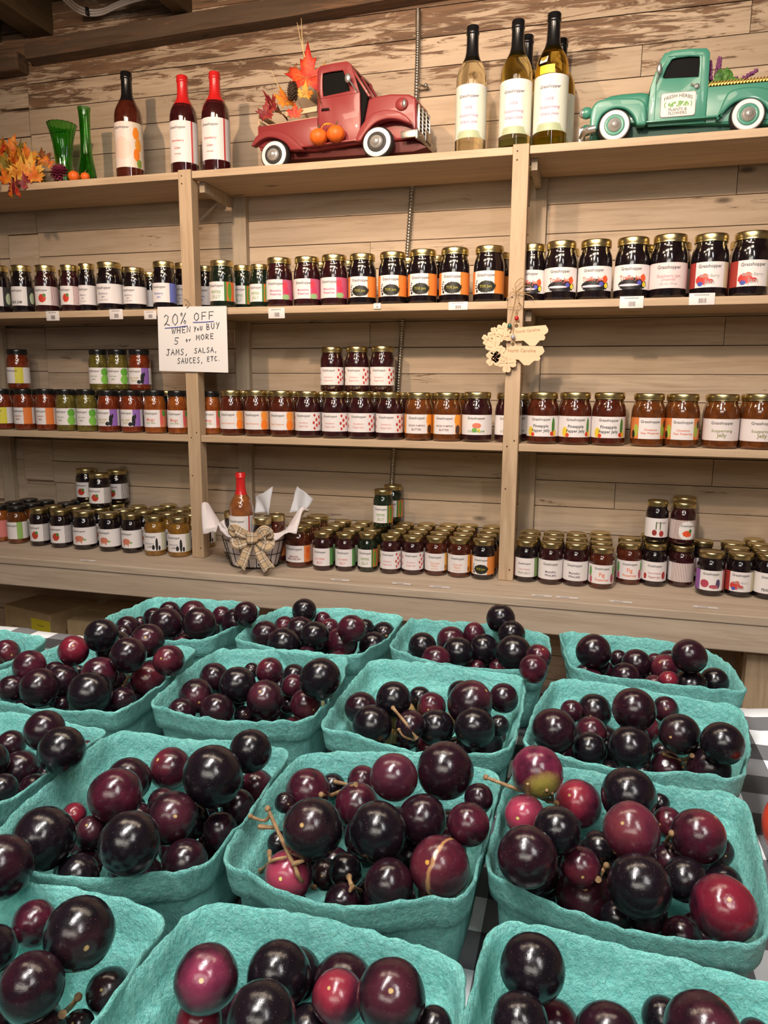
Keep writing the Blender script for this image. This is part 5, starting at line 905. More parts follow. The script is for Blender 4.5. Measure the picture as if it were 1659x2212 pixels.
LMw = label_mat('label_scuppernong', (.76, .72, .74), blobs=((0, .06, 80, .08, (.42, .48, .30)), (0, .45, 30, .2, (.80, .70, .76)), (-60, .5, 30, .5, (.70, .72, .62)), (60, .5, 30, .5, (.70, .72, .62))))
PK = (.45, .25, .36)
def juice(s_=1): return [('Grasshopper', .052*s_, .78, K), ('100%', .020*s_, .56, PK), ('Scuppernong', .050*s_, .42, PK), ('Grape Juice', .044*s_, .30, PK)]
CID = [('Grasshopper', .050, .84, K), ('Strawberry', .040, .52, (.55, .12, .12)), ('Cider', .020, .34, (.45, .10, .10)), ('beverage', .020, .20, (.45, .2, .2))]
ZT = 1.8224
for x, top, wpx, body, cap, c0, lm, ln, lab, Yb in (
    (272, 157, 62, 'peach', 'black', .735, LMp, [('Grasshopper', .05, .88, K)], 'brown-red cider bottle with black capsule and peach label on the top shelf', 1.985),
    (393, 165, 61, 'berry', 'red', .685, LMs, CID, 'red-capped strawberry cider bottle, left of the pair over the left post', 1.965),
    (463, 157, 61, 'berry', 'red', .685, LMs, CID, 'red-capped strawberry cider bottle, right of the pair', 1.965),
    (1022, 58, 66, 'pale', 'black', .72, LMw, juice(), 'palest scuppernong juice bottle, left of the juice bottles', 1.97),
    (1120, 45, 69, 'mid', 'black', .72, LMw, juice(), 'scuppernong juice bottle over the right post, second from left', 1.97),
    (1198, 30, 73, 'deep', 'black', .72, LMw, juice(), 'golden scuppernong juice bottle with price stickers beside the green truck', 1.97),
    (1140, 78, 66, 'mid', 'black', .72, LMw, [], 'juice bottle mostly hidden behind the second scuppernong bottle', 2.062),
    (1214, 86, 66, 'deep', 'black', .72, LMw, [], 'juice bottle mostly hidden behind the golden one', 2.067)):
    T = at_y(x, top, Yb); B0 = at_y(x, 350, Yb); R = wide(x, (T.x, Yb, ZT), wpx)
    X = (T.x+at_y(x, top+ (210), Yb).x)/2
    b_ = make_bottle((T.x, Yb, ZT), R, T.z-ZT, body, cap, c0, lm, ln, lab, 'bottles on the top shelf', .25)
    if x == 1198:
        MBp = MB(); 
        link('price_sticker', patch(R+.0008, .535*(T.z-ZT), .595*(T.z-ZT), -40, 12, simple('yellow_sticker', (.85, .62, .04), .5), 'price_sticker', 12), b_)
        st_ = MB().box((-.010, -.0006, -.006), (.010, .0006, .009), Matrix.Translation((-R*.45, -R*.80, .635*(T.z-ZT))) @ Matrix.Rotation(.55, 4, 'Z').inverted() @ Matrix.Rotation(-.35, 4, 'X'))
        st_.build('price_sticker', M['paper'], b_, smooth=False)

# ================================================================== PRICE TAGS
tagm = simple('tag_card', (.78, .72, .70), .5)
bar = simple('barcode_ink', (.12, .10, .10), .6)
def price_tag(P, w_, h_, rot, lab, flat=False):
    r = empty('price_tag', P); tag(r, lab, 'price tag', 'price tags along the shelf edges'); r.rotation_euler = rot
    MB().box((-w_/2, -.0008, -h_), (w_/2, 0, 0)).build('card', tagm, r, bevel=.0003)
    mb = MB(); q = random.Random(int(P.x*1e4)); x = -w_*.13
    while x < w_*.16:
        b_ = q.choice((.0004, .0007, .0010)); mb.box((x, -.0011, -h_*.85), (x+b_, -.0009, -h_*.45)); x += b_+q.choice((.0005, .0008))
    for k in range(8): mb.box((-w_*.3+k*w_*.075, -.0011, -h_*.2), (-w_*.3+k*w_*.075+w_*.05, -.0009, -h_*.13))
    mb.build('barcode', bar, r, smooth=False)
for x, y, wp, hp, lab in ((113, 672, 33, 20, 'white price tag on upper shelf edge, far left'), (250, 668, 33, 21, 'price tag on upper shelf edge under the plain-label jars'), (324, 671, 30, 18, 'price tag on upper shelf edge left of the discount sign'), (597, 665, 38, 22, 'price tag on the upper shelf edge under the pink grape jars'),
    (815, 655, 16, 12, 'scrap of torn tag on the upper shelf edge, middle bay'), (990, 652, 42, 17, 'price tag on upper shelf edge below the footprint jars'), (1365, 640, 49, 25, 'price tag on upper shelf edge, right bay, left one'), (1517, 633, 52, 25, 'price tag on upper shelf edge, right bay, right one')):
    P = at_y(x, y, 1.9005); k = (P-Vector((0, 0, EYE))).dot(_fw)/FP
    price_tag(P, wp*k, hp*k, (radians(-4 if y < 660 else 3), radians(0), 0), lab)
for x, y, wp in ((190, 1211, 38), (735, 1253, 42), (868, 1261, 42), (950, 1268, 44), (1170, 1287, 44), (1225, 1291, 46), (1341, 1300, 47), (1524, 1312, 50)):
    P = at_z(x, y, .7462); P.y = max(P.y, 1.756); k = (P-Vector((0, 0, EYE))).dot(_fw)/FP
    r = empty('price_tag', P); tag(r, 'worn price strip lying on the bottom shelf edge, %s' % {190: 'far left', 735: 'below the dark jelly jars', 868: 'below the red-berry jars', 950: 'below the flame-edged jars', 1170: 'just right of the right post', 1225: 'second right of the right post', 1341: 'below the fig jars', 1524: 'below the purple-label jar'}[x], 'price tag', 'worn strips on the bottom shelf')
    MB().box((-wp*k/2, -.006, 0), (wp*k/2, .006, .0007)).build('card', tagm, r, smooth=False)
    MB().box((-wp*k*.3, -.003, .0007), (wp*k*.1, -.001, .0011)).build('barcode', bar, r, smooth=False)

# ================================================================== DISCOUNT SIGN
sg = empty('discount_sign', at_y(417, 733, 1.892)); tag(sg, 'white paper sign handwritten 20% OFF when you buy five, pinned to the left post', 'sign')
SO = sg.location.copy()
def sgp(x, y, dy=0): return at_y(x, y, 1.892-dy)-SO
cr = [sgp(340, 663), sgp(489, 661), sgp(493, 805), sgp(344, 801)]
cr2 = [c_+Vector((0, .0012, 0)) for c_ in cr]
MB().add(cr+cr2, [(0, 1, 2, 3), (7, 6, 5, 4), (0, 4, 5, 1), (1, 5, 6, 2), (2, 6, 7, 3), (3, 7, 4, 0)]).build('paper_sheet', M['paper'], sg, smooth=False)
GL = {'2': [[(0, .8), (.3, 1), (.7, .85), (.55, .45), (.05, .05), (.3, .2), (.95, .08)]], '0': [[(.5, 1), (.1, .7), (.1, .25), (.5, 0), (.9, .3), (.85, .8), (.5, 1)]], '%': [[(.9, 1), (.1, 0)], [(.2, 1), (.05, .8), (.25, .7), (.35, .9), (.2, 1)], [(.75, .35), (.6, .15), (.8, 0), (.95, .2), (.75, .35)]],
 'O': [[(.5, 1), (.1, .7), (.1, .25), (.5, 0), (.9, .3), (.85, .8), (.5, 1)]], 'F': [[(.15, 0), (.15, 1), (.95, 1.02)], [(.15, .5), (.8, .55)]], 'W': [[(0, 1), (.2, 0), (.45, .8), (.65, 0), (1, 1)]], 'H': [[(.1, 1), (.1, 0)], [(.85, 1), (.85, 0)], [(.1, .5), (.85, .52)]],
 'E': [[(.9, .95), (.15, 1), (.15, 0), (.9, .05)], [(.15, .5), (.75, .53)]], 'N': [[(.1, 0), (.1, 1), (.85, 0), (.88, 1)]], 'Y': [[(.05, 1), (.45, .5)], [(.95, 1), (.3, -.15)]], 'U': [[(.1, 1), (.12, .25), (.45, 0), (.8, .2), (.85, 1)]], 'B': [[(.15, 0), (.15, 1), (.7, .9), (.6, .55), (.15, .5), (.8, .4), (.8, .1), (.15, 0)]],
 '5': [[(1.1, 1), (.25, .95), (.15, .55), (.7, .55), (.85, .25), (.5, 0), (.05, .1)]], 'o': [[(.45, .6), (.15, .3), (.4, 0), (.8, .25), (.45, .6)]], 'r': [[(.1, .5), (.3, .1), (.5, .5), (.8, .6)]], 'M': [[(.05, 0), (.15, 1), (.48, .3), (.85, 1), (.95, 0)]], 'R': [[(.15, 0), (.15, 1), (.8, .85), (.7, .5), (.15, .45), (.95, 0)]],
 'J': [[(.2, 1), (1, .98)], [(.6, 1), (.6, .1), (.3, -.05), (0, .2)]], 'A': [[(0, 0), (.5, 1), (.95, 0)], [(.2, .4), (.8, .42)]], 'S': [[(.9, .9), (.5, 1), (.15, .75), (.8, .35), (.6, 0), (.05, .1)]], 'L': [[(.2, 1), (.15, .02), (.95, .05)]], 'C': [[(.9, .85), (.45, 1), (.1, .5), (.4, 0), (.95, .15)]], 'T': [[(0, 1), (1, 1)], [(.5, 1), (.45, 0)]], ',': [[(.4, .12), (.2, -.2)]], '.': [[(.3, .05), (.4, 0)]], 'u': [[(.1, .6), (.15, .1), (.5, .05), (.7, .6), (.75, 0)]]}
wr = MB()
def write(txt, x0, y0, x1, y1, h, wr=wr, lw=1.3):       # crop pixels: x 2.9625*px
    n = len(txt)
    for i, ch in enumerate(txt):
        if ch not in GL: continue
        a = i/n; cx0 = x0+(x1-x0)*a; wch = (x1-x0)/n*.74; yb = y0+(y1-y0)*a
        for stt in GL[ch]:
            pts = [sgp((cx0+u*wch)/2.9625, 480+(yb-v*h)/2.9625, .0010) for u, v in stt]
            wr.tube(pts, .00075*lw, 5)
write('20%', 1050, 665, 1205, 645, 72); write('OFF', 1240, 630, 1380, 618, 50)
write('WHEN', 1100, 714, 1228, 700, 38); write('YoU', 1240, 696, 1300, 690, 28); write('BUY', 1320, 688, 1412, 672, 38)
write('5', 1115, 782, 1150, 780, 44); write('or', 1188, 766, 1228, 764, 30); write('MORE', 1255, 755, 1375, 742, 34)
write('JAMS,', 1065, 852, 1215, 846, 38); write('SALSA,', 1243, 838, 1400, 828, 32)
write('SAUCES,', 1135, 905, 1310, 898, 36); write('ETC.', 1325, 890, 1418, 884, 30)
wr.build('handwriting', simple('marker_ink', (.025, .025, .035), .6), sg)
ul = MB()
for a, b in (((1055, 678), (1200, 663)), ((1235, 641), (1368, 634))):
    ul.tube([sgp(a[0]/2.9625, 480+a[1]/2.9625, .001), sgp((a[0]+b[0])/5.925, 480+(a[1]+b[1]+4)/5.925, .001), sgp(b[0]/2.9625, 480+b[1]/2.9625, .001)], .0012, 5)
ul.build('underline', simple('blue_ink', (.08, .09, .45), .6), sg)
nl = MB(); nl.tube([sgp(1175/2.9625, 480+490/2.9625, .0), sgp(1200/2.9625, 480+500/2.9625, .01), sgp(1215/2.9625, 480+528/2.9625, .004), sgp(1195/2.9625, 480+548/2.9625, .002)], .0008, 6); nl.build('hanging_wire', M['steel'], sg)

# ================================================================== ORNAMENTS ON THE RIGHT POST
OW = wood('laser_cut_plywood', (.78, .56, .36), (.62, .42, .25), 'X', .6, knots=False)
TW = simple('jute_twine', (.38, .24, .11), .85)
def op(x, y, Y=1.884): return at_y(1020+x/8.295, 590+y/8.295, Y)
def plate(pts, Y, th, name, parent, O_):
    v0 = [op(x, y, Y)-O_ for x, y in pts]; v1 = [v+Vector((0, th, 0)) for v in v0]; n = len(pts)
    fs = [tuple(range(n)), tuple(range(2*n-1, n-1, -1))]+[(i, i+n, (i+1) % n+n, (i+1) % n) for i in range(n)]
    return MB().add(v0+v1, fs).build(name, OW, parent, smooth=False)
def flower(cx_, cy_, r, a0, Y, parent, O_, n=4, name='flower'):
    pts = []
    for k in range(n*14):
        a = a0+2*pi*k/(n*14); t = (k % 14)/14
        rr = r*(.45+.62*abs(sin(pi*t))**.7-.16*math.exp(-((t-.5)/.10)**2))
        pts.append((cx_+rr*cos(a), cy_-rr*sin(a)))
    o = plate(pts, Y, .0028, name, parent, O_)
    e = MB()
    for k in range(n):
        a = a0+2*pi*(k+.5)/n
        e.tube([op(cx_+r*.15*cos(a), cy_-r*.15*sin(a), Y-.0006)-O_, op(cx_+r*.75*cos(a+.08), cy_-r*.75*sin(a+.08), Y-.0006)-O_], .00035, 4)
    e.sphere(op(cx_, cy_, Y-.0005)-O_, .0022, 8, 6, (1, .3, 1))
    e.build('engraving', simple('burnt_engraving', (.45, .26, .13), .7) if 'burnt' not in M else M['burnt'], o)
    return o
M['burnt'] = simple('burnt_engraving_lines', (.45, .27, .14), .7)
def nc_ornament(outline, flowers, hole, bead, beadc, strings, Y, lab, text=None):
    O_ = op(*hole, Y); r = empty('wooden_ornament', O_); tag(r, lab, 'ornament', 'wooden ornaments hung on the right post')
    if outline: plate(outline, Y, .003, 'state_plate', r, O_)
    for i, (x, y, rad, a0) in enumerate(flowers): flower(x, y, rad, a0, Y-.0012*(i % 2)-.0005, r, O_)
    if outline:
        hm = MB(); c0 = op(hole[0], hole[1], Y-.0008)-O_
        hm.tube([c0+Vector((.0042*cos(a*pi/6), 0, .0042*sin(a*pi/6))) for a in range(12)], .0007, 5, True)
        hm.lathe([(.0001, 0), (.0036, 0)], 14, Matrix.Translation(c0) @ Matrix.Rotation(pi/2, 4, 'X'), cap=False)  # flat brown disc stands in for the open hole
        hm.build('hole_rim', simple('hole_brown', (.16, .10, .05), .8), r)
    bm_ = MB().sphere(op(bead[0], bead[1], Y-.003)-O_, .0056, 18, 12, (1, 1, 1.1)); bm_.build('bead', beadc, r, angle=180)
    tm_ = MB()
    for s_ in strings: tm_.tube([p-O_ for p in spline([op(x, y, Y-dz) for x, y, dz in s_], 5)], .0009, 6)
    tm_.build('twine', TW, r)
    if text:
        (xa, ya), (xb, yb) = text; A = op(xa, ya, Y-.0008); B_ = op(xb, yb, Y-.0008); wd = (B_-A).length
        me = text_mesh([('North Carolina', wd, .5, (.45, .27, .14))], .0, 0, 0, bend=False); o = link('lettering', me, r)
        o.location = (A+B_)/2-O_; o.rotation_euler = (0, -atan2(B_.z-A.z, B_.x-A.x), 0)
bd = lambda n, c: simple(n, c, .15, 0, .6)
nc_ornament(None, [(560, 1010, 130, .4), (400, 1090, 125, 1.0), (280, 1190, 115, .2)], (560, 1000), (670, 945), bd('bead_green', (.02, .10, .08)), [[(790, 330, .002), (750, 560, .001), (700, 780, .002), (668, 900, .004)], [(660, 985, .004), (630, 1020, .002)]], 1.8915, 'plywood flower cluster with a green bead, hung behind the other two', None)
nc_ornament([(700, 1090), (735, 1000), (760, 900), (800, 880), (845, 900), (850, 970), (1320, 930), (1365, 1010), (1355, 1060), (1290, 1110), (1312, 1150), (1290, 1200), (1210, 1208), (1130, 1300), (1030, 1300), (920, 1208), (790, 1218), (650, 1215), (520, 1190)],
    [(540, 1120, 120, .3), (640, 1130, 90, .9)], (795, 940), (797, 810), bd('bead_red', (.45, .01, .015)), [[(790, 330, .002), (860, 560, .001), (800, 640, .003), (795, 760, .004)], [(797, 860, .004), (795, 935, .002)], [(790, 320, .002), (770, 200, .004), (860, 95, .006), (930, 130, .006), (900, 250, .004), (800, 330, .004)], [(800, 330, .004), (900, 240, .008), (1040, 240, .006), (1040, 330, .004), (940, 350, .003), (800, 330, .004)], [(790, 330, .003), (700, 350, .003), (650, 400, .002), (610, 500, .001)], [(790, 330, .003), (930, 370, .004), (1050, 410, .003), (1100, 460, .002)], [(790, 330, .002), (740, 300, .003), (725, 270, .004)], [(620, 610, -.002), (800, 600, .004), (860, 560, .003), (900, 620, -.002)]], 1.887, 'upper state-shaped plywood ornament with red bead tied by a twine bow', ((780, 1050), (1215, 1005)))
nc_ornament([(560, 1440), (640, 1330), (690, 1310), (690, 1235), (725, 1215), (765, 1235), (790, 1300), (1260, 1310), (1297, 1400), (1262, 1450), (1205, 1485), (1225, 1530), (1190, 1570), (1110, 1570), (1020, 1650), (930, 1650), (830, 1550), (700, 1548), (600, 1545)],
    [(400, 1340, 170, .5), (380, 1530, 150, .0), (620, 1610, 175, .75), (470, 1450, 165, .2)], (728, 1268), (732, 1145), bd('bead_silver', (.36, .36, .40)), [[(800, 640, .004), (760, 800, .005), (735, 1000, .006), (732, 1090, .006)], [(732, 1200, .005), (728, 1262, .002)]], 1.8825, 'lower state-shaped plywood ornament with silver bead and dogwood flowers', ((640, 1385), (1140, 1385)))

# ================================================================== GIFT BASKET
GY = 1.868; GX = at_y(549, 1170, GY).x
gb = empty('wire_gift_basket', (GX, GY, ZB)); tag(gb, 'dark wire gift basket tied with a plaid bow on the bottom shelf', 'basket')
wi = simple('dark_wire', (.03, .028, .028), .4, .7)
WR, WB_, GH = .092, .070, .080
mb = MB()
def ell(r, z_, sx=1.0, sy=.80, n=44): return [Vector((r*sx*cos(2*pi*i/n), r*sy*sin(2*pi*i/n), z_)) for i in range(n)]
for r, z_ in ((WB_, .003), ((WR+WB_)/2, GH*.52), (WR, GH)): mb.tube(ell(r, z_), .0016 if z_ > .06 else .0012, 6, True)
for i in range(22):
    a = 2*pi*i/22; mb.tube([(WB_*cos(a), WB_*.8*sin(a), .003), (WR*cos(a), WR*.8*sin(a), GH)], .0011, 5)
for k in range(-3, 4): mb.tube([(k*.02, -WB_*.75*sqrt(max(.05, 1-(k*.02/WB_)**2)), .003), (k*.02, WB_*.75*sqrt(max(.05, 1-(k*.02/WB_)**2)), .003)], .001, 5)
mb.build('wire_frame', wi, gb)
TP = N('tissue_paper'); _c = TP.coord('Object'); TP.p(Base_Color=(.80, .72, .72), Roughness=.8, Transmission_Weight=.0, Subsurface_Weight=.15, Subsurface_Radius=(.02, .015, .012)); TP.bump(TP.noise(_c, 60, 3, .5, .5), .4, .004)
TP2 = N('sheer_tissue'); TP2.p(Base_Color=(.72, .74, .80), Roughness=.7, Alpha=.62)
def tissue():
    nU, nV = 120, 34; vs = []; fs = []
    pk = [(pi*1.02, .075, .26), (pi*.80, .02, .3), (0.02, .065, .24), (.45, .045, .3), (pi*1.3, .022, .4), (pi*.5, .02, .5), (-.5, .02, .3)]
    for j in range(nV+1):
        t = j/nV
        for i in range(nU):
            a = 2*pi*i/nU
            peak = .018+sum(h_*math.exp(-((((a-c_+pi) % (2*pi))-pi)/w_)**2) for c_, h_, w_ in pk)
            nz = noise.noise(Vector((cos(a)*2.2, sin(a)*2.2, t*3.5)))
            nz2 = noise.noise(Vector((cos(a)*5, sin(a)*5, t*6+4)))
            if t < .5:
                u = t/.5; r = (WB_-.004)+(WR-WB_)*u; z_ = .006+(GH+.002)*u; r += nz2*.004*u
            else:
                u = (t-.5)/.5; r = WR-.004+(.050 if sin(a) > -.5 else .050-.034*min(1, (-sin(a)-.5)/.35))*u**.8*(1+.5*nz)+peak*.28*u; z_ = GH+.008+(peak*sin(u*pi*.60)-.020*u*u*(1 if peak < .04 else .1))+nz2*.012*u+nz*.010*u
            vs.append((r*cos(a), r*.80*sin(a)*(1 if t < .5 or sin(a) < 0 else .8), z_))
    for j in range(nV):
        for i in range(nU):
            i2 = (i+1) % nU; fs.append((j*nU+i, j*nU+i2, (j+1)*nU+i2, (j+1)*nU+i))
    fs.append(tuple(range(nU-1, -1, -1)))
    o = MB().add(vs, fs).build('tissue_paper', TP.m, None, angle=70); o.location = (GX, GY, ZB)
    md_ = o.modifiers.new('thick', 'SOLIDIFY'); md_.thickness = .0007
    return o
tag(tissue(), 'crumpled pink-white tissue paper lining the wire gift basket', 'tissue paper')
def sheet(pts, name_loc, lab):
    P0 = Vector(pts[0]); nU, nV = 12, 10; vs = []; fs = []
    A, B_, C_, D_ = [Vector(p)-P0 for p in pts]
    for j in range(nV+1):
        for i in range(nU+1):
            u, v = i/nU, j/nV; p = A*(1-u)*(1-v)+B_*u*(1-v)+C_*u*v+D_*(1-u)*v
            p = p+Vector((.006*noise.noise(p*30), .012*sin(u*4+v*2), .006*noise.noise(p*30+Vector((5, 0, 0))))); vs.append(p)
    for j in range(nV):
        for i in range(nU): a = j*(nU+1)+i; fs.append((a, a+1, a+nU+2, a+nU+1))
    o = MB().add(vs, fs).build('tissue_sheet', TP2.m, None, angle=80); o.location = P0
    md_ = o.modifiers.new('thick', 'SOLIDIFY'); md_.thickness = .0004
    tag(o, lab, 'tissue paper', 'sheer tissue sheets')
def gq(x, y, Y): return at_y(440+x/6.38, 1020+y/6.38, Y)
sheet([gq(700, 560, 1.90), gq(930, 600, 1.91), gq(960, 200, 1.935), gq(690, 360, 1.925)], None, 'sheer tissue sheet rising behind the bottle in the gift basket')
sheet([gq(1180, 560, 1.90), gq(1380, 560, 1.90), gq(1530, 360, 1.925), gq(1275, 190, 1.93)], None, 'pale blue sheer tissue sheet at the right of the gift basket')
# bottle and jars inside
bt = gq(532, 10, 1.875)
make_bottle((at_y(524, 1150, 1.882).x-.002, 1.882, ZB+.006), .0345, bt.z-ZB-.006, 'rose', 'red', .70, LMs, [('Grasshopper', .048, .86, K)], 'amber cider bottle with red capsule standing in the gift basket', None, 0, 0)
g1 = gq(800, 520, 1.85)
for (x, y, Y, R_, var, lab, tl) in ((800, 500, 1.848, .029, 'plain', 'dark jam jar tucked in the gift basket behind the bow', (.35, 0, .1)), (1000, 445, 1.905, .027, 'bbq', 'red-brown jar half hidden at the right in the gift basket', (0, .05, 0)), (390, 400, 1.915, .026, 'plain', 'jar at the back left in the gift basket', (0, 0, 0))):
    T = gq(x, y, Y); sz = (T.z-ZB-.012)/HJ['half']
    j_ = make_jar('half', var, (T.x, Y, ZB+.008), R_/RJ['half'], min(sz, 1.35), 0, lab, 'jars in the gift basket')
# plaid bow
def plaid():
    m = N('plaid_ribbon'); uv = m.n('ShaderNodeTexCoord').outputs['UV']; s = m.sep(uv)
    def ln(v, per, off, wd): return m.math('LESS_THAN', m.math('ABSOLUTE', m.math('SUBTRACT', m.math('FRACT', m.math('ADD', m.math('MULTIPLY', v, 1/per), off)), .5)), wd)
    col = (.72, .50, .30)
    for v in (s[0], s[1]):
        col = m.mix(m.math('MULTIPLY', ln(v, .023, 0, .10), .45), col, (.80, .70, .58))
        col = m.mix(m.math('MULTIPLY', ln(v, .023, .17, .026), .8), col, (.05, .035, .03))
        col = m.mix(m.math('MULTIPLY', ln(v, .023, -.17, .026), .8), col, (.05, .035, .03))
    m.p(Base_Color=col, Roughness=.8); m.bump(m.noise(m.coord('UV', (1500, 1500, 1)), 1, 2), .2, .0004); return m.m
PL = plaid(); PXM = .0001984*1.0
def ribbon(pts, widths, name='ribbon_loop', bowO=None, notch=False):
    """pts (x,y,depth) in crop px; flat strip"""
    P = spline([Vector((x*PXM, -d, -y*PXM)) for x, y, d in pts], 6); n = len(P); vs = []; fs = []; uvs = []; L = 0
    wn = len(widths)
    for i, p in enumerate(P):
        t = (P[min(i+1, n-1)]-P[max(i-1, 0)]); t2 = Vector((t.x, 0, t.z)).normalized(); nr = Vector((-t2.z, 0, t2.x))
        f = i/(n-1)*(wn-1); a = int(min(f, wn-2)); w_ = (widths[a]+(widths[a+1]-widths[a])*(f-a))*PXM
        if i: L += (p-P[i-1]).length
        for s_ in (-1, -.5, 0, .5, 1):
            q = p+nr*(w_/2*s_)+Vector((0, .0016*cos(s_*3), 0))
            if notch and i == n-1 and s_ in (0,): q = q-(P[-1]-P[-2]).normalized()*.010
            vs.append(q); uvs.append((L, w_/2*s_+.05))
    for i in range(n-1):
        for k in range(4): fs.append((i*5+k, i*5+k+1, (i+1)*5+k+1, (i+1)*5+k))
    me = bpy.data.meshes.new(name); me.from_pydata(vs, [], fs); ul_ = me.uv_layers.new(name='UVMap')
    for l in me.loops: ul_.data[l.index].uv = uvs[l.vertex_index]
    for p in me.polygons: p.use_smooth = True
    me.materials.append(PL); o = link(name, me, bow_)
    md_ = o.modifiers.new('thick', 'SOLIDIFY'); md_.thickness = .0006
    return o
bo = at_y(447, 1020, 1.764); 
bow_ = bpy.data.objects.new('ribbon_bow', None); COL.objects.link(bow_); bow_.parent = gb; bow_['label'] = 'plaid ribbon bow in tan, black and white'
bow_.location = Vector((bo.x, 1.764, bo.z))-Vector((GX, GY, ZB))
ribbon([(640, 850, .004), (560, 800, .016), (440, 740, .020), (400, 790, .014), (470, 820, .004)], [90, 150, 160, 140, 100])
ribbon([(640, 880, .002), (560, 910, .010), (440, 950, .012), (410, 900, .006), (500, 880, .0)], [90, 150, 165, 130, 100])
ribbon([(690, 850, .004), (790, 800, .016), (880, 740, .020), (935, 790, .014), (860, 820, .004)], [90, 150, 160, 140, 100])
ribbon([(690, 880, .002), (780, 910, .010), (880, 950, .012), (930, 890, .006), (840, 870, .0)], [90, 150, 165, 130, 100])
ribbon([(640, 900, .003), (590, 1030, .010), (540, 1160, .012), (480, 1290, .012)], [90, 125, 135, 160], 'ribbon_tail', notch=True)
ribbon([(700, 900, .003), (760, 1020, .010), (820, 1140, .012), (920, 1285, .012)], [90, 135, 150, 190], 'ribbon_tail', notch=True)
ribbon([(570, 850, .006), (620, 845, .022), (700, 845, .022), (755, 850, .006)], [130, 150, 150, 130], 'ribbon_knot')

# ================================================================== CARDBOARD BOXES UNDER THE BENCH
CB = N('cardboard'); _c = CB.coord('Object'); CB.p(Base_Color=CB.ramp(CB.noise(_c, 30, 4), [(.3, (.44, .31, .16)), (.7, (.54, .39, .21))]), Roughness=.85)
TAPE = simple('packing_tape', (.42, .36, .26), .25)
def carton(loc, rz, sx, sy, sz, lab):
    r = empty('cardboard_box', loc, rz); tag(r, lab, 'box', 'cartons stored under the bench')
    MB().box((0, 0, 0), (sx, sy, sz)).build('box_body', CB.m, r, bevel=.002, smooth=False)
    f = MB(); f.box((.001, -.001, sz), (sx-.001, sy*.49, sz+.003)); f.box((.001, sy*.51, sz), (sx-.001, sy+.001, sz+.003)); f.build('flap', CB.m, r, bevel=.0008, smooth=False)
    return r
A_ = at_z(107, 1329, .50); Bx = at_z(8, 1305, .50)
rz = atan2(A_.y-Bx.y, A_.x-Bx.x)
sc_ = (A_-Bx).length
b1 = carton((Bx.x, Bx.y, .3215), rz, sc_, .24, .1765, 'kraft carton marked 12x8oz with yellow label under the bench at left')
yl = MB().box((sc_*.60, -.0012, .02), (sc_*.995, .0, .155)); yl.build('yellow_label', simple('yellow_paper', (.80, .68, .03), .6), b1, smooth=False)
lt = text_mesh([('12x8oz', .055, .5, (.08, .05, .03))], .0006, 0, 0, bend=False); o = link('lettering', lt, b1); o.location = (sc_*.28, 0, .105)
lt = text_mesh([('Grasshopper', .035, .0, (.10, .09, .03)), ('STRAWBERRY', .05, -.034, (.15, .12, .03)), ('PRESERVES 8', .05, -.050, (.15, .12, .03))], .0016, 0, 1, bend=False); o = link('lettering', lt, b1); o.location = (sc_*.80, 0, .135)
lt = text_mesh([('12x8oz', .055, .5, (.08, .05, .03))], .0008, 0, 0, bend=False); o = link('lettering', lt, b1); o.location = (sc_, .085, .105); o.rotation_euler = (0, 0, pi/2)
tp = MB().box((sc_*.35, -.0015, .10), (sc_*.38, .0, .177)); 
b2 = carton((at_y(178, 1300, 1.98).x, 1.90, .3215), .04, .26, .22, .185, 'plain dark kraft carton under the bench beside the marked one')
b3 = carton((at_y(1626, 1450, 1.93).x, 1.93, .3215), 0, .30, .2, .22, 'kraft carton with barcode under the bench at right')
mb = MB(); x = .012
rr = random.Random(2)
while x < .07: w_ = rr.choice((.0012, .002, .003)); mb.box((x, -.0012, .05), (x+w_, -.0002, .10)); x += w_+rr.choice((.0012, .002))
mb.build('barcode', M['ink'], b3, smooth=False)
b4 = carton((at_y(1225, 1450, 1.98).x, 1.98, .3215), 0, .30, .12, .20, 'kraft carton glimpsed under the bench between two berry baskets')
# ================================================================== VASES
GG = glassy('green_glass', (.16, .62, .10), .04, 1.5)
def vase(x, top, wtop, Y, prof, ribs, lab):
    T = at_y(x, top, Y); H = T.z-ZT; R = wide(x, T, wtop)
    r = empty('glass_vase', (T.x, Y, ZT)); tag(r, lab, 'vase', 'green glass vases on the top shelf')
    out = [(a*R, b*H) for a, b in prof]; inn = [(max(.001, a*R-.0028), b*H) for a, b in prof[::-1] if b > .07]+[(.001, .07*H)]
    P = [Vector((a, 0, b)) for a, b in out]
    so = [(p.x, p.z) for p in spline(P, 5)]; si = [(p.x, p.z) for p in spline([Vector((a, 0, b)) for a, b in inn], 5)]
    MB().lathe([(.001, 0)]+so+si, 72, cap=True, rib=lambda a, z_: 1+ribs*cos(18*a+z_*14)).build('vase_body', GG, r, angle=80)
vase(133, 269, 66, 2.01, [(.60, 0), (.66, .03), (.60, .12), (.56, .30), (.58, .50), (.68, .72), (.84, .88), (1.0, 1.0)], .035, 'wide flared ribbed green glass vase at the left of the top shelf')
vase(181, 233, 29, 1.99, [(1.55, 0), (1.60, .03), (1.45, .12), (1.15, .28), (.88, .42), (.80, .6), (.82, .8), (.88, .92), (1.0, 1.0)], .03, 'tall narrow green glass bud vase beside the flared vase')

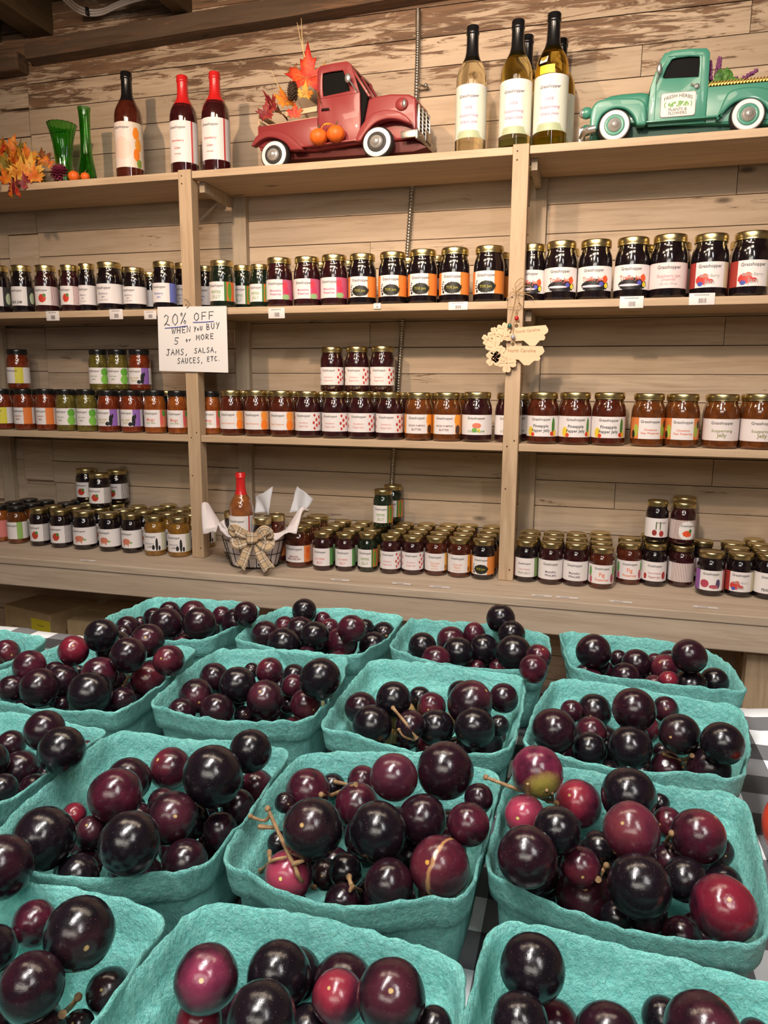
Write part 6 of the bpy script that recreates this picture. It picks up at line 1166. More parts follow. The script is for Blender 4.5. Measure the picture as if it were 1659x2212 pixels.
# ================================================================== LEAVES
def leafmat(name, c1, c2, c3):
    m = N(name); c = m.coord('Object'); n = m.noise(c, 38, 4, .6, .6); m.p(Base_Color=m.ramp(n, [(.34, c1), (.50, c2), (.66, c3)]), Roughness=.6)
    return m.m
LM = dict(orange=leafmat('leaf_orange', (.62, .08, .01), (.72, .20, .015), (.70, .34, .03)), gold=leafmat('leaf_gold', (.58, .15, .01), (.70, .32, .03), (.55, .36, .05)), red=leafmat('leaf_red', (.45, .015, .012), (.66, .05, .015), (.72, .14, .02)),
 green=leafmat('leaf_olive', (.10, .10, .015), (.22, .17, .02), (.45, .20, .02)), brown=leafmat('leaf_brown', (.12, .035, .01), (.24, .07, .015), (.36, .13, .02)), wine=leafmat('leaf_wine', (.14, .008, .012), (.26, .015, .02), (.34, .05, .02)))
LO = [(0, -.30), (.12, -.22), (.42, -.38), (.36, -.18), (.58, -.10), (.44, .02), (.78, .28), (.55, .26), (.60, .44), (.36, .34), (.20, .24), (.26, .60), (.14, .54), (0, 1.0)]
OUT = LO+[(-x, y) for x, y in LO[-2:0:-1]]
def maple(size, mat, rot, loc, parent, rg_, curl=.5, name='leaf', stem=True, lab=None):
    vs = [(0, 0, 0)]; n = len(OUT); rings = 4; fs = []
    for k in range(1, rings+1):
        for x, y in OUT:
            f = k/rings; vs.append((x*f, y*f, 0))
    for i in range(n): fs.append((0, 1+i, 1+(i+1) % n))
    for k in range(rings-1):
        for i in range(n):
            j = (i+1) % n; fs.append((1+k*n+i, 1+(k+1)*n+i, 1+(k+1)*n+j, 1+k*n+j))
    o_ = rg_.uniform(0, 50); out = []
    for x, y, z_ in vs:
        d2 = x*x+y*y; a = atan2(y, x)
        z_ = curl*(d2*.35*cos(a*2+o_)+.16*noise.noise(Vector((x*2.4+o_, y*2.4, 0)))-abs(x)*.22+.10*y)
        out.append(Vector((x, y, z_))*size)
    mb = MB().add(out, fs)
    mb2 = mb.build(name, LM[mat], parent, angle=70)
    mb2.location = loc; mb2.rotation_euler = rot
    md_ = mb2.modifiers.new('thick', 'SOLIDIFY'); md_.thickness = .0006
    v = MB()
    for tx, ty in ((0, .9), (.66, .22), (-.66, .22), (.36, -.30), (-.36, -.30)):
        v.tube([Vector((tx*f, ty*f, 0))*size+Vector((0, 0, size*curl*((tx*f)**2+(ty*f)**2)*.1*0+.0006)) for f in (0, .5)], .0006, 4)
    if stem: v.tube([(0, 0, 0), (size*.05, -size*.5, size*.1), (size*.15, -size*.95, size*.12)], .0009, 5)
    s_ = v.build('leaf_stem', simple('leaf_vein_'+mat, (.40, .26, .08), .7), mb2)
    if lab: tag(mb2, lab, 'leaf', 'autumn leaves in the red truck bed')
    return mb2
lg = random.Random(21)
gar = empty('leaf_garland', at_y(60, 385, 1.93)); GO = gar.location.copy()
gar.location.z = ZT; GO = gar.location.copy()
tag(gar, 'autumn garland of orange and gold maple leaves trailing over the left shelf end', 'garland')
vb = MB(); vb.tube([p-GO for p in spline([at_y(-80, 392, 1.95)+Vector((0, 0, .012)), at_y(20, 380, 1.93), at_y(70, 372, 1.93), at_y(130, 372, 1.92)], 5)], .003, 6); vb.build('vine', simple('vine_brown', (.09, .05, .02), .8), gar)
for x, y, Y, s_, m_, rx, rz_, ry in ((20, 322, 1.97, .040, 'orange', 1.3, .3, .4), (8, 345, 1.95, .042, 'orange', 1.2, 1.9, .1), (42, 330, 1.96, .040, 'green', 1.35, -.3, -.3), (52, 356, 1.93, .056, 'gold', 1.25, 2.6, .15), (35, 352, 1.94, .045, 'orange', 1.2, -1.4, .3), (10, 362, 1.92, .045, 'green', 1.1, .9, .2), (66, 372, 1.915, .045, 'gold', 1.3, 3.5, -.1),
    (30, 378, 1.91, .040, 'green', 1.3, 2.2, .4), (14, 388, 1.905, .034, 'orange', 1.5, 3.0, .2), (80, 358, 1.95, .030, 'orange', 1.2, -.8, .5), (92, 345, 1.99, .034, 'brown', 1.4, .2, -.2), (98, 352, 1.985, .028, 'orange', 1.3, .7, .2), (82, 378, 1.93, .034, 'green', 1.0, 1.2, .5),
    (34, 404, 1.896, .042, 'wine', 1.5, 2.7, .1), (26, 416, 1.892, .026, 'orange', 1.4, 2.4, .5), (40, 418, 1.894, .020, 'red', 1.2, 2.9, -.6), (58, 398, 1.90, .028, 'wine', 1.4, 3.9, .3), (-6, 380, 1.92, .045, 'brown', 1.3, .2, .0), (-14, 350, 1.95, .05, 'orange', 1.2, -.2, .0), (24, 336, 1.945, .040, 'orange', 1.2, 2.4, .2), (60, 342, 1.96, .036, 'orange', 1.2, -2.4, .2), (46, 378, 1.905, .042, 'gold', 1.3, 4.2, .1), (2, 330, 1.96, .038, 'red', 1.25, -.9, .1), (18, 366, 1.91, .040, 'gold', 1.3, 5.2, -.2), (76, 384, 1.905, .030, 'orange', 1.3, 4.0, .1), (-4, 400, 1.90, .038, 'wine', 1.4, 2.4, .1)):
    maple(s_*1.3, m_, (rx, ry, rz_), at_y(x, y, Y)-GO, gar, lg, .7, stem=False)
fl = MB(); c0 = at_y(129, 372, 1.925)-GO; c0.z = .026
for k in range(60):
    i = k+.5; ph = math.acos(1-2*i/60*.62); th = pi*(1+5**.5)*i
    d = Vector((cos(th)*sin(ph), sin(th)*sin(ph), cos(ph))); d = Matrix.Rotation(radians(58), 3, 'X') @ d
    q = d.to_track_quat('Z', 'Y').to_matrix().to_4x4()
    fl.sphere((0, 0, 0), 1, 7, 5, (.0055, .0022, .010)); nv_ = 6*7-7+2-0
    cnt_ = 2+4*7
    for z_ in range(len(fl.v)-cnt_, len(fl.v)): fl.v[z_] = tuple(c0+d*.017+(q @ Vector(fl.v[z_])))
fo = fl.build('dahlia_flower', simple('dahlia_burgundy', (.16, .008, .035), .7), gar)
def mini_pumpkin(P, r, parent, name='mini_pumpkin', stem_=True, colr=None):
    o = MB().sphere((0, 0, 0), r, 40, 16, (1, 1, .92), rib=lambda a, th: 1-.045*(abs(cos(4*a))**6)*sin(th)).build(name, colr or M['pumpkin'], parent, angle=180)
    o.location = P
    if stem_:
        MB().tube([(0, 0, r*.86), (.001, 0, r*1.15), (.004, 0, r*1.35)], [.0028, .0018, .0016], 6).build('pumpkin_stem', simple('pumpkin_stem_green', (.10, .09, .03), .8), o)
    return o
M['pumpkin'] = simple('pumpkin_orange', (.78, .14, .012), .5)
for x, y, r_ in ((159, 372, .0165), (184, 381, .013)):
    P = at_y(x, y, 1.925)-GO; P.z = r_*.93
    mini_pumpkin(P, r_, gar)

# ================================================================== TOY TRUCKS
def wheel(P, R, wd, hub, parent, side, green=False, tyre=None):
    r = bpy.data.objects.new('wheel', None); COL.objects.link(r); r.parent = parent; r.location = P
    r['label'] = 'whitewall wheel with domed hubcap'
    rot = Matrix.Rotation(pi/2*side, 4, 'X')   # axis to +-Y
    h = wd/2
    MB().lathe([(.25*R, -h), (.90*R, -h), (.97*R, -h*.8), (R, -h*.4), (R, h*.4), (.97*R, h*.8), (.93*R, h), (.88*R, h)], 40, rot).build('tyre', M['tyre'], r, angle=40)
    MB().lathe([(.60*R, h*.98), (.64*R, h+.0022), (.84*R, h+.0022), (.90*R, h*.96)], 40, rot, cap=False).build('whitewall', M['white'], r, angle=50)
    MB().lathe([(.61*R, h*.6), (.60*R, h+.0030), (.50*R, h+.0044), (.42*R, h+.0030), (.36*R, h+.002)], 36, rot).build('rim', hub, r, angle=50)
    MB().lathe([(.42*R, h+.0018), (.40*R, h+.0055), (.30*R, h+.0085), (.24*R, h+.0092), (.22*R, h+.0112), (.10*R, h+.0135), (.001, h+.0140)], 30, rot, cap=False).build('hubcap', M['brushed'], r, angle=60)
    return r
M['tyre'] = simple('tyre_rubber', (.022, .019, .018), .6)
M['white'] = simple('whitewall_white', (.82, .79, .78), .5)
M['brushed'] = simple('brushed_steel', (.55, .53, .50), .32, .55)
M['black'] = simple('cab_interior_black', (.003, .003, .003), .6, Specular_IOR_Level=.1)
M['redpaint'] = simple('truck_red_paint', (.27, .036, .038), .36, 0, .25)
M['greenpaint'] = simple('truck_green_paint', (.05, .25, .175), .38, 0, .25)
M['slat'] = wood('bed_slat_wood', (.66, .48, .30), (.44, .28, .15), 'X', .7, knots=False)
def fender(outer, inner, y0, y1, bev, mat, parent):
    """wheel arch: solid band between the outer sweep and the wheel opening"""
    o_ = [(q.x, q.z) for q in spline([Vector((a, 0, b)) for a, b in outer], 4)]
    n_ = [(q.x, q.z) for q in spline([Vector((a, 0, b)) for a, b in inner], 4)]
    return MB().prism(o_+n_[::-1], y0, y1).build('fender', mat, parent, bevel=bev, seg=4, angle=50)
def loop_prism(outer, inner, y0, y1):
    """plate with a window: outer and inner loops (same count) in x,z"""
    n = len(outer); vs = [Vector((x, y0, z_)) for x, z_ in outer]+[Vector((x, y0, z_)) for x, z_ in inner]+[Vector((x, y1, z_)) for x, z_ in outer]+[Vector((x, y1, z_)) for x, z_ in inner]
    fs = []
    for i in range(n):
        j = (i+1) % n
        fs += [(i, j, n+j, n+i), (2*n+i, 3*n+i, 3*n+j, 2*n+j), (i, 2*n+i, 2*n+j, j), (n+i, n+j, 3*n+j, 3*n+i)]
    return MB().add(vs, fs)
def truck(cfg):
    """local frame: x towards the nose, -y the side towards the room, z up from the shelf"""
    s = cfg; pm = s['paint']; HW = s['hw']
    r = empty('toy_truck', s['loc'], s.get('rz', 0)); tag(r, s['label'], 'toy truck')
    fx = s['flip']; r.scale = (fx*s.get('lx', 1), 1, s.get('lz', 1))
    g = 1
    def X(pl): return pl
    # cab : two side plates with windows, roof, windscreen frame, rear
    co, ci = s['cab_outer'], s['cab_inner']
    for y0, y1 in ((-HW, -HW+.006), (HW-.006, HW)):
        loop_prism(co, ci, y0, y1).build('cab_side', pm, r, bevel=.0022, angle=35)
    zt = s['roof_z']; xr, xf = s['cab_rear'], s['cab_front_top']; xb = s['wind_base']; zb_ = s['wind_z']
    ins = .0045
    MB().prism([(xr+.003, zt-.006), (xr+.010, zt-.0005), (xf-.01, zt-.0005), (xf+.002, zt-.006), (xf-.002, zt-.010), (xr+.006, zt-.010)], -HW+.004, HW-.004).build('roof', pm, r, bevel=.0018)
    MB().box((xr+.002, -HW+.004, s['sill']), (xr+.007, HW-.004, zt-.008)).build('cab_back', pm, r, bevel=.001)
    # windscreen with frame
    d = Vector((xb-xf, 0, zb_-zt)); L_ = d.length; d.normalize(); nrm = Vector((-d.z, 0, d.x))
    mbw = MB()
    def wp(u, y, o=0): q = Vector((xf, 0, zt))+d*(u*L_)+nrm*o; return Vector((q.x, y, q.z))
    for u0, u1, ya, yb in ((.02, .16, -HW+.004, HW-.004), (.88, 1.02, -HW+.004, HW-.004), (.1, .95, -HW+.003, -HW+.016), (.1, .95, HW-.016, HW-.003), (.1, .95, -.003, .003)):
        q = [wp(u0, ya), wp(u1, ya), wp(u1, yb), wp(u0, yb)]; q2 = [wp(u0, ya, -.005), wp(u1, ya, -.005), wp(u1, yb, -.005), wp(u0, yb, -.005)]
        mbw.add(q+q2, [(0, 1, 2, 3), (7, 6, 5, 4), (0, 4, 5, 1), (1, 5, 6, 2), (2, 6, 7, 3), (3, 7, 4, 0)])
    mbw.build('windscreen_frame', pm, r, bevel=.0008)
    mbk = MB(); mbk.prism(s['inside'], -HW+.007, HW-.007); mbk.build('dark_interior', M['black'], r)
    # lower body tub, hood, bed
    MB().prism(s['hood'], -s['hoodw'], s['hoodw']).build('hood', pm, r, bevel=s.get('hoodbev', .006), seg=4, angle=60)
    MB().prism(s['body'], -HW+.004, HW-.004).build('lower_body', pm, r, bevel=.002, angle=50)
    for y0, y1 in ((-HW+.001, -HW+.006), (HW-.006, HW-.001)):
        MB().prism(s['bed'], y0, y1).build('bed_side', pm, r, bevel=.0014)
    bx0 = min(p[0] for p in s['bed']); bz1 = max(p[1] for p in s['bed'])
    MB().box((bx0, -HW+.003, s['body_bot']), (bx0+.005, HW-.003, bz1-.002)).build('tailgate', pm, r, bevel=.001)
    MB().prism(s['under'], -HW+.02, HW-.02).build('chassis', s['chassis'], r, bevel=.001)
    # door line
    dp = s['door']
    for y_ in (-HW-.0004, HW+.0004): MB().tube([(x, y_, z_) for x, z_ in dp], .0009, 5, True).build('door_seam', pm, r)
    fw_ = s['fw']
    for sg_ in (-1, 1):
        a, b = (-HW-fw_, -HW+.004) if sg_ < 0 else (HW-.004, HW+fw_)
        fender(s['ff'], s['ffi'], a, b, s['fb'], pm, r); fender(s['rf'], s['rfi'], a, b, s['fb'], pm, r)
        wy = sg_*(HW+fw_+.0015-s['ww']*.5)
        for wx in s['wx']:
            wheel(Vector((wx, wy, s['wr'])), s['wr'], s['ww'], s['hub'], r, 1 if sg_ < 0 else -1)
    for ya, yb in ((-HW-fw_*.75, -HW+.004), (HW-.004, HW+fw_*.75)):
        MB().box((s['board'][0], ya, s['board'][2]-.004), (s['board'][1], yb, s['board'][2])).build('running_board', pm, r, bevel=.001)
    ax = MB()
    for wx in s['wx']: ax.tube([(wx, -HW+.004, s['wr']), (wx, HW-.004, s['wr'])], .004, 8)
    ax.build('axle', M['black'], r)
    return r, HW
# ---- red truck
rx1, rx2 = at_y(600, 345, 1.94).x, at_y(826, 330, 1.94).x
RTX = rx1+.130; 
def rp(x, y): return ((x-680)/2978, (1209-.083*x-y)/2978+.0)
def rpl(*p): return [rp(x, y) for x, y in p]
k_ = (rx2-rx1)/.302
red = dict(loc=(RTX, 2.022, ZT), flip=1, paint=M['redpaint'], hub=M['tyre'], chassis=simple('truck_red_underside', (.10, .012, .010), .6), hw=.070, fw=.018, ww=.020, wr=.0395, fr=.016, wx=(-.128, .155), label='dusty red toy pickup with autumn leaves in its bed on the top shelf',
 cab_outer=[rp(648, 1000), rp(642, 640), rp(640, 440), rp(665, 395), rp(770, 383), rp(880, 375), rp(915, 400), rp(985, 620), rp(990, 800), rp(985, 985), rp(800, 1000)],
 cab_inner=[rp(690, 622), rp(684, 560), rp(684, 500), rp(686, 452), rp(760, 445), rp(848, 440), rp(862, 470), rp(896, 560), rp(906, 592), rp(850, 600), rp(760, 612)],
 roof_z=rp(800, 383)[1], cab_rear=rp(640, 0)[0], cab_front_top=rp(890, 0)[0], wind_base=rp(1055, 0)[0], wind_z=rp(1055, 628)[1], sill=.10,
 inside=[rp(655, 900), rp(655, 425), rp(880, 408), rp(1035, 640), rp(980, 900)],
 hood=[rp(975, 985), rp(975, 640), rp(1050, 628), rp(1200, 612), rp(1340, 622), rp(1392, 650), rp(1400, 850), rp(1385, 940)], hoodw=.052,
 body=[rp(140, 1010), rp(140, 900), rp(640, 860), rp(1100, 880), rp(1100, 960), rp(600, 1020)],
 bed=[rp(132, 985), rp(130, 825), rp(640, 772), rp(645, 1005)], body_bot=rp(132, 985)[1],
 under=[rp(160, 1080), rp(160, 1000), rp(1380, 960), rp(1480, 1010), rp(1380, 1040)],
 door=[rp(650, 990), rp(650, 640), rp(985, 610), rp(985, 975)],
 rz=-.12, lx=1.06, lz=.97, fb=.0035, ffi=[rp(1010, 985), rp(1050, 925), rp(1120, 860), rp(1200, 832), rp(1280, 835), rp(1350, 858), rp(1400, 880)], rfi=[rp(120, 990), rp(175, 950), rp(240, 928), rp(310, 935), rp(370, 960), rp(415, 995), rp(440, 1032)],
 ff=[rp(965, 985), rp(1010, 880), rp(1090, 795), rp(1190, 765), rp(1290, 775), rp(1360, 815), rp(1400, 865)],
 rf=[rp(95, 990), rp(150, 910), rp(240, 872), rp(330, 880), rp(420, 915), rp(490, 970), rp(545, 1030)], board=(rp(500, 0)[0], rp(1000, 0)[0], .056))
tr, HW = truck(red)
def loc(x, y, dy=0): q = rp(x, y); return Vector((q[0], -HW-dy, q[1]))
mb = MB()   # side vents
for i in range(9):
    mb.tube([loc(1000+i*0, 690+i*18, -.020), loc(1075, 690+i*18-4, -.020)], .0011, 5)
mb.build('hood_vents', M['redpaint'], tr)
mb = MB(); q = rp(1290, 695); mb.sphere((q[0], -.054, q[1]), .013, 20, 14, (1.25, .5, 1.2)); mb.build('headlight_pod', M['redpaint'], tr)
mb = MB().sphere((q[0]+.008, -.058, q[1]-.001), .0095, 16, 12, (.6, .6, 1.15)); mb.build('headlight', M['chrome'], tr)
q = rp(1340, 700); mb = MB().sphere((q[0]-.014, .056, q[1]), .011, 16, 12, (.7, .6, 1.1)); mb.build('headlight', M['chrome'], tr)
xg = rp(1402, 0)[0]; mb = MB()   # grille facing the nose
for i in range(7):
    zz = rp(0, 1209-160)[1]; z0 = .068+i*.0098
    mb.box((xg-.002, -.040, z0), (xg+.0035, .040, z0+.0035))
for y_ in (-.041, -.014, .014, .041): mb.box((xg-.002, y_-.002, .066), (xg+.0045, y_+.002, .135))
mb.build('grille', M['chrome'], tr, bevel=.0006)
MB().box((xg-.004, -.043, .064), (xg-.0005, .043, .137)).build('grille_recess', M['black'], tr)
mb = MB().box((xg+.006, -.080, .040), (xg+.012, .080, .062)); mb.box((xg-.03, -.080, .044), (xg+.010, -.074, .062)); mb.box((xg-.03, .074, .044), (xg+.010, .080, .062))
for i in range(4): mb.lathe([(.0025, 0), (.0025, .002), (.0001, .003)], 10, Matrix.Translation((xg+.012, -.06+i*.04, .051)) @ Matrix.Rotation(pi/2, 4, 'Y'))
mb.build('front_bumper', M['steel'], tr, bevel=.0012)
MB().box((xg+.013, -.022, .052), (xg+.0145, .022, .078)).build('number_plate', M['steel'], tr, bevel=.0006)
mb = MB().tube([loc(968, 605, .001), loc(945, 570, .014), loc(925, 540, .018)], .0018, 6); mb.sphere(loc(912, 520, .018), .0095, 16, 12, (.85, .5, 1.25)); mb.build('side_mirror', M['chrome'], tr)
MB().tube([loc(680, 728, .001), loc(690, 724, .006), loc(745, 722, .006)], .002, 7).build('door_handle', simple('handle_black', (.02, .02, .02), .3), tr)
for k, (ya, yb, x0, x1) in enumerate(((745, 765, 245, 632), (790, 700, 130, 0),)):
    pass
mb = MB()
for xa, xb, h_, t_ in ((210, 634, 770, 40), (370, 634, 690, 40)):
    a = rp(xa, h_+ (634-xa)*.10); b = rp(xb, h_-2); th = t_/2978
    for sg_ in (-1, 1):
        y0 = sg_*(HW-.002); y1 = sg_*(HW-.007)
        mb.prism([(a[0], a[1]-th), (b[0], b[1]-th), (b[0], b[1]), (a[0], a[1])], min(y0, y1), max(y0, y1))
a = rp(130, 815); mb.box((a[0], -HW+.002, a[1]), (a[0]+.005, HW-.002, a[1]+.013)); mb.box((a[0], -HW+.002, a[1]+.021), (a[0]+.005, HW-.002, a[1]+.034))
mb.build('bed_rail', M['slat'], tr, bevel=.0008)
for x_, y_ in ((680, 943), (820, 926)):
    q = rp(x_, y_); mini_pumpkin(Vector((q[0], -HW-.020, q[1])), .0228, tr, 'pumpkin')
mb = MB().tube([loc(700, 880, .020), loc(730, 850, .022), loc(760, 845, .022), loc(800, 860, .020)], .0012, 5)
for i in range(5): mb.sphere(loc(735+i*12, 855-6*(i % 2), .021), .0025, 6, 5)
mb.build('pumpkin_vine', LM['gold'], tr)
# leaves and a pine cone resting in the bed
TL = Vector((RTX, 2.022, ZT))
def rl(x, y, dy): q = rp(x, y); return TL+Vector((q[0], -HW+dy, q[1]))
for x_, y_, dy, s_, m_, rr_, lab in ((490, 470, .035, .062, 'red', (1.35, .05, .1), 'large upright scarlet maple leaf behind the red truck cab'), (600, 560, .045, .036, 'red', (1.3, .3, -.9), 'small red leaf tucked against the red truck cab'),
    (320, 640, .03, .034, 'orange', (1.1, -.2, .9), 'orange leaf at the left of the red truck load'), (500, 610, .012, .024, 'gold', (1.4, .1, .4), 'curled tan leaf beside the pine cone'), (215, 700, .018, .034, 'wine', (1.2, .2, 2.4), 'dark red leaf drooping over the red truck tail'),
    (175, 760, .012, .028, 'wine', (1.4, .0, 3.0), 'wine leaf hanging at the rear corner of the red truck bed'), (420, 760, .008, .022, 'red', (1.5, .0, 3.3), 'red leaf tip hanging over the bed side'), (640, 670, .004, .026, 'brown', (1.3, .2, 1.7), 'brown curled leaf lying on the bed rail by the cab'),
    (350, 400, .06, .020, 'brown', (1.3, .3, .2), 'small brown leaf curled above the scarlet one'), (570, 420, .06, .030, 'gold', (1.2, .1, -.7), 'yellow-edged leaf peeking behind the scarlet leaf'), (260, 720, .05, .03, 'brown', (.7, .2, 1.2), 'brown leaf low in the middle of the truck load')):
    maple(s_*1.45, m_, rr_, rl(x_, y_, dy), None, lg, .55, 'maple_leaf', stem=False, lab=lab)
pc = MB()
for k in range(90):
    t = k/90; z_ = -.022+t*.044; R_ = .0125*sqrt(max(.05, 1-(abs(t-.42)/.62)**2)); a = k*2.4
    Mx = Matrix.Translation((cos(a)*R_, sin(a)*R_, z_)) @ Matrix.Rotation(a, 4, 'Z') @ Matrix.Rotation(-.5, 4, 'Y')
    n0 = len(pc.v); pc.sphere((0, 0, 0), 1, 6, 4, (.0042, .0036, .0012)); pc.v[n0:] = [tuple(Mx @ Vector(v)) for v in pc.v[n0:]]
pc.sphere((0, 0, 0), .011, 10, 8, (1, 1, 1.9))
o = pc.build('pine_cone', simple('pine_cone_brown', (.085, .05, .03), .8), None); o.location = rl(405, 595, .006); o.rotation_euler = (.15, .1, 0)
tag(o, 'dark pine cone standing in the load of the red toy truck', 'pine cone')
mb = MB(); P0 = rl(480, 320, .035)
for a, b in (((480, 320), (410, 60)), ((470, 300), (445, 30)), ((290, 590), (180, 400))):
    mb.tube([rl(a[0], a[1], .035)-P0, rl((a[0]+b[0])/2-4, (a[1]+b[1])/2, .037)-P0, rl(b[0], b[1], .04)-P0], [.0016, .0011, .0006], 6)
o = mb.build('dried_grass_stalks', simple('straw', (.62, .46, .22), .8), None); o.location = P0; tag(o, 'thin straw stalks rising above the scarlet leaf', 'grass stalks')
# ---- green truck
GS = 3870
def gp_(x, y): return (-(x-900)/GS, (925-.085*x-y)/GS)
gx1 = at_y(1326, 288, 1.945).x; gx2 = at_y(1608, 266, 1.945).x
gcx = gx1+(900-345)/GS
H2 = lambda *p: [gp_(x, y) for x, y in p]
green = dict(loc=(gcx, 2.018, ZT), flip=-1, paint=M['greenpaint'], hub=M['greenpaint'], chassis=simple('truck_green_underside', (.015, .07, .05), .6), hw=.068, fw=.020, ww=.026, wr=.0375, fr=.020, hoodbev=.014, wx=(gp_(345, 0)[0], gp_(1460, 0)[0]), label='mint green toy pickup with herb sign on its door on the top shelf',
 cab_outer=H2((1125, 700), (1130, 400), (1125, 120), (1095, 82), (950, 84), (800, 98), (735, 130), (690, 230), (640, 400), (632, 560), (636, 735), (900, 715))[::1],
 cab_inner=H2((1042, 316), (1044, 260), (1044, 200), (1040, 150), (950, 150), (850, 160), (810, 172), (770, 240), (748, 300), (742, 322), (760, 328), (900, 322))[::1],
 roof_z=gp_(950, 86)[1], cab_rear=gp_(1128, 0)[0], cab_front_top=gp_(750, 0)[0], wind_base=gp_(640, 0)[0], wind_z=gp_(640, 400)[1], sill=.06,
 inside=H2((1110, 640), (1110, 115), (780, 130), (670, 400), (660, 640)),
 hood=H2((660, 720), (660, 408), (560, 402), (400, 415), (265, 436), (205, 492), (150, 560), (150, 700)), hoodw=.046,
 body=H2((1900, 700), (1900, 520), (1130, 540), (700, 640), (640, 560), (200, 600), (200, 700), (1100, 700)),
 bed=H2((1128, 700), (1128, 400), (1950, 330), (1950, 640)), body_bot=.05,
 under=H2((240, 820), (240, 690), (1950, 620), (1950, 720), (1100, 790)),
 door=H2((690, 705), (690, 330), (780, 150), (1060, 140), (1072, 690)),
 fb=.0050, ffi=H2((195, 790), (205, 720), (245, 650), (335, 605), (430, 612), (500, 665), (535, 735), (550, 748)), rfi=H2((1225, 695), (1262, 640), (1320, 575), (1390, 538), (1480, 530), (1565, 555), (1620, 610), (1655, 665)),
 ff=H2((128, 790), (130, 640), (165, 560), (240, 525), (400, 515), (540, 520), (600, 560), (618, 640), (622, 740)),
 rf=H2((1205, 690), (1250, 560), (1290, 470), (1380, 435), (1500, 425), (1600, 440), (1660, 480), (1700, 560), (1740, 660)), board=(gp_(1260, 0)[0], gp_(600, 0)[0], .044))
tg, HW = truck(green)
def gl(x, y, dy=0): q = gp_(x, y); return Vector((q[0], -HW-dy, q[1]))
P = gl(885, 548, .0012); sgn = bpy.data.objects.new('door_sign', None); COL.objects.link(sgn); sgn.parent = tg; sgn.location = P; sgn.scale = (-1, 1, 1)
sw, sh = .0385, .0265
def rrect(w_, h_, r_, n=5):
    out = []
    for cx_, cz_, a0 in ((w_-r_, h_-r_, 0), (-w_+r_, h_-r_, pi/2), (-w_+r_, -h_+r_, pi), (w_-r_, -h_+r_, 1.5*pi)):
        for k in range(n+1): a = a0+pi/2*k/n; out.append((cx_+r_*cos(a), cz_+r_*sin(a)))
    return out
MB().prism(rrect(sw, sh, .006), -.0008, 0).build('sign_border', simple('sign_brown', (.25, .20, .16), .5), sgn)
MB().prism(rrect(sw-.0012, sh-.0012, .005), -.0013, -.0006).build('sign_plate', simple('sign_cream', (.80, .70, .66), .5), sgn)
INKD = (.10, .10, .08)
for txt, wd, z_, arc in (('FRESH HERBS', .062, .0155, .010), ('PLANTS &', .040, -.0105, 0), ('FLOWERS', .040, -.0185, 0)):
    me = text_mesh([(txt, wd, 0, INKD)], .0016, 0, 0, bend=False)
    for v in me.vertices:
        v.co.z += z_+(arc*.35-arc*1.4*(v.co.x/(wd/2))**2*.45 if arc else 0)
    link('lettering', me, sgn)
hb_ = MB(); rr = random.Random(4)
for i in range(26):
    cx_ = rr.uniform(-.022, .022); cz_ = rr.uniform(-.004, .007)*(1-abs(cx_)*14); a = rr.uniform(0, pi)
    q = [(cx_+.0042*cos(a)*u+.0016*sin(a)*v, cz_+.0042*sin(a)*u-.0016*cos(a)*v) for u, v in ((-1, 0), (0, 1), (1, 0), (0, -1))]
    hb_.prism(q, -.0018-.00002*i, -.0012)
for sx in (-1, 1): hb_.tube([(sx*.028, -.0016, -.006), (sx*.030, -.0016, .002), (sx*.027, -.0016, .006)], .0009, 5)
hb_.build('herb_sprig_print', simple('herb_green', (.18, .40, .10), .6), sgn)
mb = MB().tube([gl(690, 370, .002), gl(697, 330, .010), gl(700, 290, .013)], .0016, 6); mb.sphere(gl(703, 265, .014), .0085, 16, 12, (.7, .5, 1.4)); mb.build('side_mirror', M['chrome'], tg)
mb = MB().tube([gl(980, 380, .005), gl(1000, 388, .007), gl(1030, 398, .006)], .0016, 6); mb.lathe([(.0058, 0), (.0058, .004), (.003, .006)], 18, Matrix.Translation(gl(1032, 398, .0)) @ Matrix.Rotation(pi/2, 4, 'X')); mb.build('door_handle', M['chrome'], tg)
for sy in (-1, 1):
    q = gp_(92, 615); MB().sphere((q[0], sy*.062, q[1]), .0135, 20, 14, (1.1, .9, 1.0)).build('headlight_shell', M['greenpaint'], tg)
    MB().sphere((q[0]+.007, sy*.062, q[1]), .0115, 20, 14, (.9, .9, .95)).build('headlight', M['chrome'], tg)
q = gp_(95, 790); mb = MB()
mb.tube(spline([(q[0]-.022, -.088, q[1]+.002), (q[0]-.004, -.084, q[1]), (q[0]+.006, -.06, q[1]), (q[0]+.010, 0, q[1]), (q[0]+.006, .06, q[1]), (q[0]-.004, .084, q[1]), (q[0]-.022, .088, q[1]+.002)], 5), .008, 10)
for y_ in (-.03, .03): mb.box((q[0]+.006, y_-.004, q[1]-.018), (q[0]+.016, y_+.004, q[1]+.02))
mb.build('front_bumper', M['chrome'], tg)
mb = MB()
for i in range(5): mb.box((gp_(150, 0)[0]-.002, -.034, .055+i*.009), (gp_(150, 0)[0]+.006, .034, .059+i*.009))
mb.build('grille', M['chrome'], tg, bevel=.001)
mb = MB(); q = gp_(1040, 790); mb.box((q[0]-.014, -HW+.02, .010), (q[0]+.014, -HW+.045, .022)); mb.tube([(q[0]-.008, -HW+.018, .012), (q[0]+.006, -HW+.018, .012)], .005, 8); mb.build('wind_up_key', M['chrome'], tg, bevel=.001)
mb = MB()
for y_ in (-HW+.010, HW-.012): mb.tube(spline([Vector((gp_(1140, 0)[0], y_, gp_(1140, 372)[1])), Vector((gp_(1400, 0)[0], y_, gp_(1400, 350)[1])), Vector((gp_(1700, 0)[0], y_, gp_(1700, 325)[1])), Vector((gp_(1940, 0)[0], y_, gp_(1940, 318)[1]))], 10), .0045, 8)
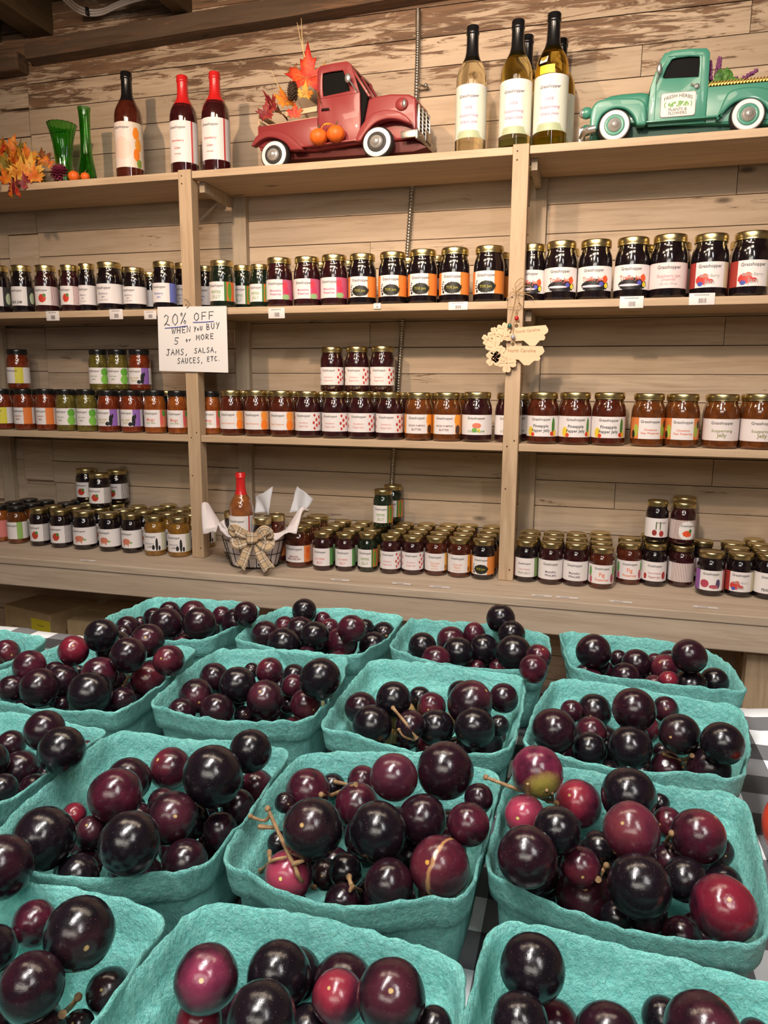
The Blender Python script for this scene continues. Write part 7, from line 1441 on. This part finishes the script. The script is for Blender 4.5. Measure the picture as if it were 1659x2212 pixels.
for i in range(30):
    x_ = 1150+i*26; q = gp_(x_, 372-(x_-1140)*.085); mb.tube([(q[0]+.004, -HW+.004, q[1]-.005), (q[0], -HW+.0035, q[1]), (q[0]-.005, -HW+.005, q[1]+.006)], .0014, 5)
mb.build('gilt_rail', simple('gilt_gold', (.58, .36, .10), .35, .85), tg)
# lavender and foliage standing in the green bed
TG = Vector((gcx, 2.018, ZT))
def gw(x, y, dy): q = gp_(x, y); return TG+Vector((-q[0], -HW+dy, q[1]))
PU = simple('lavender_purple', (.20, .055, .16), .8); GR = leafmat('herb_leaf_green', (.03, .09, .015), (.07, .20, .03), (.14, .30, .05))
def lav(pts, lab, nfl=34):
    P = spline([gw(*p) for p in pts], 10); O_ = P[0]; r = empty('lavender_sprig', O_); tag(r, lab, 'flower', 'lavender sprigs in the green truck')
    MB().tube([p-O_ for p in P], .0011, 6).build('stem', GR, r)
    mb = MB(); q_ = random.Random(len(lab)); n = len(P)
    for k in range(nfl*2):
        t = .42+.58*(k/(nfl*2)); p = P[min(n-1, int(t*(n-1)))]; R_ = .0068*(1.12-t)**.5; a = k*2.399
        mb.sphere(p-O_+Vector((cos(a)*R_, sin(a)*R_, q_.uniform(-.002, .002))), .0024, 6, 5, (1, 1, 1.3))
    mb.build('flower_spike', PU, r)
lav([(1150, 380, .03), (1148, 280, .03), (1142, 150, .03)], 'lavender sprig tight against the green truck cab')
lav([(1200, 370, .035), (1215, 240, .035), (1225, 105, .035)], 'tallest upright lavender sprig in the green truck bed')
lav([(1340, 370, .035), (1430, 290, .035), (1540, 220, .035)], 'lavender sprig leaning right over the gold rail')
lav([(1360, 370, .05), (1375, 320, .05), (1385, 255, .05)], 'short lavender sprig behind the leaning one', 20)
fo_ = empty('herb_foliage', gw(1270, 380, .04)); tag(fo_, 'green leafy herb sprigs between the lavender in the green truck bed', 'foliage')
for x0, y0, x1, y1, w_ in ((1210, 350, 1235, 210, .010), (1250, 350, 1290, 200, .009), (1290, 370, 1305, 215, .011), (1300, 370, 1380, 290, .010), (1330, 380, 1440, 300, .008), (1220, 370, 1150, 320, .008), (1240, 370, 1190, 260, .008)):
    A = gw(x0, y0, .035)-fo_.location; B_ = gw(x1, y1, .03)-fo_.location; d = (B_-A); sd = Vector((d.z, 0, -d.x)).normalized()
    vs = []; fs = []
    for i in range(9):
        t = i/8; wv = w_*sin(pi*min(1, t*.94+.06))**.8; c_ = A+d*t+Vector((0, -.012*sin(t*3), 0))
        vs += [c_-sd*wv, c_+Vector((0, .003, 0)), c_+sd*wv]
    for i in range(8):
        for k in range(2): fs.append((i*3+k, i*3+k+1, i*3+k+4, i*3+k+3))
    o = MB().add(vs, fs).build('leaf', GR, fo_, angle=70); md_ = o.modifiers.new('thick', 'SOLIDIFY'); md_.thickness = .0006
bpy.context.view_layer.update()
